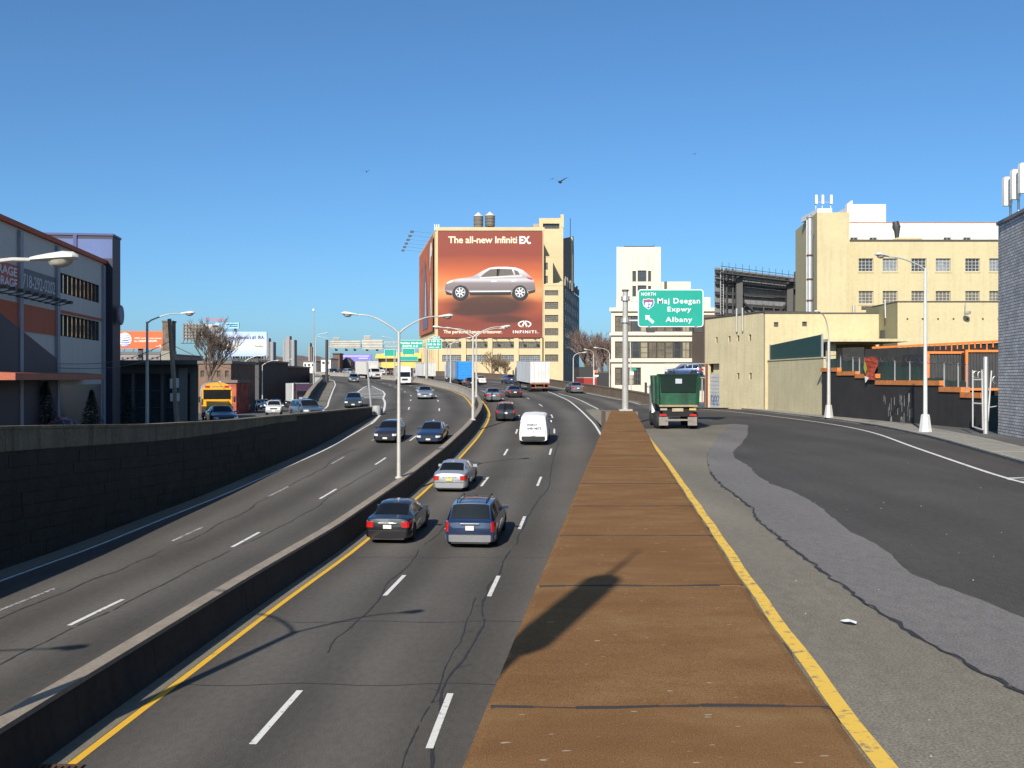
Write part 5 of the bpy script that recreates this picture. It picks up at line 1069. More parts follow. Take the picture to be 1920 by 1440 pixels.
    for sgn in (-1, 1):
        r = ring(my); m = MB(); x = r[4][0]*sx*sgn; m.hexa([(x+sgn*(-.02), my-.06, (r[4][1]+.03)*sz), (x+sgn*.2, my-.05, (r[4][1]+.03)*sz), (x+sgn*.2, my+.05, (r[4][1]+.03)*sz), (x-sgn*.02, my+.06, (r[4][1]+.03)*sz)], [(x-sgn*.02, my-.05, (r[4][1]+.16)*sz), (x+sgn*.19, my-.04, (r[4][1]+.16)*sz), (x+sgn*.19, my+.04, (r[4][1]+.16)*sz), (x-sgn*.02, my+.05, (r[4][1]+.16)*sz)]); m.build('mirror', body, root)
    if rack:
        for sgn in (-1, 1):
            m = MB(); x = .56*sx*sgn; m.tube([(x, .3, 1.64*sz), (x, .2, 1.73*sz), (x, -1.7, 1.75*sz), (x, -1.8, 1.66*sz)], .022, 6); m.build('roof_rail', TRIM, root)
        for q in (0, -.7, -1.4): m = MB(); m.bar((-.56*sx, q, 1.745*sz), (.56*sx, q, 1.745*sz), .03); m.build('cross_bar', TRIM, root)
    if antenna: m = MB(); m.tube([(0, -.9, 1.39*sz), (0, -1.05, 1.62*sz)], .012, 4); m.build('antenna', CHROME, root)
    if kind == 'van':
        for sgn in (-1, 1): m = MB(); m.bar((sgn*.012, -2.705, .5), (sgn*.012, -2.705, 1.1), .012); m.build('door_seam', TRIM, root)
    return root
def tang(y, f=XB): dx = f(y+2)-f(y-2); return math.atan2(-dx, 4)   # heading rotation about z for +y travel
def ground(px, py, zf=H):
    s_ = -(py-HY)/F; y = 12.0
    while y < 420 and zf(y)-s_*y < 0: y += .05
    return (px-HX)/F*y, y
def put(o, px, py, zf=H, oncoming=False, L=4.7, f=XB, extra=0.0, d=None):
    if d is None: x, y = ground(px, py, zf)
    else: x, y = X(px, d), d
    a = tang(y+2, f)+extra; dirv = Vector((-math.sin(a), math.cos(a)))
    cx, cy = x+dirv.x*L/2, y+dirv.y*L/2
    sl_ = math.atan2(zf(cy+1.5)-zf(cy-1.5), 3)
    o.location = (cx, cy, zf(cy)+.012); o.rotation_euler = (sl_ if not oncoming else -sl_, 0, a+(math.pi if oncoming else 0)); return o
P = paint
BLK, NVY, SIL, WHT, GRY, DGR, DRD, BLU, SBL, CHA = P('black', (.012, .012, .014)), P('navy', (.014, .024, .055)), P('silver', (.40, .41, .42), .5, .32), P('white', (.68, .67, .65), 0, .35), P('grey', (.17, .175, .18), .5), P('dark_grey', (.045, .046, .05), .4), P('dark_red', (.05, .012, .012)), P('blue', (.03, .06, .14), .3), P('steel_blue', (.10, .14, .20), .4), P('charcoal', (.025, .026, .03), .3)
NB, SB_, LS = 'northbound cars on the expressway', 'southbound cars on the expressway', 'vehicles on the left street'
put(car('car', 'black sedan nearest the barrier, left of the dark blue minivan', 'car', 'sedan', BLK, 1.0, 1.0, group=NB, antenna=True), 727, 1021)
put(car('minivan', 'dark blue minivan with roof rack and grey bumper in the right middle foreground', 'minivan', 'minivan', P('deep_blue', (.007, .02, .06), .1), 1.0, 1.0, group=NB, rack=True, lowtrim=M('bumper_grey', (.16, .16, .17), .5)), 881, 1030, L=4.9)
put(car('car', 'silver sedan in the left northbound lane ahead of the black sedan', 'car', 'sedan', SIL, 1.0, 1.0, group=NB, plate=PLATEY, antenna=True), 843, 924)
wv = put(car('cargo_van', 'white cargo van with blue lettering on its rear doors', 'van', 'van', M('van_white', (.66, .655, .64), .55, 0, .05, 2), 1.0, 1.0, group=NB, lowtrim=TRIM, plate=PLATE), 1000, 836, L=5.3)
LET = M('van_lettering', (.05, .06, .14)); text(wv, "ENERGY", -.42, .30, 1.42, .15, -2.72, LET); text(wv, "648-4875", -.42, .56, 1.16, .15, -2.72, LET)
put(car('sport_utility_vehicle', 'dark charcoal hatchback utility vehicle ahead of the white van', 'car', 'suv', CHA, .97, .95, group=NB), 948, 791, L=4.6)
put(car('car', 'grey sedan left of the black car with bright red tail lamps', 'car', 'sedan', GRY, .97, 1.0, group=NB), 926, 754)
put(car('car', 'black car with bright red tail lamps beside the white trailer', 'car', 'sedan', P('black_red', (.02, .012, .012)), .97, .95, group=NB), 966, 746)
put(car('car', 'silver grey sedan on the right merging lane by the brown parapet', 'car', 'sedan', GRY, .97, 1.0, group=NB), 1084, 738)
put(car('sport_utility_vehicle', 'blue utility vehicle half hidden left of the white trailer', 'car', 'suv', BLU, 1, 1, group=NB), 959, 720, L=4.6)
put(car('car', 'white sedan far ahead right of the barrier lamp posts', 'car', 'sedan', WHT, 1, 1, group=NB), 904, 720)
put(car('sport_utility_vehicle', 'dark grey utility vehicle behind the twin lamp posts', 'car', 'suv', DGR, 1, .95, group=NB), 884, 727, L=4.6)
put(car('sport_utility_vehicle', 'pale silver utility vehicle behind the blue trailer', 'car', 'suv', SIL, 1, 1, group=NB), 862, 721, L=4.6)
put(car('car', 'dark car far up the expressway beside the factory wall', 'car', 'sedan', CHA, 1, 1, group=NB), 788, 705, d=262)
put(car('car', 'dark hatchback with lit headlamps on the southbound side, left of the navy sedan', 'car', 'hatch', P('ink', (.018, .018, .028)), 1, 1, group=SB_), 722, 832, oncoming=True, L=4.1)
put(car('car', 'navy sedan with chrome nose in the southbound middle lane', 'car', 'sedan', NVY, 1, .98, group=SB_), 803, 834, oncoming=True)
put(car('car', 'silver sedan coming round the bend right of the lamp post', 'car', 'sedan', P('silver_blue', (.25, .28, .31), .4), .98, 1, group=SB_), 797, 749, oncoming=True)
put(car('minivan', 'silver grey minivan high on the exit lane', 'minivan', 'minivan', GRY, .95, .95, group=SB_), 664, 717, oncoming=True, f=XSG, L=4.9)
put(car('car', 'dark blue car on the exit ramp behind the left wall tip', 'car', 'hatch', P('dark_teal', (.02, .035, .045)), 1.02, 1, group=SB_), 662, 766, oncoming=True, f=XP, L=4.1)
put(car('sport_utility_vehicle', 'blue grey utility vehicle leaving the ramp behind the left wall', 'car', 'suv', SBL, 1, 1, group=LS), 592, 789, ZL, True, 4.6, extra=.55, d=83)
for px, py, b, lab, k, dd in ((632, 700, BLK, 'black far car leftmost in the distant row under the gantry', 'suv', 270), (649, 699, DGR, 'dark far car second from left under the gantry', 'sedan', 276), (662, 698, SIL, 'silver far utility vehicle right of the dark far car', 'suv', 268), (716, 697, WHT, 'white far van right of the big box truck', 'van', 275), (732, 697, DRD, 'dark red far car right of the white far van', 'sedan', 280)):
    o = car('car' if k != 'van' else 'cargo_van', lab, 'van' if k == 'van' else 'car', k, b, group='far cars below the sign gantry'); put(o, px, py, H, True, 4.7, d=dd)
put(car('car', 'red car roof showing above the wall at the far left edge', 'car', 'sedan', P('red', (.38, .02, .02)), 1, 1.0, group=LS), 14, 800, ZL, True, 4.7, d=46, extra=-.2)
put(car('car', 'dark navy sedan in front of the yellow school bus', 'car', 'sedan', NVY, 1, 1, group=LS), 424, 790, ZL, True, d=72, extra=.5)
put(car('sport_utility_vehicle', 'white utility vehicle facing the camera on the left street', 'car', 'suv', WHT, .96, 1, group=LS, lowtrim=M('bumper_pale', (.3, .3, .29))), 513, 780, ZL, True, 4.6, d=111, extra=.12)
put(car('sport_utility_vehicle', 'black utility vehicle with headlamps beside the semi truck', 'car', 'suv', BLK, 1, 1, group=LS), 545, 757, ZL, True, 4.6, d=170)
for px, b, k, lab, dd in ((454, DGR, 'sedan', 'dark grey parked car just right of the school bus', 128), (470, SBL, 'suv', 'steel blue parked utility vehicle right of the school bus', 140), (481, CHA, 'sedan', 'charcoal parked car at the kerb behind the blue utility vehicle', 152), (496, WHT, 'sedan', 'white sedan up the left street behind the white utility vehicle', 165), (488, BLU, 'sedan', 'blue car partly hidden left of the white sedan', 162), (517, P('dark_green', (.02, .04, .035)), 'suv', 'dark green utility vehicle directly behind the white one', 138)):
    put(car('car' if k == 'sedan' else 'sport_utility_vehicle', lab, 'car', k, b, group=LS), px, 750, ZL, True, 4.7, d=dd, extra=.1)
for px, py, b, k, lab, dd in ((1131, 717, P('maroon', (.12, .02, .02)), 'sedan', 'maroon car parked behind the brown parapet by the white building', 152), (1120, 716, SIL, 'sedan', 'silver blue car parked left of the maroon car', 158), (1134, 706, CHA, 'suv', 'dark utility vehicle parked behind the maroon car', 166), (1212, 722, BLK, 'sedan', 'black car half hidden by the sign pole base', 128), (1316, 700, BLU, 'suv', 'blue car raised on a lift behind the yellow building', 128)):
    o = car('car' if k == 'sedan' else 'sport_utility_vehicle', lab, 'car', k, b, group='parked cars right of the viaduct'); put(o, px, py, lambda y: -3.0 if True else 0, False, 4.5, d=dd, extra=1.1 if px > 1200 else .3)
    if px == 1316: o.location.z = Z(707, 128); LIFT = o.location.copy()
lf_ = thing('car_lift', 'steel rack carrying the raised blue car', 'rack', (LIFT.x, LIFT.y, -3))
for dx in (-2.1, 2.1): m = MB(); m.bar((LIFT.x+dx, LIFT.y-1, -3), (LIFT.x+dx, LIFT.y-1, LIFT.z), .12); m.build('post', STEEL, lf_)
m = MB(); m.box(LIFT.x-2.4, LIFT.x+2.4, LIFT.y-1.2, LIFT.y+1.2, LIFT.z-.12, LIFT.z); m.build('platform', STEEL, lf_)

# ---------------------------------------------------------------- trucks
ALU = M('trailer_white', (.62, .61, .58), .5, .1, .12, .6, streak=.25); ALUS = M('trailer_side', (.5, .51, .52), .45, .2, .1, .6, streak=.2); RUSTY = M('rusty_bumper', (.25, .09, .035), .8, .1, .5, 4)
def boxp(root, nm, mat, *b, par=None): m = MB(); m.box(*b); return m.build(nm, mat, par or root)
def semitrailer(label, group=None):
    t = thing('semi_trailer_truck', label, 'truck', world=False, group=group)
    b = boxp(t, 'box_body', ALUS, -1.3, 1.3, 0, 13.5, 1.2, 4.1)
    boxp(t, 'roof_edge', M('roof_rust', (.2, .13, .12)), -1.28, 1.28, .02, 13.4, 4.101, 4.13)
    for s_ in (-1, 1):
        dr = boxp(t, 'rear_door', ALU, min(s_*.02, s_*1.22), max(s_*.02, s_*1.22), -.05, -.002, 1.3, 4.02, par=b)
        for q in (.25, .75): boxp(t, 'lock_rod', STEEL, s_*q*1.0-.02, s_*q*1.0+.02, -.09, -.051, 1.3, 4.0, par=dr)
        boxp(t, 'corner_post', ALU, min(s_*1.23, s_*1.31), max(s_*1.23, s_*1.31), -.06, .1, 1.15, 4.12)
    for k in range(12): boxp(t, 'side_rib', ALU, -1.315, -1.301, .6+k*1.1, .66+k*1.1, 1.25, 4.05)
    boxp(t, 'sill', RUSTY, -1.28, 1.28, -.1, .15, 1.02, 1.19); boxp(t, 'guard_bar', RUSTY, -1.15, 1.15, -.05, .06, .5, .62)
    for s_ in (-.6, .6): boxp(t, 'guard_post', RUSTY, s_-.05, s_+.05, -.04, .05, .62, 1.02)
    for s_ in (-1, 1): boxp(t, 'taillight', TAILR, s_*1.0-.12, s_*1.0+.12, -.13, -.1, 1.05, 1.14)
    for y in (1.4, 2.6, 12.2, 13.4, 16.5):
        for s_ in (-1, 1): wheel(t, s_*1.08, y, .5, .42)
    boxp(t, 'chassis', UNDER, -.5, .5, .3, 17, .75, 1.15)
    c = MB(); c.prism([(14.0, .9), (17.6, .9), (17.6, 1.9), (16.4, 2.1), (15.9, 3.0), (14.0, 3.4)], -1.2, 1.2, 'x'); cb_ = c.build('cab', P('truck_navy', (.03, .035, .06)), t)
    for s_ in (-1, 1): boxp(t, 'mirror', TRIM, s_*1.45-.1, s_*1.45+.1, 16.1, 16.2, 2.0, 2.7, par=cb_)
    return t
put(semitrailer('white semi trailer with rusty rear bumper seen from behind', NB), 1012, 735, L=0, extra=-.01)
t = thing('semi_trailer_truck', 'grey and bright blue trailer truck in front of the factory', 'truck', world=False, group=NB)
boxp(t, 'box_body', M('trailer_graphic', (.22, .25, .30), .5, 0, .5, .35), -1.3, 1.3, 0, 14, 1.1, 4.1)
b = boxp(t, 'rear_curtain', M('bright_blue_tarp', (.02, .22, .62), .5, 0, .1), -1.32, 1.32, -2.6, -.002, 1.1, 4.05)
for k in range(6): boxp(t, 'strap', M('bright_blue_tarp2', (.015, .15, .48), .5), -1.34, 1.34, -2.615, -2.602, 1.3+k*.45, 1.36+k*.45, par=b)
for k in range(7): boxp(t, 'side_panel', M('trailer_panel_%d' % (k % 2), ((.2, .26, .36), (.35, .36, .38))[k % 2], .5, 0, .3, 1), -1.32, -1.301, .3+k*1.9, 2.0+k*1.9, 1.3, 3.9)
for y in (0, 1.2, 12.5, 15): [wheel(t, s_*1.08, y, .5, .42) for s_ in (-1, 1)]
boxp(t, 'cab', WHT, -1.2, 1.2, 14.5, 17, .9, 3.4)
put(t, 870, 723, L=0, extra=.0)
def boxtruck(name, label, group, cabc, boxc, bw=2.35, bh=3.2, bl=5.2, conv=False):
    t = thing(name, label, 'truck', world=False, group=group)   # front +y, origin mid
    y0 = -bl/2-.6; y1 = y0+bl
    b = boxp(t, 'box_body', boxc, -bw/2, bw/2, y0, y1, .95, bh)
    m = MB(); m.prism([(y1+.06, .95), (y1+.06, bh-.05), (y1+.25, bh-.02), (y1+.3, 1.6)], -bw/2+.03, bw/2-.03, 'x')
    for s_ in (-1, 1): boxp(t, 'edge_trim', STEEL, s_*bw/2-.03, s_*bw/2+.03, y0-.02, y1+.02, bh-.06, bh+.03, par=b)
    cw = 1.02
    if conv: prof = [(y1+.05, .5), (y1+2.9, .5), (y1+2.95, 1.25), (y1+1.75, 1.5), (y1+1.25, 2.35), (y1+.05, 2.45)]; wsq = ((y1+1.72, 1.55), (y1+1.3, 2.3))
    else: prof = [(y1+.05, .45), (y1+1.75, .45), (y1+1.85, 1.3), (y1+1.5, 2.35), (y1+.05, 2.45)]; wsq = ((y1+1.84, 1.4), (y1+1.56, 2.25))
    m = MB(); m.prism(prof, -cw, cw, 'x'); c = m.build('cab', cabc, t)
    (a0, z0), (a1, z1) = wsq; m = MB(); m.hexa([(-cw+.08, a0-.02, z0), (cw-.08, a0-.02, z0), (cw-.08, a0+.015, z0), (-cw+.08, a0+.015, z0)], [(-cw+.1, a1-.02, z1), (cw-.1, a1-.02, z1), (cw-.1, a1+.015, z1), (-cw+.1, a1+.015, z1)]); m.build('windshield', CGLASS, c)
    ye = prof[1][0]+.06
    for s_ in (-1, 1):
        boxp(t, 'side_window', CGLASS, s_*(cw+.006)-.004, s_*(cw+.006)+.004, y1+.3, y1+1.3, 1.5, 2.2, par=c); boxp(t, 'headlight', HEADL, s_*.75-.16, s_*.75+.16, ye-.03, ye+.03, .75, .98, par=c); boxp(t, 'mirror', TRIM, s_*1.22-.08, s_*1.22+.08, y1+1.2, y1+1.3, 1.5, 2.0, par=c)
    boxp(t, 'grille', TRIM, -.5, .5, ye-.02, ye+.022, .78, 1.12, par=c); boxp(t, 'bumper', cabc if not conv else STEEL, -1.03, 1.03, ye-.06, ye+.09, .42, .66); boxp(t, 'license_plate', PLATE, -.15, .15, ye+.09, ye+.1, .48, .6)
    boxp(t, 'chassis', UNDER, -.45, .45, y0+.2, y1+1.4, .5, .94)
    for y in (y0+1.1, y1+(2.1 if conv else .85)): [wheel(t, s_*(.93), y, .42, .3) for s_ in (-1, 1)]
    return t
put(boxtruck('box_truck', 'white cab-over box truck on the southbound bend behind the lamp post', SB_, WHT, M('box_pale', (.5, .5, .49), .5, 0, .08)), 759, 722, oncoming=True, L=7.5)
put(boxtruck('box_truck', 'large white moving truck with bonnet, left of the lamp post', SB_, WHT, M('box_cream', (.55, .53, .48), .5, 0, .08), 2.6, 3.9, 7.5, True), 703, 708, H, True, 9, d=222, extra=.12)
put(boxtruck('box_truck', 'white truck far ahead beside the factory flank', NB, WHT, ALU, 2.5, 3.6, 6), 806, 712, L=7.5, d=205)
# semi tractor on the left street
t = thing('semi_truck', 'maroon and chrome nosed semi truck facing the camera on the left street', 'truck', world=False, group=LS); MAR = P('truck_maroon', (.045, .018, .028))
m = MB(); m.prism([(-3, .7), (3.4, .7), (3.45, 1.9), (1.6, 2.1), (1.3, 2.95), (.9, 3.9), (.4, 4.0), (-3, 4.0)], -1.2, 1.2, 'x'); c = m.build('cab', MAR, t)
m = MB(); m.hexa([(-1.05, 1.56, 2.18), (1.05, 1.56, 2.18), (1.05, 1.62, 2.18), (-1.05, 1.62, 2.18)], [(-1.05, 1.3, 2.85), (1.05, 1.3, 2.85), (1.05, 1.36, 2.85), (-1.05, 1.36, 2.85)]); m.build('windshield', CGLASS, c)
boxp(t, 'hood_front', M('hood_silver', (.45, .43, .42), .3, .3), -.95, .95, 3.3, 3.52, .95, 1.95, par=c); boxp(t, 'grille', CHROME, -.5, .5, 3.521, 3.56, 1.0, 1.85, par=c); boxp(t, 'bumper', CHROME, -1.2, 1.2, 3.4, 3.7, .4, .85)
for s_ in (-1, 1): boxp(t, 'headlight', HEADL, s_*.8-.16, s_*.8+.16, 3.5, 3.56, 1.05, 1.25, par=c); boxp(t, 'mirror', CHROME, s_*1.4-.08, s_*1.4+.08, 1.5, 1.6, 2.0, 2.8, par=c); m = MB(); m.tube([(s_*1.3, .2, 1.2), (s_*1.3, .2, 4.2)], .09, 8); m.build('exhaust_stack', CHROME, c)
boxp(t, 'trailer', ALU, -1.3, 1.3, -15, -3.6, 1.2, 4.05)
for y in (2.6, -1.6, -2.9, -12.5, -13.8): [wheel(t, s_*1.05, y, .5, .38) for s_ in (-1, 1)]
put(t, 573, 770, ZL, True, 7, d=150, extra=.12)
# red truck by the factory
t = thing('red_truck', 'red tipper truck parked behind the brown parapet near the factory', 'truck', world=False); RD = P('truck_red', (.30, .035, .03))
boxp(t, 'bed', RD, -1.25, 1.25, -3, 1.2, 1.1, 3.1); boxp(t, 'bed_rim', M('rim_grey', (.4, .36, .34)), -1.3, 1.3, -3.05, 1.25, 3.1, 3.25); boxp(t, 'cab', P('red_cab', (.32, .03, .03)), -1.1, 1.1, 1.4, 3.4, .7, 2.6)
for y in (-2, 2.6): [wheel(t, s_*1.0, y, .48, .3) for s_ in (-1, 1)]
put(t, 1097, 712, lambda y: -3.0, False, 0, d=192)
# school bus
t = thing('school_bus', 'yellow school bus facing the camera on the left street', 'bus', world=False, group=LS); YB = P('bus_yellow', (.66, .34, .014), 0, .4); GRYR = M('bus_roof_grey', (.42, .42, .38), .5)
m = MB(); ysb = [-8.2, -8.0, 1.15, 1.3]; pr_ = [(0, .55), (1.2, .55), (1.2, 2.35), (1.12, 2.7), (.85, 2.95), (.45, 3.08), (0, 3.12)]
for y, g_ in zip(ysb, (.96, 1, 1, .97)):
    pts = pr_+[(-x, z) for x, z in pr_[-2:0:-1]]; m.v += [(x*g_, y, z) for x, z in pts]
n = len(pts)
for j in range(3):
    for i in range(n): m.f.append((j*n+i, j*n+(i+1) % n, (j+1)*n+(i+1) % n, (j+1)*n+i))
m.f.append(tuple(range(n))); m.f.append(tuple(range(3*n, 4*n))[::-1]); bo = m.build('body', YB, t, smooth=True)
m = MB()
for y in (-7.9, .6):
    m.v += [(x*1.004, y, z+.012) for x, z in [(1.12, 2.7), (.85, 2.95), (.45, 3.08), (0, 3.12), (-.45, 3.08), (-.85, 2.95), (-1.12, 2.7)]]
for i in range(6): m.f.append((i, i+1, i+8, i+7))
m.build('roof', GRYR, bo, smooth=True)
boxp(t, 'roof_hatch', WHITEP, -.4, .4, -3.4, -2.2, 3.1, 3.2, par=bo)
m = MB(); m.prism([(1.25, .6), (2.9, .6), (2.95, 1.25), (2.6, 1.5), (1.25, 1.68)], -.85, .85, 'x'); hd = m.build('hood', YB, t)
for s_ in (-1, 1):
    m = MB(); m.prism([(1.3, .55), (2.8, .55), (2.85, 1.0), (2.4, 1.22), (1.6, 1.22), (1.3, 1.1)], s_*.86, s_*1.2, 'x'); fd = m.build('fender', YB, t); boxp(t, 'headlight', HEADL, s_*1.02-.13, s_*1.02+.13, 2.83, 2.88, .78, 1.0, par=fd)
    boxp(t, 'warning_lamp', TAILR, s_*.75-.18, s_*.75+.18, 1.27, 1.34, 2.68, 2.84, par=bo); boxp(t, 'mirror', TRIM, s_*1.35-.08, s_*1.35+.08, 1.5, 1.6, 1.5, 1.95)
    for k in range(9): boxp(t, 'side_window', CGLASS, s_*1.205-.006, s_*1.205+.006, -7.6+k*.93, -6.85+k*.93, 1.75, 2.35, par=bo)
sgn_ = boxp(t, 'name_board', M('board_pale', (.62, .36, .12)), -.5, .5, 1.27, 1.315, 2.68, 2.86, par=bo)
co, fs = TXT["SCHOOL BUS"]; mn, mx_ = co.min(0), co.max(0); m = MB(); m.v = [(.42-(c[0]-mn[0])/(mx_[0]-mn[0])*.84, 1.32, 2.72+c[1]*.14) for c in co]; m.f = list(fs); m.build('lettering', M('board_black', (.03, .02, .02)), sgn_, fix=False)
boxp(t, 'windshield', CGLASS, -1.05, 1.05, 1.29, 1.33, 1.75, 2.5, par=bo); boxp(t, 'visor', YB, -1.1, 1.1, 1.28, 1.42, 2.51, 2.62, par=bo)
for k in range(7): boxp(t, 'grille_bar', TRIM, -.55+k*.17, -.47+k*.17, 2.9, 2.97, .75, 1.15, par=hd)
boxp(t, 'bumper', TRIM, -1.15, 1.15, 2.9, 3.08, .45, .7)
for y in (2.0, -5.6): [wheel(t, s_*1.0, y, .48, .3) for s_ in (-1, 1)]
put(t, 408, 790, ZL, True, 6, d=80, extra=.35)
# green dump truck
t = thing('dump_truck', 'green dump truck seen from behind on the right road', 'truck', world=False); GRN = M('truck_green', (.009, .068, .033), .55, 0, .4, 2.2, coat=.1, streak=.4); GRD = M('green_dark', (.004, .015, .012), .6, 0, .3, spec=.2)
m = MB(); m.hexa([(-1.12, -.1, 1.45), (1.12, -.1, 1.45), (1.12, 4.6, 1.45), (-1.12, 4.6, 1.45)], [(-1.22, -.25, 3.2), (1.22, -.25, 3.2), (1.22, 4.6, 3.2), (-1.22, 4.6, 3.2)]); bd = m.build('dump_body', GRN, t)
m = MB(); m.hexa([(-1.02, -.245, 2.2), (1.02, -.245, 2.2), (1.02, -.2, 2.2), (-1.02, -.2, 2.2)], [(-1.08, -.3, 3.15), (1.08, -.3, 3.15), (1.08, -.25, 3.15), (-1.08, -.25, 3.15)]); m.build('tailgate_upper', GRD, bd)
for s_ in (-1, 1): m = MB(); m.bar((s_*1.14, -.2, 1.4), (s_*1.2, -.3, 3.25), .12); m.build('corner_post', GRN, bd); m = MB(); m.bar((s_*1.26, 1.5, 1.5), (s_*1.29, 1.5, 3.2), .1); m.build('side_rib', GRN, bd)
m = MB(); m.bar((-1.25, -.28, 3.22), (1.25, -.28, 3.22), .1); m.build('top_rail', GRD, bd)
boxp(t, 'notice', M('notice_grey', (.35, .38, .42)), -.18, .2, -.335, -.302, 2.7, 2.98, par=bd); boxp(t, 'lip', M('lip_tan', (.28, .22, .12), .8, 0, .3, 3), -1.12, 1.12, -.3, .1, 1.33, 1.44)
boxp(t, 'chassis', UNDER, -.9, .9, -.1, 6, .75, 1.3); boxp(t, 'hitch_plate', M('plate_tan', (.33, .27, .19), .7, 0, .3, 4), -.35, .3, -.16, -.101, 1.05, 1.25)
for x_, c_ in ((-.85, M('lamp_box_tan', (.3, .25, .2))), (.85, M('lamp_box_yellow', (.45, .34, .1)))): boxp(t, 'lamp_box', c_, x_-.2, x_+.2, -.15, -.101, 1.12, 1.27)
for s_ in (-1, 1):
    boxp(t, 'taillight', TAILR, s_*.88-.2, s_*.88+.2, -.14, -.101, .78, .9); boxp(t, 'mud_flap', M('mud_flap', (.19, .17, .15), .8, 0, .2, 3), s_*.85-.27, s_*.85+.27, -.06, -.02, .22, .72)
    wheel(t, s_*.98, .75, .5, .5); wheel(t, s_*.98, 1.95, .5, .5); wheel(t, s_*1.0, 5.4, .5, .3); m = MB(); m.bar((s_*1.45, 5.0, 2.0), (s_*1.45, 5.0, 2.75), .16, .05); m.bar((s_*1.1, 5.1, 2.4), (s_*1.42, 5.0, 2.5), .04); m.build('mirror', TRIM, t)
boxp(t, 'cab', WHT, -1.1, 1.1, 4.75, 6.4, .8, 2.6); boxp(t, 'bumper_bar', M('bar_tan', (.2, .17, .13)), -.75, .75, -.1, 0, .5, .6)
put(t, 1271, 803, ZR, False, 0, d=60, f=XY, extra=.035)
# ================================================================ lamps, signs, trees, distance
LAMPM = M('lamp_grey_paint', (.46, .44, .40), .5, .2, .12, 1.5); HEADM = M('lamp_head', (.58, .57, .53), .45, .1, .08); LENS = M('lamp_lens', (.35, .33, .27), .15, 0, .2)
def lamp_head(parent, tip, dirx, diry=0.0, s=1.0):
    u = Vector((dirx, diry, .08)).normalized(); v = u.cross(Vector((0, 0, 1))).normalized(); w = v.cross(u).normalized()
    m = MB(); st = [(0, .06, .05), (.1, .1, .07), (.3, .15, .10), (.55, .19, .13), (.72, .17, .11), (.8, .06, .05)]; n = 10
    for t, a, b in st:
        for k in range(n): q = 2*math.pi*k/n; m.v.append(tuple(Vector(tip)+u*t*s+v*a*s*math.cos(q)+w*(b*s*math.sin(q)*(1 if math.sin(q) > 0 else .35))))
    for j in range(len(st)-1):
        for k in range(n): m.f.append((j*n+k, j*n+(k+1) % n, (j+1)*n+(k+1) % n, (j+1)*n+k))
    m.f.append(tuple(range(n))[::-1]); m.f.append(tuple(range(len(m.v)-n, len(m.v)))); h = m.build('lamp_head', HEADM, parent, smooth=True)
    m = MB(); c = Vector(tip)+u*.5*s
    for r, d in ((.155, -.03), (.14, -.09), (.09, -.14), (.02, -.16)):
        for k in range(10): q = 2*math.pi*k/10; m.v.append(tuple(c+u*r*1.35*s*math.cos(q)+v*r*s*math.sin(q)+w*d*s))
    for j in range(3):
        for k in range(10): m.f.append((j*10+k, j*10+(k+1) % 10, (j+1)*10+(k+1) % 10, (j+1)*10+k))
    m.f.append(tuple(range(30, 40))); m.build('lens', LENS, h, smooth=True)
def lamp(label, base, ztop, arms, r0=.11, r1=.07, group=None, ped=False, curved=False, s=1.0, mat=None):
    """arms: (dx, dy, dz) of the head relative to the top of the pole"""
    mat = mat or LAMPM
    t = thing('street_lamp', label, 'street lamp', base, group=group)
    b = Vector(base); top = Vector((b.x, b.y, ztop)); m = MB(); m.tube([b, b.lerp(top, .5), top], [r0, (r0+r1)/2, r1], 12); m.build('pole', mat, t, True)
    if ped: m = MB(); m.lathe([(.36, 0), (.34, .1), (.23, .9), (.16, .95)], b, 8); m.build('pedestal', mat, t)
    else: m = MB(); m.lathe([(r0*1.8, 0), (r0*1.8, .06), (r0*1.3, .1)], b, 10); m.build('base_flange', mat, t)
    for dx, dy, dz in arms:
        e = top+Vector((dx, dy, dz)); pts = []
        for k in range(9):
            q = k/8
            if curved: pts.append(top+Vector((dx*(1-math.cos(q*math.pi/2)), dy*(1-math.cos(q*math.pi/2)), dz*math.sin(q*math.pi/2))))
            else: pts.append(top+Vector((dx*q, dy*q, dz*math.sin(min(1, q*1.12)*math.pi/2)**1.1 if q > 0 else -.1)))
        m = MB(); m.tube(pts, [.05-.018*k/8 for k in range(9)], 8); m.build('arm', mat, t, True)
        d = Vector((dx, dy)).normalized(); lamp_head(t, e, d.x, d.y, s)
    return t
LG = 'lamps on the median barrier'
# nearest barrier lamp: only one head reaches into the picture
lamp('nearest lamp whose big head pokes in at the left edge', (-9.15, 14.9, H(15)+.9), .75, [(1.85, .45, 1.05), (-2.4, .4, 1.05)], group=LG, s=.86, r0=.16, r1=.1)
d = 51.5; lamp('tall double lamp on the barrier beside the silver sedan', (X(748, d), d, H(d)+.9), Z(622, d), [(X(820, d)-X(748, d), .8, Z(592, d)-Z(622, d)), (X(672, d)-X(748, d), -.3, Z(591, d)-Z(622, d))], group=LG)
d = 80.5; lamp('left of the twin double lamps in front of the red advertisement', (X(887, d), d, H(d)+.9), Z(630, d), [(2.2, .6, .75), (-2.4, -.2, .65)], group=LG, r0=.13)
d = 105; lamp('right of the twin double lamps in front of the red advertisement', (X(893, d), d, H(d)+.9), Z(629, d), [(2.4, .6, .75), (-2.4, -.2, .7)], group=LG)
d = 150; lamp('far barrier lamp before the factory flank', (XB(d), d, H(d)+.9), Z(645, d), [(2.3, .6, .9), (-2.3, -.2, .9)], group=LG)
d = 55; lamp('tall grey lamp with pyramid foot on the right sidewalk', (X(1735, d), d, -2.87), Z(503, d), [(X(1650, d)-X(1735, d), -1.2, Z(486, d)-Z(503, d))], .12, .075, ped=True, mat=M('lamp_pale', (.55, .57, .55), .45, .2), s=1.1)
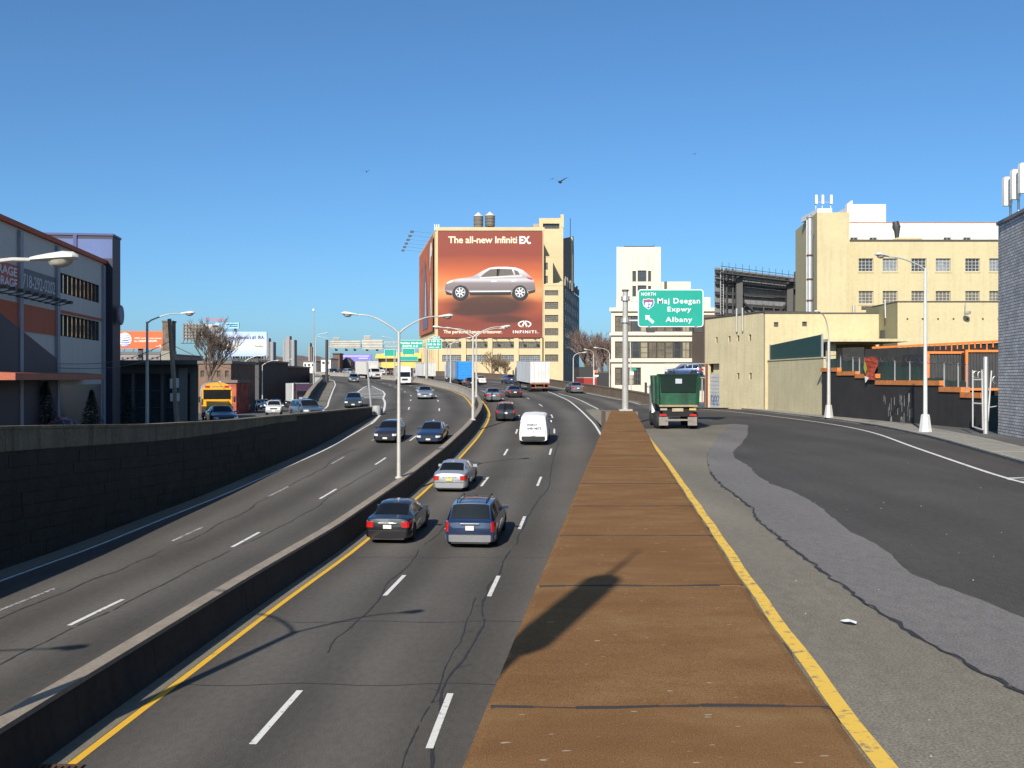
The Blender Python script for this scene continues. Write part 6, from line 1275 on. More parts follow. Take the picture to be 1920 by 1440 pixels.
d = 75; lamp('curved lamp on the right sidewalk by the yellow yard wall', (X(1554, d), d, -2.87), Z(640, d), [(X(1530, d)-X(1554, d), -1.0, Z(588, d)-Z(640, d))], .15, .1, ped=True, curved=True, s=.95)
d = 62; lamp('slender lamp in front of the dark shop on the left street', (X(276, d), d, ZL(d)), Z(603, d), [(X(332, d)-X(276, d), .6, Z(587, d)-Z(603, d))], s=1.1)
lamp('lamp on the left street outside the storage building', (-19.3, 10.5, ZL(10)), 1.6, [(3.8, .4, .7)], group=None)
for px, pt, d, ax, lab in ((460, 676, 150, 2.2, 'lamp above the parked cars on the left street'), (492, 684, 175, 2.0, 'lamp beside the orange fronted building'), (527, 680, 220, 1.8, 'short lamp before the coloured block building')):
    lamp(lab, (X(px, d), d, ZL(d)), Z(pt, d), [(ax, .3, .7)], group='lamps along the left street')
for px, pt, d, ax, lab in ((1075, 672, 160, 1.3, 'curved lamp between the factory and the trees'), (1143, 664, 150, -1.6, 'curved lamp left of the white building'), (1113, 665, 185, -1.0, 'thin lamp before the bare trees')):
    lamp(lab, (X(px, d), d, -3.0), Z(pt, d), [(ax, 0, .9)], group='lamps right of the viaduct', curved=True)
for px, d, ax, pt, lab in ((592, 215, 1.8, 634, 'left far lamp beside the flagpole'), (617, 240, -1.8, 640, 'far lamp left of the sign gantry'), (739, 230, -2.0, 640, 'far lamp right of the sign gantry backs'), (838, 200, 1.6, 652, 'far lamp in front of the factory flank')):
    lamp(lab, (X(px, d), d, H(d)), Z(pt, d), [(ax, 0, 1.0)], group='far expressway lamps', curved=True)
# bare mast behind the parapet
t = thing('steel_mast', 'very tall thin steel mast left of the exit ramp', 'mast', (X(588, 140), 140, ZL(140)))
m = MB(); m.tube([(X(588, 140), 140, ZL(140)), (X(588, 140), 140, Z(584, 140))], [.14, .06], 8); m.build('pole', STEEL, t, True); m = MB(); m.lathe([(.05, 0), (.16, .1), (.16, .25), (.03, .4)], (X(588, 140), 140, Z(584, 140)), 8); m.build('finial', WHITEP, t)
# leaning post at the wall tip
t = thing('gore_post', 'leaning grey post at the tip of the left wall', 'post', (X(697, 95), 95, H(95)))
m = MB(); m.tube([tuple(W(697, 775, 95)), tuple(W(688, 679, 95))], .1, 8); m.build('pole', STEEL, t, True)
# post out of frame whose shadow lies on the brown median
t = thing('shadow_mast', 'post outside the frame casting the dark shadow across the brown median', 'post', (-3.1, 1.2, -8.4))
m = MB(); m.tube([(-3.1, 1.2, -8.4), (-3.1, 1.2, 3.6)], .09, 8); m.build('pole', STEELD, t)
m = MB(); m.lathe([(.16, 3.4), (.26, 3.6), (.27, 5.9), (.2, 6.05)], (-3.1, 1.2, 0), 14); m.build('canister', STEELD, t, True); m = MB(); m.tube([(-3.1, 1.2, 6.0), (-3.1, 1.2, 7.6)], [.05, .015], 6); m.build('spike', STEELD, t)
# ---------------------------------------------------------------- main green sign
GSN = M('sign_green', (.0, .27, .20), .45, 0, .06, 1); SWH = M('sign_letter_white', (.80, .80, .76), .5, 0, .05)
D_ = 66.0
sg = thing('highway_sign', 'green highway sign reading Maj Deegan Expwy Albany on a thick pole', 'sign', (X(1173, D_), D_, zmed(66)))
xp = X(1172.5, D_); m = MB(); m.tube([(xp, D_, zmed(66)-.1), (xp, D_, Z(546, D_))], [.215, .175], 16); m.build('pole', M('pole_grey', (.34, .33, .31), .6, .2, .12, .8), sg, True)
m = MB(); m.lathe([(.24, 0), (.22, .1)], (xp, D_, Z(546, D_)), 14); m.build('pole_cap', STEELD, sg)
m = MB(); m.box(xp-.42, xp+.42, D_-.42, D_+.42, zmed(66)-.05, zmed(66)+.08); m.build('base_plate', STEEL, sg)
def rrect(x0, x1, z0, z1, r, n=5):
    P_ = []
    for cx, cz, a0 in ((x1-r, z1-r, 0), (x0+r, z1-r, 90), (x0+r, z0+r, 180), (x1-r, z0+r, 270)):
        for k in range(n+1): a = math.radians(a0+90*k/n); P_.append((cx+r*math.cos(a), cz+r*math.sin(a)))
    return P_
def panel(root, px0, px1, py0, py1, d, r=.2, th=.05, edge=.05, nm='panel', yo=-.3):
    m = MB(); m.prism(rrect(X(px0, d), X(px1, d), Z(py1, d), Z(py0, d), r), d+yo-th, d+yo); p = m.build(nm, SWH, root)
    m = MB(); m.prism(rrect(X(px0, d)+edge, X(px1, d)-edge, Z(py1, d)+edge, Z(py0, d)-edge, max(.03, r-edge)), d+yo-th-.012, d+yo-th-.002); m.build('face', GSN, p); return p, d+yo-th-.02
pn, fy = panel(sg, 1195, 1317, 543.5, 613.5, D_)
def stx(body, x0, x1, pb, ptop, par=pn, y=fy, d=D_, mt=SWH): text(par, body, X(x0, d), X(x1, d), Z(pb, d), Z(ptop, d)-Z(pb, d), y, mt)
stx("NORTH", 1201, 1228, 555, 549.5); stx("Maj Deegan", 1231.5, 1310.5, 569.5, 560); stx("Expwy", 1250, 1294, 584.5, 576); stx("Albany", 1246.5, 1296, 604, 595)
def shp(pts, mat, nm, yo=0.0, par=pn): m = MB(); m.prism([(X(a, D_), Z(b, D_)) for a, b in pts], fy+yo-.004, fy+yo); return m.build(nm, mat, par)
SHB = M('shield_blue', (.03, .12, .42)); SHR = M('shield_red', (.5, .03, .03))
out = [(1205, 561), (1209, 562), (1214.5, 560.5), (1220, 562), (1224, 561), (1225.5, 568), (1223, 575), (1214.5, 581), (1206, 575), (1203.5, 568)]
shp(out, SWH, 'shield'); c_ = (1214.5, 569.5); shp([(c_[0]+(a-c_[0])*.9, c_[1]+(b-c_[1])*.9) for a, b in out], SHB, 'shield_field', -.006); shp([(1205.5, 562), (1209, 563), (1214.5, 561.6), (1220, 563), (1223.5, 562), (1224.2, 565.3), (1204.8, 565.3)], SHR, 'shield_band', -.012)
text(pn, "87", X(1207.5, D_), X(1221.5, D_), Z(576.5, D_), Z(568, D_)-Z(576.5, D_), fy-.02, SWH)
shp([(1208.5, 591.5), (1217.5, 592.5), (1215.2, 595), (1225.5, 603.5), (1222, 607.5), (1212, 598.5), (1209.5, 601)], SWH, 'arrow')
for py in (560, 601):
    m = MB(); m.bar((xp, D_-.12, Z(py, D_)), (X(1200, D_), D_-.16, Z(py, D_)), .1); m.build('bracket', STEEL, sg); m = MB(); m.lathe([(.3, -.14), (.3, .14)], (xp, D_, Z(py, D_)), 12); m.build('collar', STEEL, sg)
for px in (1215, 1301): m = MB(); m.bar((X(px, D_), D_-.2, Z(613, D_)), (X(px, D_), D_-1.2, Z(615, D_)), .08); m.build('light_arm', STEEL, sg); m = MB(); m.hexa([(X(px-7, D_), D_-1.5, Z(625, D_)), (X(px+7, D_), D_-1.5, Z(625, D_)), (X(px+7, D_), D_-1.1, Z(625, D_)), (X(px-7, D_), D_-1.1, Z(625, D_))], [(X(px-8, D_), D_-1.5, Z(617, D_)), (X(px+8, D_), D_-1.5, Z(617, D_)), (X(px+8, D_), D_-1.0, Z(616, D_)), (X(px-8, D_), D_-1.0, Z(616, D_))]); m.build('sign_light', STEELD, sg)
pd_ = thing('sign_pedestal', 'low concrete block at the tip of the brown median under the sign pole', 'block', (X(1158, 68), 68, -3.6))
m = MB(); m.box(X(1131, 69), X(1190, 69), 67.2, 70.5, -4.6, zmed(66)-.12); m.build('block', M('pedestal_brown', (.16, .12, .085), .9, 0, .2, .8), pd_)
# yield sign, street name post
t = thing('yield_sign', 'red and white yield sign above the dump truck', 'sign', (X(1282, 104), 104, -3.03)); d = 104.0
m = MB(); m.tube([(X(1282, d), d, -3.03), (X(1282, d), d, Z(703, d))], .04, 6); m.build('post', STEEL, t)
m = MB(); m.prism([(X(1271, d), Z(702, d)), (X(1293, d), Z(702, d)), (X(1284, d), Z(722, d)), (X(1280, d), Z(722, d))], d-.08, d-.05); p = m.build('panel', M('yield_red', (.5, .02, .03)), t)
m = MB(); m.prism([(X(1276, d), Z(706, d)), (X(1288, d), Z(706, d)), (X(1283.5, d), Z(714, d)), (X(1280.5, d), Z(714, d))], d-.1, d-.082); p2 = m.build('field', SWH, p); text(p2, "YIELD", X(1277.5, d), X(1286.5, d), Z(709.3, d), .12, d-.105, M('yield_letter', (.45, .02, .03)))
t = thing('street_name_post', 'slim grey post with small white plates left of the dump truck', 'sign', (X(1183, 118), 118, -2.9)); d = 118.0
m = MB(); m.tube([(X(1184, d), d, -3), (X(1182, d), d, Z(641, d))], .07, 6); m.build('post', LAMPM, t, True); m = MB(); m.box(X(1181, d), X(1188, d), d-.1, d-.05, Z(703, d), Z(697, d)); m.build('plate', SWH, t); m = MB(); m.box(X(1184, d), X(1193, d), d-.1, d-.05, Z(694, d), Z(690, d)); m.build('name_plate', GSN, t)
t = thing('construction_sign', 'small orange sign on a white post beside the red truck', 'sign', (X(1114, 150), 150, -3)); d = 150.0
m = MB(); m.tube([(X(1114, d), d, -3), (X(1114, d), d, Z(694, d))], .06, 6); m.build('post', WHITEP, t); m = MB(); m.box(X(1115, d), X(1120.5, d), d-.1, d-.05, Z(699, d), Z(694, d)); m.build('panel', M('sign_orange', (.75, .15, .02)), t); m = MB(); m.box(X(1115, d), X(1122, d), d-.1, d-.05, Z(706, d), Z(703, d)); m.build('plate', SWH, t)
# dark shed behind the parapet
t = thing('dark_warehouse', 'black walled warehouse behind the red truck', 'building', (X(1115, 215), 215, -3)); m = MB(); m.box(X(1086, 215), X(1112, 215), 215, 240, -4, Z(688, 215)); m.build('tall_part', M('warehouse_black', (.02, .02, .022)), t); m = MB(); m.box(X(1112, 215)+.01, X(1146, 215), 218, 240, -4, Z(699, 215)); m.build('low_part', MATS['warehouse_black'], t)
# ---------------------------------------------------------------- gantry with sign backs and green signs
D_ = 186.0; TR = M('gantry_steel', (.36, .34, .30), .6, .2, .15, 1); BACK = M('sign_back', (.38, .36, .31), .6, .1, .2, 1)
gt = thing('sign_gantry', 'steel truss gantry with pale sign backs spanning the expressway', 'gantry', (X(612, D_), D_, H(D_)))
m = MB(); m.tube([(X(612, D_), D_, -6), (X(613, D_), D_, Z(637, D_))], .28, 8); m.build('post', STEELD, gt, True)
m = MB(); m.tube([(X(800, D_), D_, H(D_)), (X(800, D_), D_, Z(640, D_))], .25, 8); m.build('post', TR, gt, True)
m = MB(); za, zb_ = Z(641, D_), Z(650, D_)
for z in (za, zb_):
    for yo in (0, .9): m.bar((X(612, D_), D_+yo, z), (X(830, D_), D_+yo, z), .12)
for k in range(26): a, b = X(614+k*8.3, D_), X(618+k*8.3, D_); m.bar((a, D_, za), (b, D_, zb_), .07); m.bar((b, D_, zb_), (X(622.3+k*8.3, D_), D_, za), .07)
m.build('truss', TR, gt)['kind'] = 'stuff'
for a, b, c, e in ((621, 677, 639, 652.5), (680, 718, 637, 655), (625.5, 638, 633, 638.6), (683.5, 696, 629.5, 636.6)):
    q = MB(); q.box(X(a, D_), X(b, D_), D_-.5, D_-.4, Z(e, D_), Z(c, D_)); pb_ = q.build('sign_back', BACK, gt)
    for k in range(3): q = MB(); zz = Z(e-(e-c)*(.2+.3*k), D_); q.box(X(a, D_)+.05, X(b, D_)-.05, D_-.6, D_-.502, zz-.06, zz+.06); q.build('stiffener', TR, pb_)
for px in (629, 648, 664, 687, 706): q = MB(); q.bar((X(px, D_), D_-.4, Z(653, D_)), (X(px, D_), D_+1.2, Z(656, D_)), .06); q.box(X(px-2, D_), X(px+2, D_), D_+.6, D_+1.3, Z(657.5, D_), Z(654.5, D_)); q.build('sign_light', STEELD, gt)
gs = thing('green_guide_sign', 'green sign on the gantry reading Yankee Stadium exits 4-5', 'sign', (X(772, D_), D_-1, Z(646, D_)), group='green signs on the gantry')
p, fy2 = panel(gs, 749, 794, 638, 653, D_, .15, .05, .04, yo=-.8); text(p, "Yankee Stadium", X(751, D_), X(792, D_), Z(645, D_), .34, fy2, SWH); text(p, "EXITS 4-5", X(756, D_), X(784, D_), Z(651, D_), .36, fy2, SWH)
gs = thing('green_guide_sign', 'green exit 4 sign reading E 149 St and 145 St Br', 'sign', (X(815, D_), D_-1, Z(646, D_)), group='green signs on the gantry')
p, fy2 = panel(gs, 801, 829, 636.5, 655, D_, .15, .05, .04, yo=-.8); text(p, "E 149 St", X(803.5, D_), X(825, D_), Z(641.8, D_), .34, fy2, SWH); text(p, "145 St Br", X(803, D_), X(826.5, D_), Z(647.5, D_), .34, fy2, SWH); text(p, "RIGHT LANE", X(805, D_), X(824, D_), Z(652.5, D_), .2, fy2, SWH)
p, fy2 = panel(gs, 812, 825, 630.5, 636.2, D_, .1, .05, .03, nm='exit_tab', yo=-.8); text(p, "EXIT 4", X(813, D_), X(824, D_), Z(635, D_), .26, fy2, SWH)
d = 250.0
for px0, px1, a, b, lab in ((721, 744, 655, 668, 'small far green sign left of the lamp post'), (755, 778, 653, 665, 'upper far green sign right of the lamp post'), (750, 784, 668, 677, 'lower far green sign right of the lamp post')):
    t = thing('green_guide_sign', lab, 'sign', (X(px0, d), d, Z(b, d)), group='far green signs'); panel(t, px0, px1, a, b, d, .15, .05, .05)
    for px in (px0+3, px1-3): m = MB(); m.bar((X(px, d), d, H(d)), (X(px, d), d, Z(b, d)), .15); m.build('post', TR, t)
# far yellow structure and violet billboard
t = thing('yellow_structure', 'far yellow steel structure and boards beyond the green signs', 'building', (X(740, 345), 345, 2)); YS = M('bright_yellow', (.55, .43, .09))
m = MB(); m.prism([(X(703, 345), Z(672, 345)), (X(705, 345), Z(664, 345)), (X(745, 345), Z(660, 345)), (X(790, 345), Z(662, 345)), (X(790, 345), Z(672, 345))], 345, 352); m.build('upper_band', YS, t); m = MB(); m.box(X(715, 345), X(790, 345), 345, 352, Z(690, 345), Z(679, 345)); m.build('lower_band', YS, t); m = MB(); m.box(X(708, 345), X(788, 345), 347, 352, Z(700, 345), Z(672, 345)); m.build('wall', M('far_tan', (.25, .21, .16)), t)
t = thing('violet_billboard', 'far violet billboard beside the brick tower behind the gantry', 'billboard', (X(667, 340), 340, 2)); d = 340.0
m = MB(); m.box(X(638, d), X(696, d), d, d+.6, Z(690, d), Z(664, d)); p = m.build('panel', M('violet_print', (.16, .14, .48), .6, 0, .15, .1), t)
for a, b, c in ((641, 692, 667), (672, 690, 671)): m = MB(); m.box(X(a, d), X(b, d), d-.04, d-.003, Z(c+1.2, d), Z(c, d)); m.build('printed_strip', M('far_print_white', (.6, .6, .65)), p)
for px in (650, 680): m = MB(); m.bar((X(px, d), d+.3, -8), (X(px, d), d+.3, Z(690, d)), .6); m.build('leg', STEELD, t)
t = thing('brick_tower', 'small dark brick tower behind the gantry', 'building', (X(630, 310), 310, 0)); d = 310.0
m = MB(); m.box(X(624, d), X(637, d), d, d+6, -8, Z(664, d)); m.build('wall', M('far_brick', (.12, .08, .06), .9, 0, .3, .5), t); m = MB(); m.box(X(623, d), X(638, d), d-.3, d+6.3, Z(664, d)+.01, Z(662, d)); m.build('roof', STEELD, t)
t = thing('dark_house', 'dark gabled house under the violet billboard', 'building', (X(648, 318), 318, 0)); d = 318.0
m = MB(); m.prism([(X(640, d), -6), (X(658, d), -6), (X(658, d), Z(678, d)), (X(649, d), Z(670, d)), (X(640, d), Z(678, d))], d, d+8); m.build('wall', M('house_dark', (.05, .04, .04)), t)
# ---------------------------------------------------------------- left distance: billboards, street buildings, wires
def board(nm, lab, px0, px1, py0, py1, d, mat, th=.4, legs=()):
    t = thing(nm, lab, 'billboard', (X((px0+px1)/2, d), d, ZL(min(d, 300)))); m = MB(); m.box(X(px0, d), X(px1, d), d, d+th, Z(py1, d), Z(py0, d)); p = m.build('panel', mat, t)
    for a, b in legs: m = MB(); m.box(X(a, d), X(b, d), d+th+.02, d+th+.6, ZL(300)-1, Z(py1, d)+.5); m.build('column', STEELD, t)
    m = MB(); m.bar((X(px0-1, d), d-.5, Z(py1+7, d)), (X(px1+1, d), d-.5, Z(py1+7, d)), .5, .08)
    for k in range(6): x = X(px0+2+(px1-px0-4)*k/5, d); m.bar((x, d-.5, Z(py1+7, d)), (x, d+.1, Z(py1, d)), .06)
    m.build('catwalk', STEELD, t)
    return t, p
D_ = 150.0
t, p = board('globe_billboard', 'orange red billboard with a blue striped globe', 215, 305, 621, 653.5, D_, M('billboard_orange', (.75, .10, .02), .6, 0, .04), legs=((257, 264),))
def disc(par, cx, cy, r, y, mat, nm, n=24, f=lambda a: True, sq=1.0):
    m = MB(); m.prism([(X(cx+r*math.cos(2*math.pi*k/n), D_), Z(cy+sq*r*math.sin(2*math.pi*k/n), D_)) for k in range(n)], y-.02, y); return m.build(nm, mat, par)
gl = disc(p, 234, 636.5, 12.8, D_-.02, WHP, 'printed_globe')
GBL = M('print_globe_blue', (.05, .12, .36))
for zc, th in ((-8.5, 1.2), (-4.6, 1.8), (-.4, 2.4), (4.0, 2.4), (8.2, 2.0), (11.2, 1.2)):
    pts = []; hw2 = math.sqrt(max(.1, 12.5**2-zc**2))
    for k in range(9): x = -hw2+2*hw2*k/8; pts.append((234+x, 636.5+zc+2.2*(1-(x/12.8)**2)-1))
    lo = [(a, b+th*(1-abs((a-236)/13)**2)) for a, b in pts][::-1]
    m = MB(); m.prism([(X(a, D_), Z(b, D_)) for a, b in pts+lo], D_-.06, D_-.045); m.build('printed_stripe', GBL, gl)
for body, a, b, c, h_ in (("AT&T works in more places,", 252, 303, 635.5, .25), ("like", 252, 258, 641, .22), ("CHILONDOSCOW.", 260, 295, 641, .26), ("at&t", 292, 298, 650, .12)): text(p, body, X(a, D_), X(b, D_), Z(c, D_), h_, D_-.03, WHP)
disc(p, 300.5, 648.8, 2.2, D_-.02, WHP, 'printed_globe', 12)
D_ = 165.0
t, p = board('pale_blue_billboard', "pale blue billboard reading Choose America's number one IRA", 413, 500, 622, 668, D_, grad_print('print_pale_blue', [(0, (.30, .38, .58)), (.45, (.50, .55, .66)), (1, (.36, .46, .68))], Z(668, D_), Z(622, D_)), legs=((440, 446), (478, 484)))
text(p, "Choose America's #1 IRA.", X(415.5, D_), X(496, D_), Z(635.5, D_), .52, D_-.03, M('print_navy', (.02, .03, .09)))
m = MB(); m.box(X(414, D_), X(497, D_), D_-.03, D_-.003, Z(655.5, D_), Z(644.5, D_)); s_ = m.build('printed_strip', M('print_offwhite', (.62, .62, .58)), p); text(s_, "Fidelity", X(478, D_), X(494, D_), Z(651, D_), .34, D_-.05, M('print_brown', (.14, .12, .05)))
for k in range(2): m = MB(); m.box(X(417, D_), X(446-k*4, D_), D_-.05, D_-.032, Z(649.5+k*3, D_), Z(648.8+k*3, D_)); m.build('printed_line', MATS['print_brown'], s_)
m = MB()
for k in range(14): x = X(431+k*5, D_); m.bar((x, D_+.6, Z(668, D_)), (X(433.5+k*5, D_), D_+.6, Z(680, D_)), .12); m.bar((X(433.5+k*5, D_), D_+.6, Z(680, D_)), (X(436+k*5, D_), D_+.6, Z(668, D_)), .12)
m.build('truss', STEELD, t)['kind'] = 'stuff'
D_ = 140.0
t, p = board('billboard_lattice', 'weathered billboard back with peeling lattice above the bare tree', 343, 383, 606, 637, D_, M('peeling_boards', (.28, .25, .22), .9, 0, .6, 2.5), legs=((388, 394),))
for k in range(5): m = MB(); z = Z(609+k*6, D_); m.box(X(343, D_), X(383, D_), D_-.12, D_-.003, z-.1, z+.1); m.build('rail', M('rail_grey', (.16, .15, .14)), p)
for k in range(7): m = MB(); x = X(345+k*6, D_); m.box(x-.05, x+.05, D_-.2, D_-.13, Z(637, D_), Z(606, D_)); m.build('upright', MATS['rail_grey'], p)
D_ = 141.0
t, p = board('car_billboard', 'small billboard with a silver car beside the lattice board', 384, 411, 608, 634, D_, M('print_grey_white', (.45, .45, .45), .6, 0, .1), legs=())
m = MB(); m.prism([(X(a, D_), Z(b, D_)) for a, b in ((390, 622), (391, 616), (397, 613), (400, 609), (408, 609), (414, 613), (420, 616), (420, 619), (411, 620), (411, 623), (392, 624))], D_-.05, D_-.003); cp = m.build('printed_car', M('print_car_grey', (.20, .2, .21)), p)
m = MB(); m.prism([(X(a, D_), Z(b, D_)) for a, b in ((398, 613.5), (401, 610), (407, 610), (411, 613.5))], D_-.07, D_-.052); m.build('printed_window', BLKP, cp)
for cx in (395, 408): disc(cp, cx, 623, 2.6, D_-.055, BLKP, 'printed_wheel', 12)
D_ = 200.0
t = thing('dealer_sign', 'red Toyota lettering sign with light blue board behind the billboards', 'sign', (X(410, D_), D_, -5)); t['label'] = 'red lettered car dealer sign with light blue board behind the billboards'
m = MB(); m.box(X(404, D_), X(448, D_), D_, D_+.4, Z(616, D_), Z(605, D_)); p = m.build('panel', M('light_blue_board', (.25, .5, .68)), t); m = MB(); m.box(X(424, D_), X(446, D_), D_-.04, D_-.003, Z(609, D_), Z(607.6, D_)); m.build('printed_line', MATS['print_navy'], p); m = MB(); m.box(X(430, D_), X(446, D_), D_-.04, D_-.003, Z(612.5, D_), Z(611, D_)); m.build('printed_line', MATS['print_navy'], p)
DRD2 = M('dealer_red', (.55, .05, .06)); text(t, "TOYOTA", X(395, D_), X(422.5, D_), Z(603, D_), .62, D_-.02, DRD2)
def ell(cx, cz, rx, rz, w=.75):
    m = MB(); n = 20
    for k in range(n): q = 2*math.pi*k/n; m.v += [(X(cx+rx*math.cos(q), D_), D_-.02, Z(cz+rz*math.sin(q), D_)), (X(cx+(rx-w)*math.cos(q), D_), D_-.02, Z(cz+(rz-w)*math.sin(q), D_))]
    for k in range(n): q = (k+1) % n; m.f.append((2*k, 2*q, 2*q+1, 2*k+1))
    return m.build('emblem_ring', DRD2, t, fix=False)
ell(388.5, 599, 4.6, 3.4); ell(388.5, 598, 1.6, 2.4, .6); ell(388.5, 597.6, 3.4, 1.3, .5)
for px in (410, 440): m = MB(); m.bar((X(px, D_), D_+.5, -5.2), (X(px, D_), D_+.5, Z(606, D_)), .4); m.build('post', STEELD, t)
# street buildings
def block(nm, lab, px0, px1, ptop, d, depth, mat, wins=None, zb=None):
    t = thing(nm, lab, 'building', (X((px0+px1)/2, d), d, ZL(min(d, 300)))); zb = -6 if zb is None else zb
    ops = []
    if wins:
        cols, rows, pw, ph, y0 = wins
        for r in range(rows):
            for c in range(cols):
                cx = px0+(px1-px0)*(c+.5)/cols; ops.append((X(cx-pw/2, d), X(cx+pw/2, d), Z(y0+r*ph*2.0+ph, d), Z(y0+r*ph*2.0, d)))
    facade(t, 'wall', X(px0, d), X(px1, d), zb, Z(ptop, d), d, d+depth, ops, mat, .3)
    for o in ops: window(t, *o, d+.12, 2, 2, GLASS, FRAME, .08)
    m = MB(); m.box(X(px0, d)-.2, X(px1, d)+.2, d-.2, d+depth, Z(ptop, d)+.003, Z(ptop, d)+.35); m.build('parapet', M(mat.name+'_trim', (.12, .10, .09)), t)
    return t
block('brown_brick_shop', 'low brown brick shop behind the bare tree', 372, 433, 682, 128, 12, M('brown_brick', (.16, .10, .07), .9, 0, .3, 1), (4, 1, 7, 12, 695))
block('dark_brick_block', 'dark brick block behind the parked cars', 433, 482, 678, 180, 25, M('dark_brick', (.085, .06, .05), .9, 0, .25, .6), (3, 2, 6, 8, 690))
t = block('orange_cornered_shop', 'dark brick shop with a bright orange corner panel', 482, 524, 688, 200, 30, M('dark_brick2', (.07, .05, .045), .9, 0, .25, .6), (3, 2, 7, 9, 694)); m = MB(); m.box(X(496, 200), X(504, 200), 199.7, 199.98, Z(725, 200), Z(690, 200)); m.build('orange_panel', ORANGE, t)
t = block('coloured_block_building', 'cream building with red blue and orange squares along its top', 523, 600, 709, 255, 30, M('cream_wall', (.48, .42, .33), .9, 0, .1, .2)); D_ = 255.0
for k in range(8): m = MB(); m.box(X(524+k*9.3, D_)+.02, X(524+(k+1)*9.3, D_)-.02, D_-.35, D_-.21, Z(709, D_), Z(703, D_)); m.build('coloured_square', [ORANGE, M('sq_red', (.45, .05, .06)), M('sq_blue', (.06, .13, .42)), M('sq_amber', (.6, .3, .05)), MATS['sq_red'], MATS['sq_blue'], MATS['sq_amber'], MATS['sq_red']][k], t)
m = MB(); m.box(X(522, D_), X(600, D_), D_-.4, D_-.36, Z(733, D_), Z(727, D_)); m.build('lower_band', M('lower_tan', (.3, .17, .07)), t)
t = thing('arched_roof_truss', 'white arched truss above the coloured squares', 'structure', (X(555, 256), 256, Z(703, 256))); m = MB(); d = 258.0; pts = [(X(535+k*6, d), d, Z(703-9*math.sin(math.pi*(k+.6)/10), d)) for k in range(10)]
m.tube(pts, .3, 6); [m.bar(p_, (p_[0], p_[1], Z(704, d)), .22) for p_ in pts[1:-1:2]]; m.build('truss', WHITEP, t)
block('white_flat_building', 'small white building left of the gantry post', 569, 590, 679, 300, 12, WHITEP, (3, 1, 4, 5, 682)); block('pale_gantry_shop', 'white and yellow shop right of the gantry post', 602, 620, 674, 290, 12, WHITEP, (2, 1, 5, 5, 678), -8)
block('grey_hut', 'grey hut between the semi truck and the ramp', 590, 602, 706, 190, 8, M('hut_grey', (.25, .28, .31)), None)
block('graffiti_shed', 'red and orange graffiti covered shed behind the school bus', 408, 443, 718, 122, 6, M('graffiti_red', (.32, .07, .04), .9, 0, .7, .9), None)
block('far_factory', 'long grey roofed factory under the orange billboard', 216, 300, 664, 290, 40, M('far_grey_wall', (.22, .19, .18), .9, 0, .2, .2), (9, 1, 4, 4, 670))
block('far_white_sheds', 'white far sheds under the orange billboard', 200, 345, 679, 240, 20, M('far_white', (.5, .49, .47), .9, 0, .3, .3), None)
for px, pt, d, w, lab in ((502, 634, 950, 20, 'leftmost grey housing tower on the horizon'), (541, 630, 900, 21, 'wide grey housing tower on the horizon'), (581, 643, 900, 6, 'slim brown tower on the horizon')):
    t = thing('housing_tower', lab, 'tower', (X(px, d), d, 10), group='towers on the horizon'); mt = M('tower_brown' if w < 10 else 'tower_grey', (.30, .25, .21) if w < 10 else (.27, .255, .25), .9, 0, .1, .05)
    x0_, x1_ = X(px-w/2, d), X(px+w/2, d); m = MB(); m.box(x0_, x1_, d, d+12, -10, Z(pt+7, d)); m.build('slab', mt, t); m = MB(); m.box(x0_+(x1_-x0_)*.36, x0_+(x1_-x0_)*.62, d-1.5, d+8, -10, Z(pt, d)); m.build('lift_core', mt, t)
    if w > 10:
        for c in range(4):
            m = MB()
            cx = x0_+(x1_-x0_)*(.1+.26*c+(.05 if c > 1 else 0)); m.box(cx, cx+.9, d-.2, d-.01, 12, Z(pt+9, d)); m.build('window_strip', GLASSB, t)
# hills with bare woods
m = MB(); r5 = random.Random(11); n = 160
for k in range(n+1):
    x = -1100+k*1500/n; dd = 1250; zt = float(np.interp(960+F*x/dd, (-700, 200, 340, 520, 600, 680, 900, 1300), (26, 25, 26, 31, 28, 24, 16, 8)))+r5.uniform(-1.6, 1.6)
    m.v += [(x, dd, -12), (x, dd+40, zt*.55), (x, dd+130, zt)]
for k in range(n):
    for j in range(2): a = k*3+j; m.f.append((a, a+3, a+4, a+1))
struct(m.build('hills', M('winter_woods', (.11, .085, .075), .95, 0, .45, .05, .8, .4), None, fix=False))
# utility pole with plates and wires
UP = thing('utility_pole', 'leaning wooden utility pole with white plates in front of the dark shop', 'utility pole', (X(332, 65), 65, ZL(65))); d = 65.0
m = MB(); m.tube([tuple(W(333, 802, d)), tuple(W(325, 700, d)), tuple(W(317.5, 598, d))], [.17, .15, .12], 10); m.build('pole', M('pole_wood', (.24, .19, .14), .9, 0, .25, 2, stretch=(3, 3, .3)), UP, True)
for a, b, c, e in ((320.5, 325.5, 710, 728), (332, 337, 709, 727), (321, 326, 737, 752), (333, 338.5, 737, 752)): m = MB(); m.box(X(a, d), X(b, d), d-.2, d-.17, Z(e, d), Z(c, d)); m.build('plate', M('plate_grey_white', (.5, .5, .48)), UP)
for i, (a, b, sag) in enumerate(((W(319, 640, d), W(112, 682, 49), .5), (W(321, 660, d), W(112, 690, 49), .4), (W(319, 645, d), W(470, 690, 170), .8))):
    t = thing('overhead_wire', ['upper wire from the wooden pole to the storage building', 'lower wire from the wooden pole to the storage building', 'wire running up the left street from the wooden pole'][i], 'wire', tuple(a)); m = MB(); pts = [a.lerp(b, k/12)-Vector((0, 0, sag*math.sin(math.pi*k/12))) for k in range(13)]; m.tube(pts, .02, 4); m.build('strand', STEELD, t)
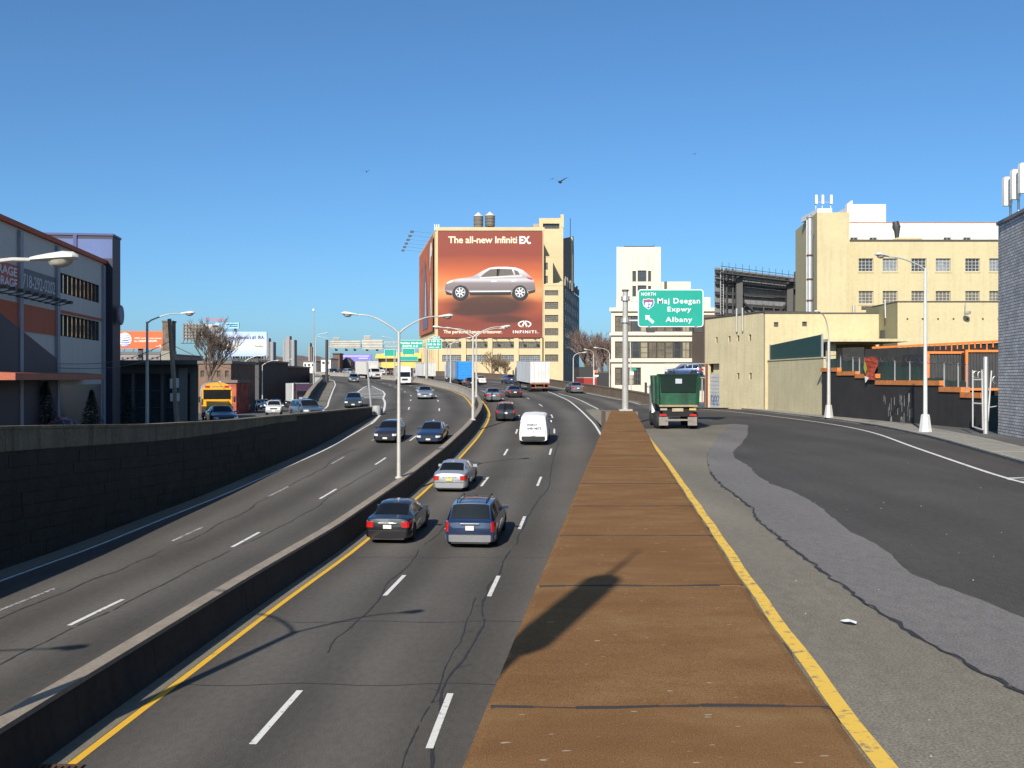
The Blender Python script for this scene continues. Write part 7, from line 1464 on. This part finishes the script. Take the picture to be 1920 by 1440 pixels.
# ---------------------------------------------------------------- trees
BARK = M('bark', (.075, .06, .048), .95, 0, .3, 4); TWIG = M('twigs', (.13, .095, .07), .95, 0, .3, 3)
def bare_tree(lab, base, h, spread, seed, levels=5, name='bare_tree', tw=.016, bark=BARK, twig=TWIG, group='bare winter trees'):
    t = thing(name, lab, 'tree', base, group=group); r5 = random.Random(seed); tr, cr = MB(), MB(); b = Vector(base)
    def grow(p, d, ln, r, lv):
        pts = [p]; rr = [r]; q = p; dd = d
        for k in range(3): dd = (dd+Vector((r5.uniform(-1, 1), r5.uniform(-1, 1), r5.uniform(-.25, .7)))*.13).normalized(); q = q+dd*ln/3; pts.append(q); rr.append(max(tw*.6, r*(1-.16*(k+1))))
        (tr if lv == levels else cr).tube(pts, rr, 7 if lv >= levels-1 else 3, False)
        if lv == 0: return
        nb = 3 if lv > 2 else 4
        if lv == levels: nb = 5
        for k in range(nb):
            f = r5.uniform(.45, 1.0) if lv < levels else r5.uniform(.75, 1.0); o = pts[0].lerp(pts[-1], f) if f < .99 else pts[-1]
            a = r5.uniform(0, 2*math.pi); sp = r5.uniform(.45, .95)*spread; nd = (dd+Vector((math.cos(a), math.sin(a), r5.uniform(-.1, .35)))*sp).normalized()
            grow(o, nd, ln*r5.uniform(.62, .8), max(tw, r*.55), lv-1)
    grow(b, Vector((.02, 0, 1)), h*.32, h*.026, levels)
    tr.build('trunk', bark, t, True); cr.build('crown', twig, t); return t
bare_tree('bare spreading tree behind the school bus', (X(385, 90), 90, ZL(90)), 9.3, .62, 5, 6, tw=.012, group=None)
bare_tree('larger bare tree in front of the factory wall', (X(922, 285), 285, -3), 13, .8, 8, 5, tw=.05, twig=M('pale_twigs', (.26, .19, .12)), bark=M('pale_bark', (.22, .17, .12)), group='trees before the factory')
bare_tree('smaller bare tree in front of the factory wall', (X(951, 287), 287, -3), 10, .8, 18, 5, tw=.05, twig=MATS['pale_twigs'], bark=MATS['pale_bark'], group='trees before the factory')
for i, (px, d, h) in enumerate(((1097, 262, 15), (1107, 235, 17), (1118, 250, 18), (1128, 228, 16), (1138, 245, 17), (1112, 275, 17), (1147, 260, 15))):
    bare_tree('bare tree %s of the grove between factory and white building' % ['first from left', 'second from left in front', 'fourth from left', 'second from right in front', 'next to last on the right', 'at the back', 'last on the right'][i], (X(px, d), d, -3), h, .7, 30+i, 5, tw=.035, twig=M('grove_twigs', (.15, .10, .08)), group='grove of bare trees')
# small evergreens against the storage building
EVG = M('evergreen', (.02, .035, .022), .9, 0, .3, 3)
for i, (px, d, h) in enumerate(((172, 52, 2.6), (86, 47, 3.0), (238, 63, 2.6))):
    b = Vector((X(px, d), d, ZL(d))); t = thing('evergreen_shrub', 'dark conical evergreen %s' % ['beside the navy corner fin', 'under the rust canopy', 'in front of the dark shop'][i], 'shrub', b, group='evergreens on the left street')
    m = MB(); m.tube([b, b+Vector((0, 0, h*.5))], .07, 6); m.build('trunk', BARK, t); m = MB(); r5 = random.Random(i)
    for k in range(1500):
        z = r5.random()**1.3; r = (1-z)*h*.34*math.sqrt(r5.uniform(.2, 1)); a = r5.uniform(0, 6.28); p_ = b+Vector((r*math.cos(a), r*math.sin(a), .15+z*h)); o = Vector((math.cos(a)*.16, math.sin(a)*.16, -.07)); sd = Vector((-math.sin(a)*.05, math.cos(a)*.05, 0)); m.add([p_-sd, p_+sd, p_+o], [(0, 1, 2)])
    m.build('crown', EVG, t, fix=False)
# ---------------------------------------------------------------- gulls
GUL = M('gull_grey', (.20, .20, .21), .8)
for px, py, d, s_, rz, lab in ((1050, 341, 70, 1.5, 1.25, 'largest gull gliding above the factory'), (687, 322, 85, .75, 1.5, 'small gull left of the advertisement'), (1302, 289, 90, .6, 1.2, 'tiny gull over the green sign')):
    t = thing('gull', lab, 'bird', tuple(W(px, py, d)), rz, group='gulls in the sky', world=False); m = MB(); m.lathe([(.01, -.24), (.06, -.12), (.07, .05), (.04, .18), (.01, .26)], n=8, axis='x'); m.v = [(a*s_, b*s_, c*s_) for a, b, c in m.v]; m.build('body', GUL, t, True)
    for sg_ in (-1, 1): m = MB(); m.v = [(x*s_, sg_*y*s_, z*s_) for x, y, z in ((.1, .03, .02), (-.1, .03, .02), (-.06, .32, .17), (.1, .3, .18), (-.1, .68, .08), (-.02, .5, .14))]; m.f = [(0, 1, 2, 3), (3, 2, 4, 5)]; m.build('wing', GUL, t, fix=False)
# litter
for i, (px, py) in enumerate(((1590, 1171),)):
    x, y = pr(px, py); t = thing('paper_scrap', 'crumpled white paper scrap on the right road', 'litter', (x, y, -2.99)); m = MB(); r5 = random.Random(i); n = 7
    m.v = [(x+.1*math.cos(k*.9)*r5.uniform(.5, 1.2), y+.1*math.sin(k*.9)*r5.uniform(.5, 1.3), -2.985+r5.uniform(0, .05)) for k in range(n)]+[(x, y, -2.93)]; m.f = [(k, (k+1) % n, n) for k in range(n)]; m.build('scrap', WHITEP, t, fix=False)
for o in bpy.data.objects:
    if '_world' in o: del o['_world']
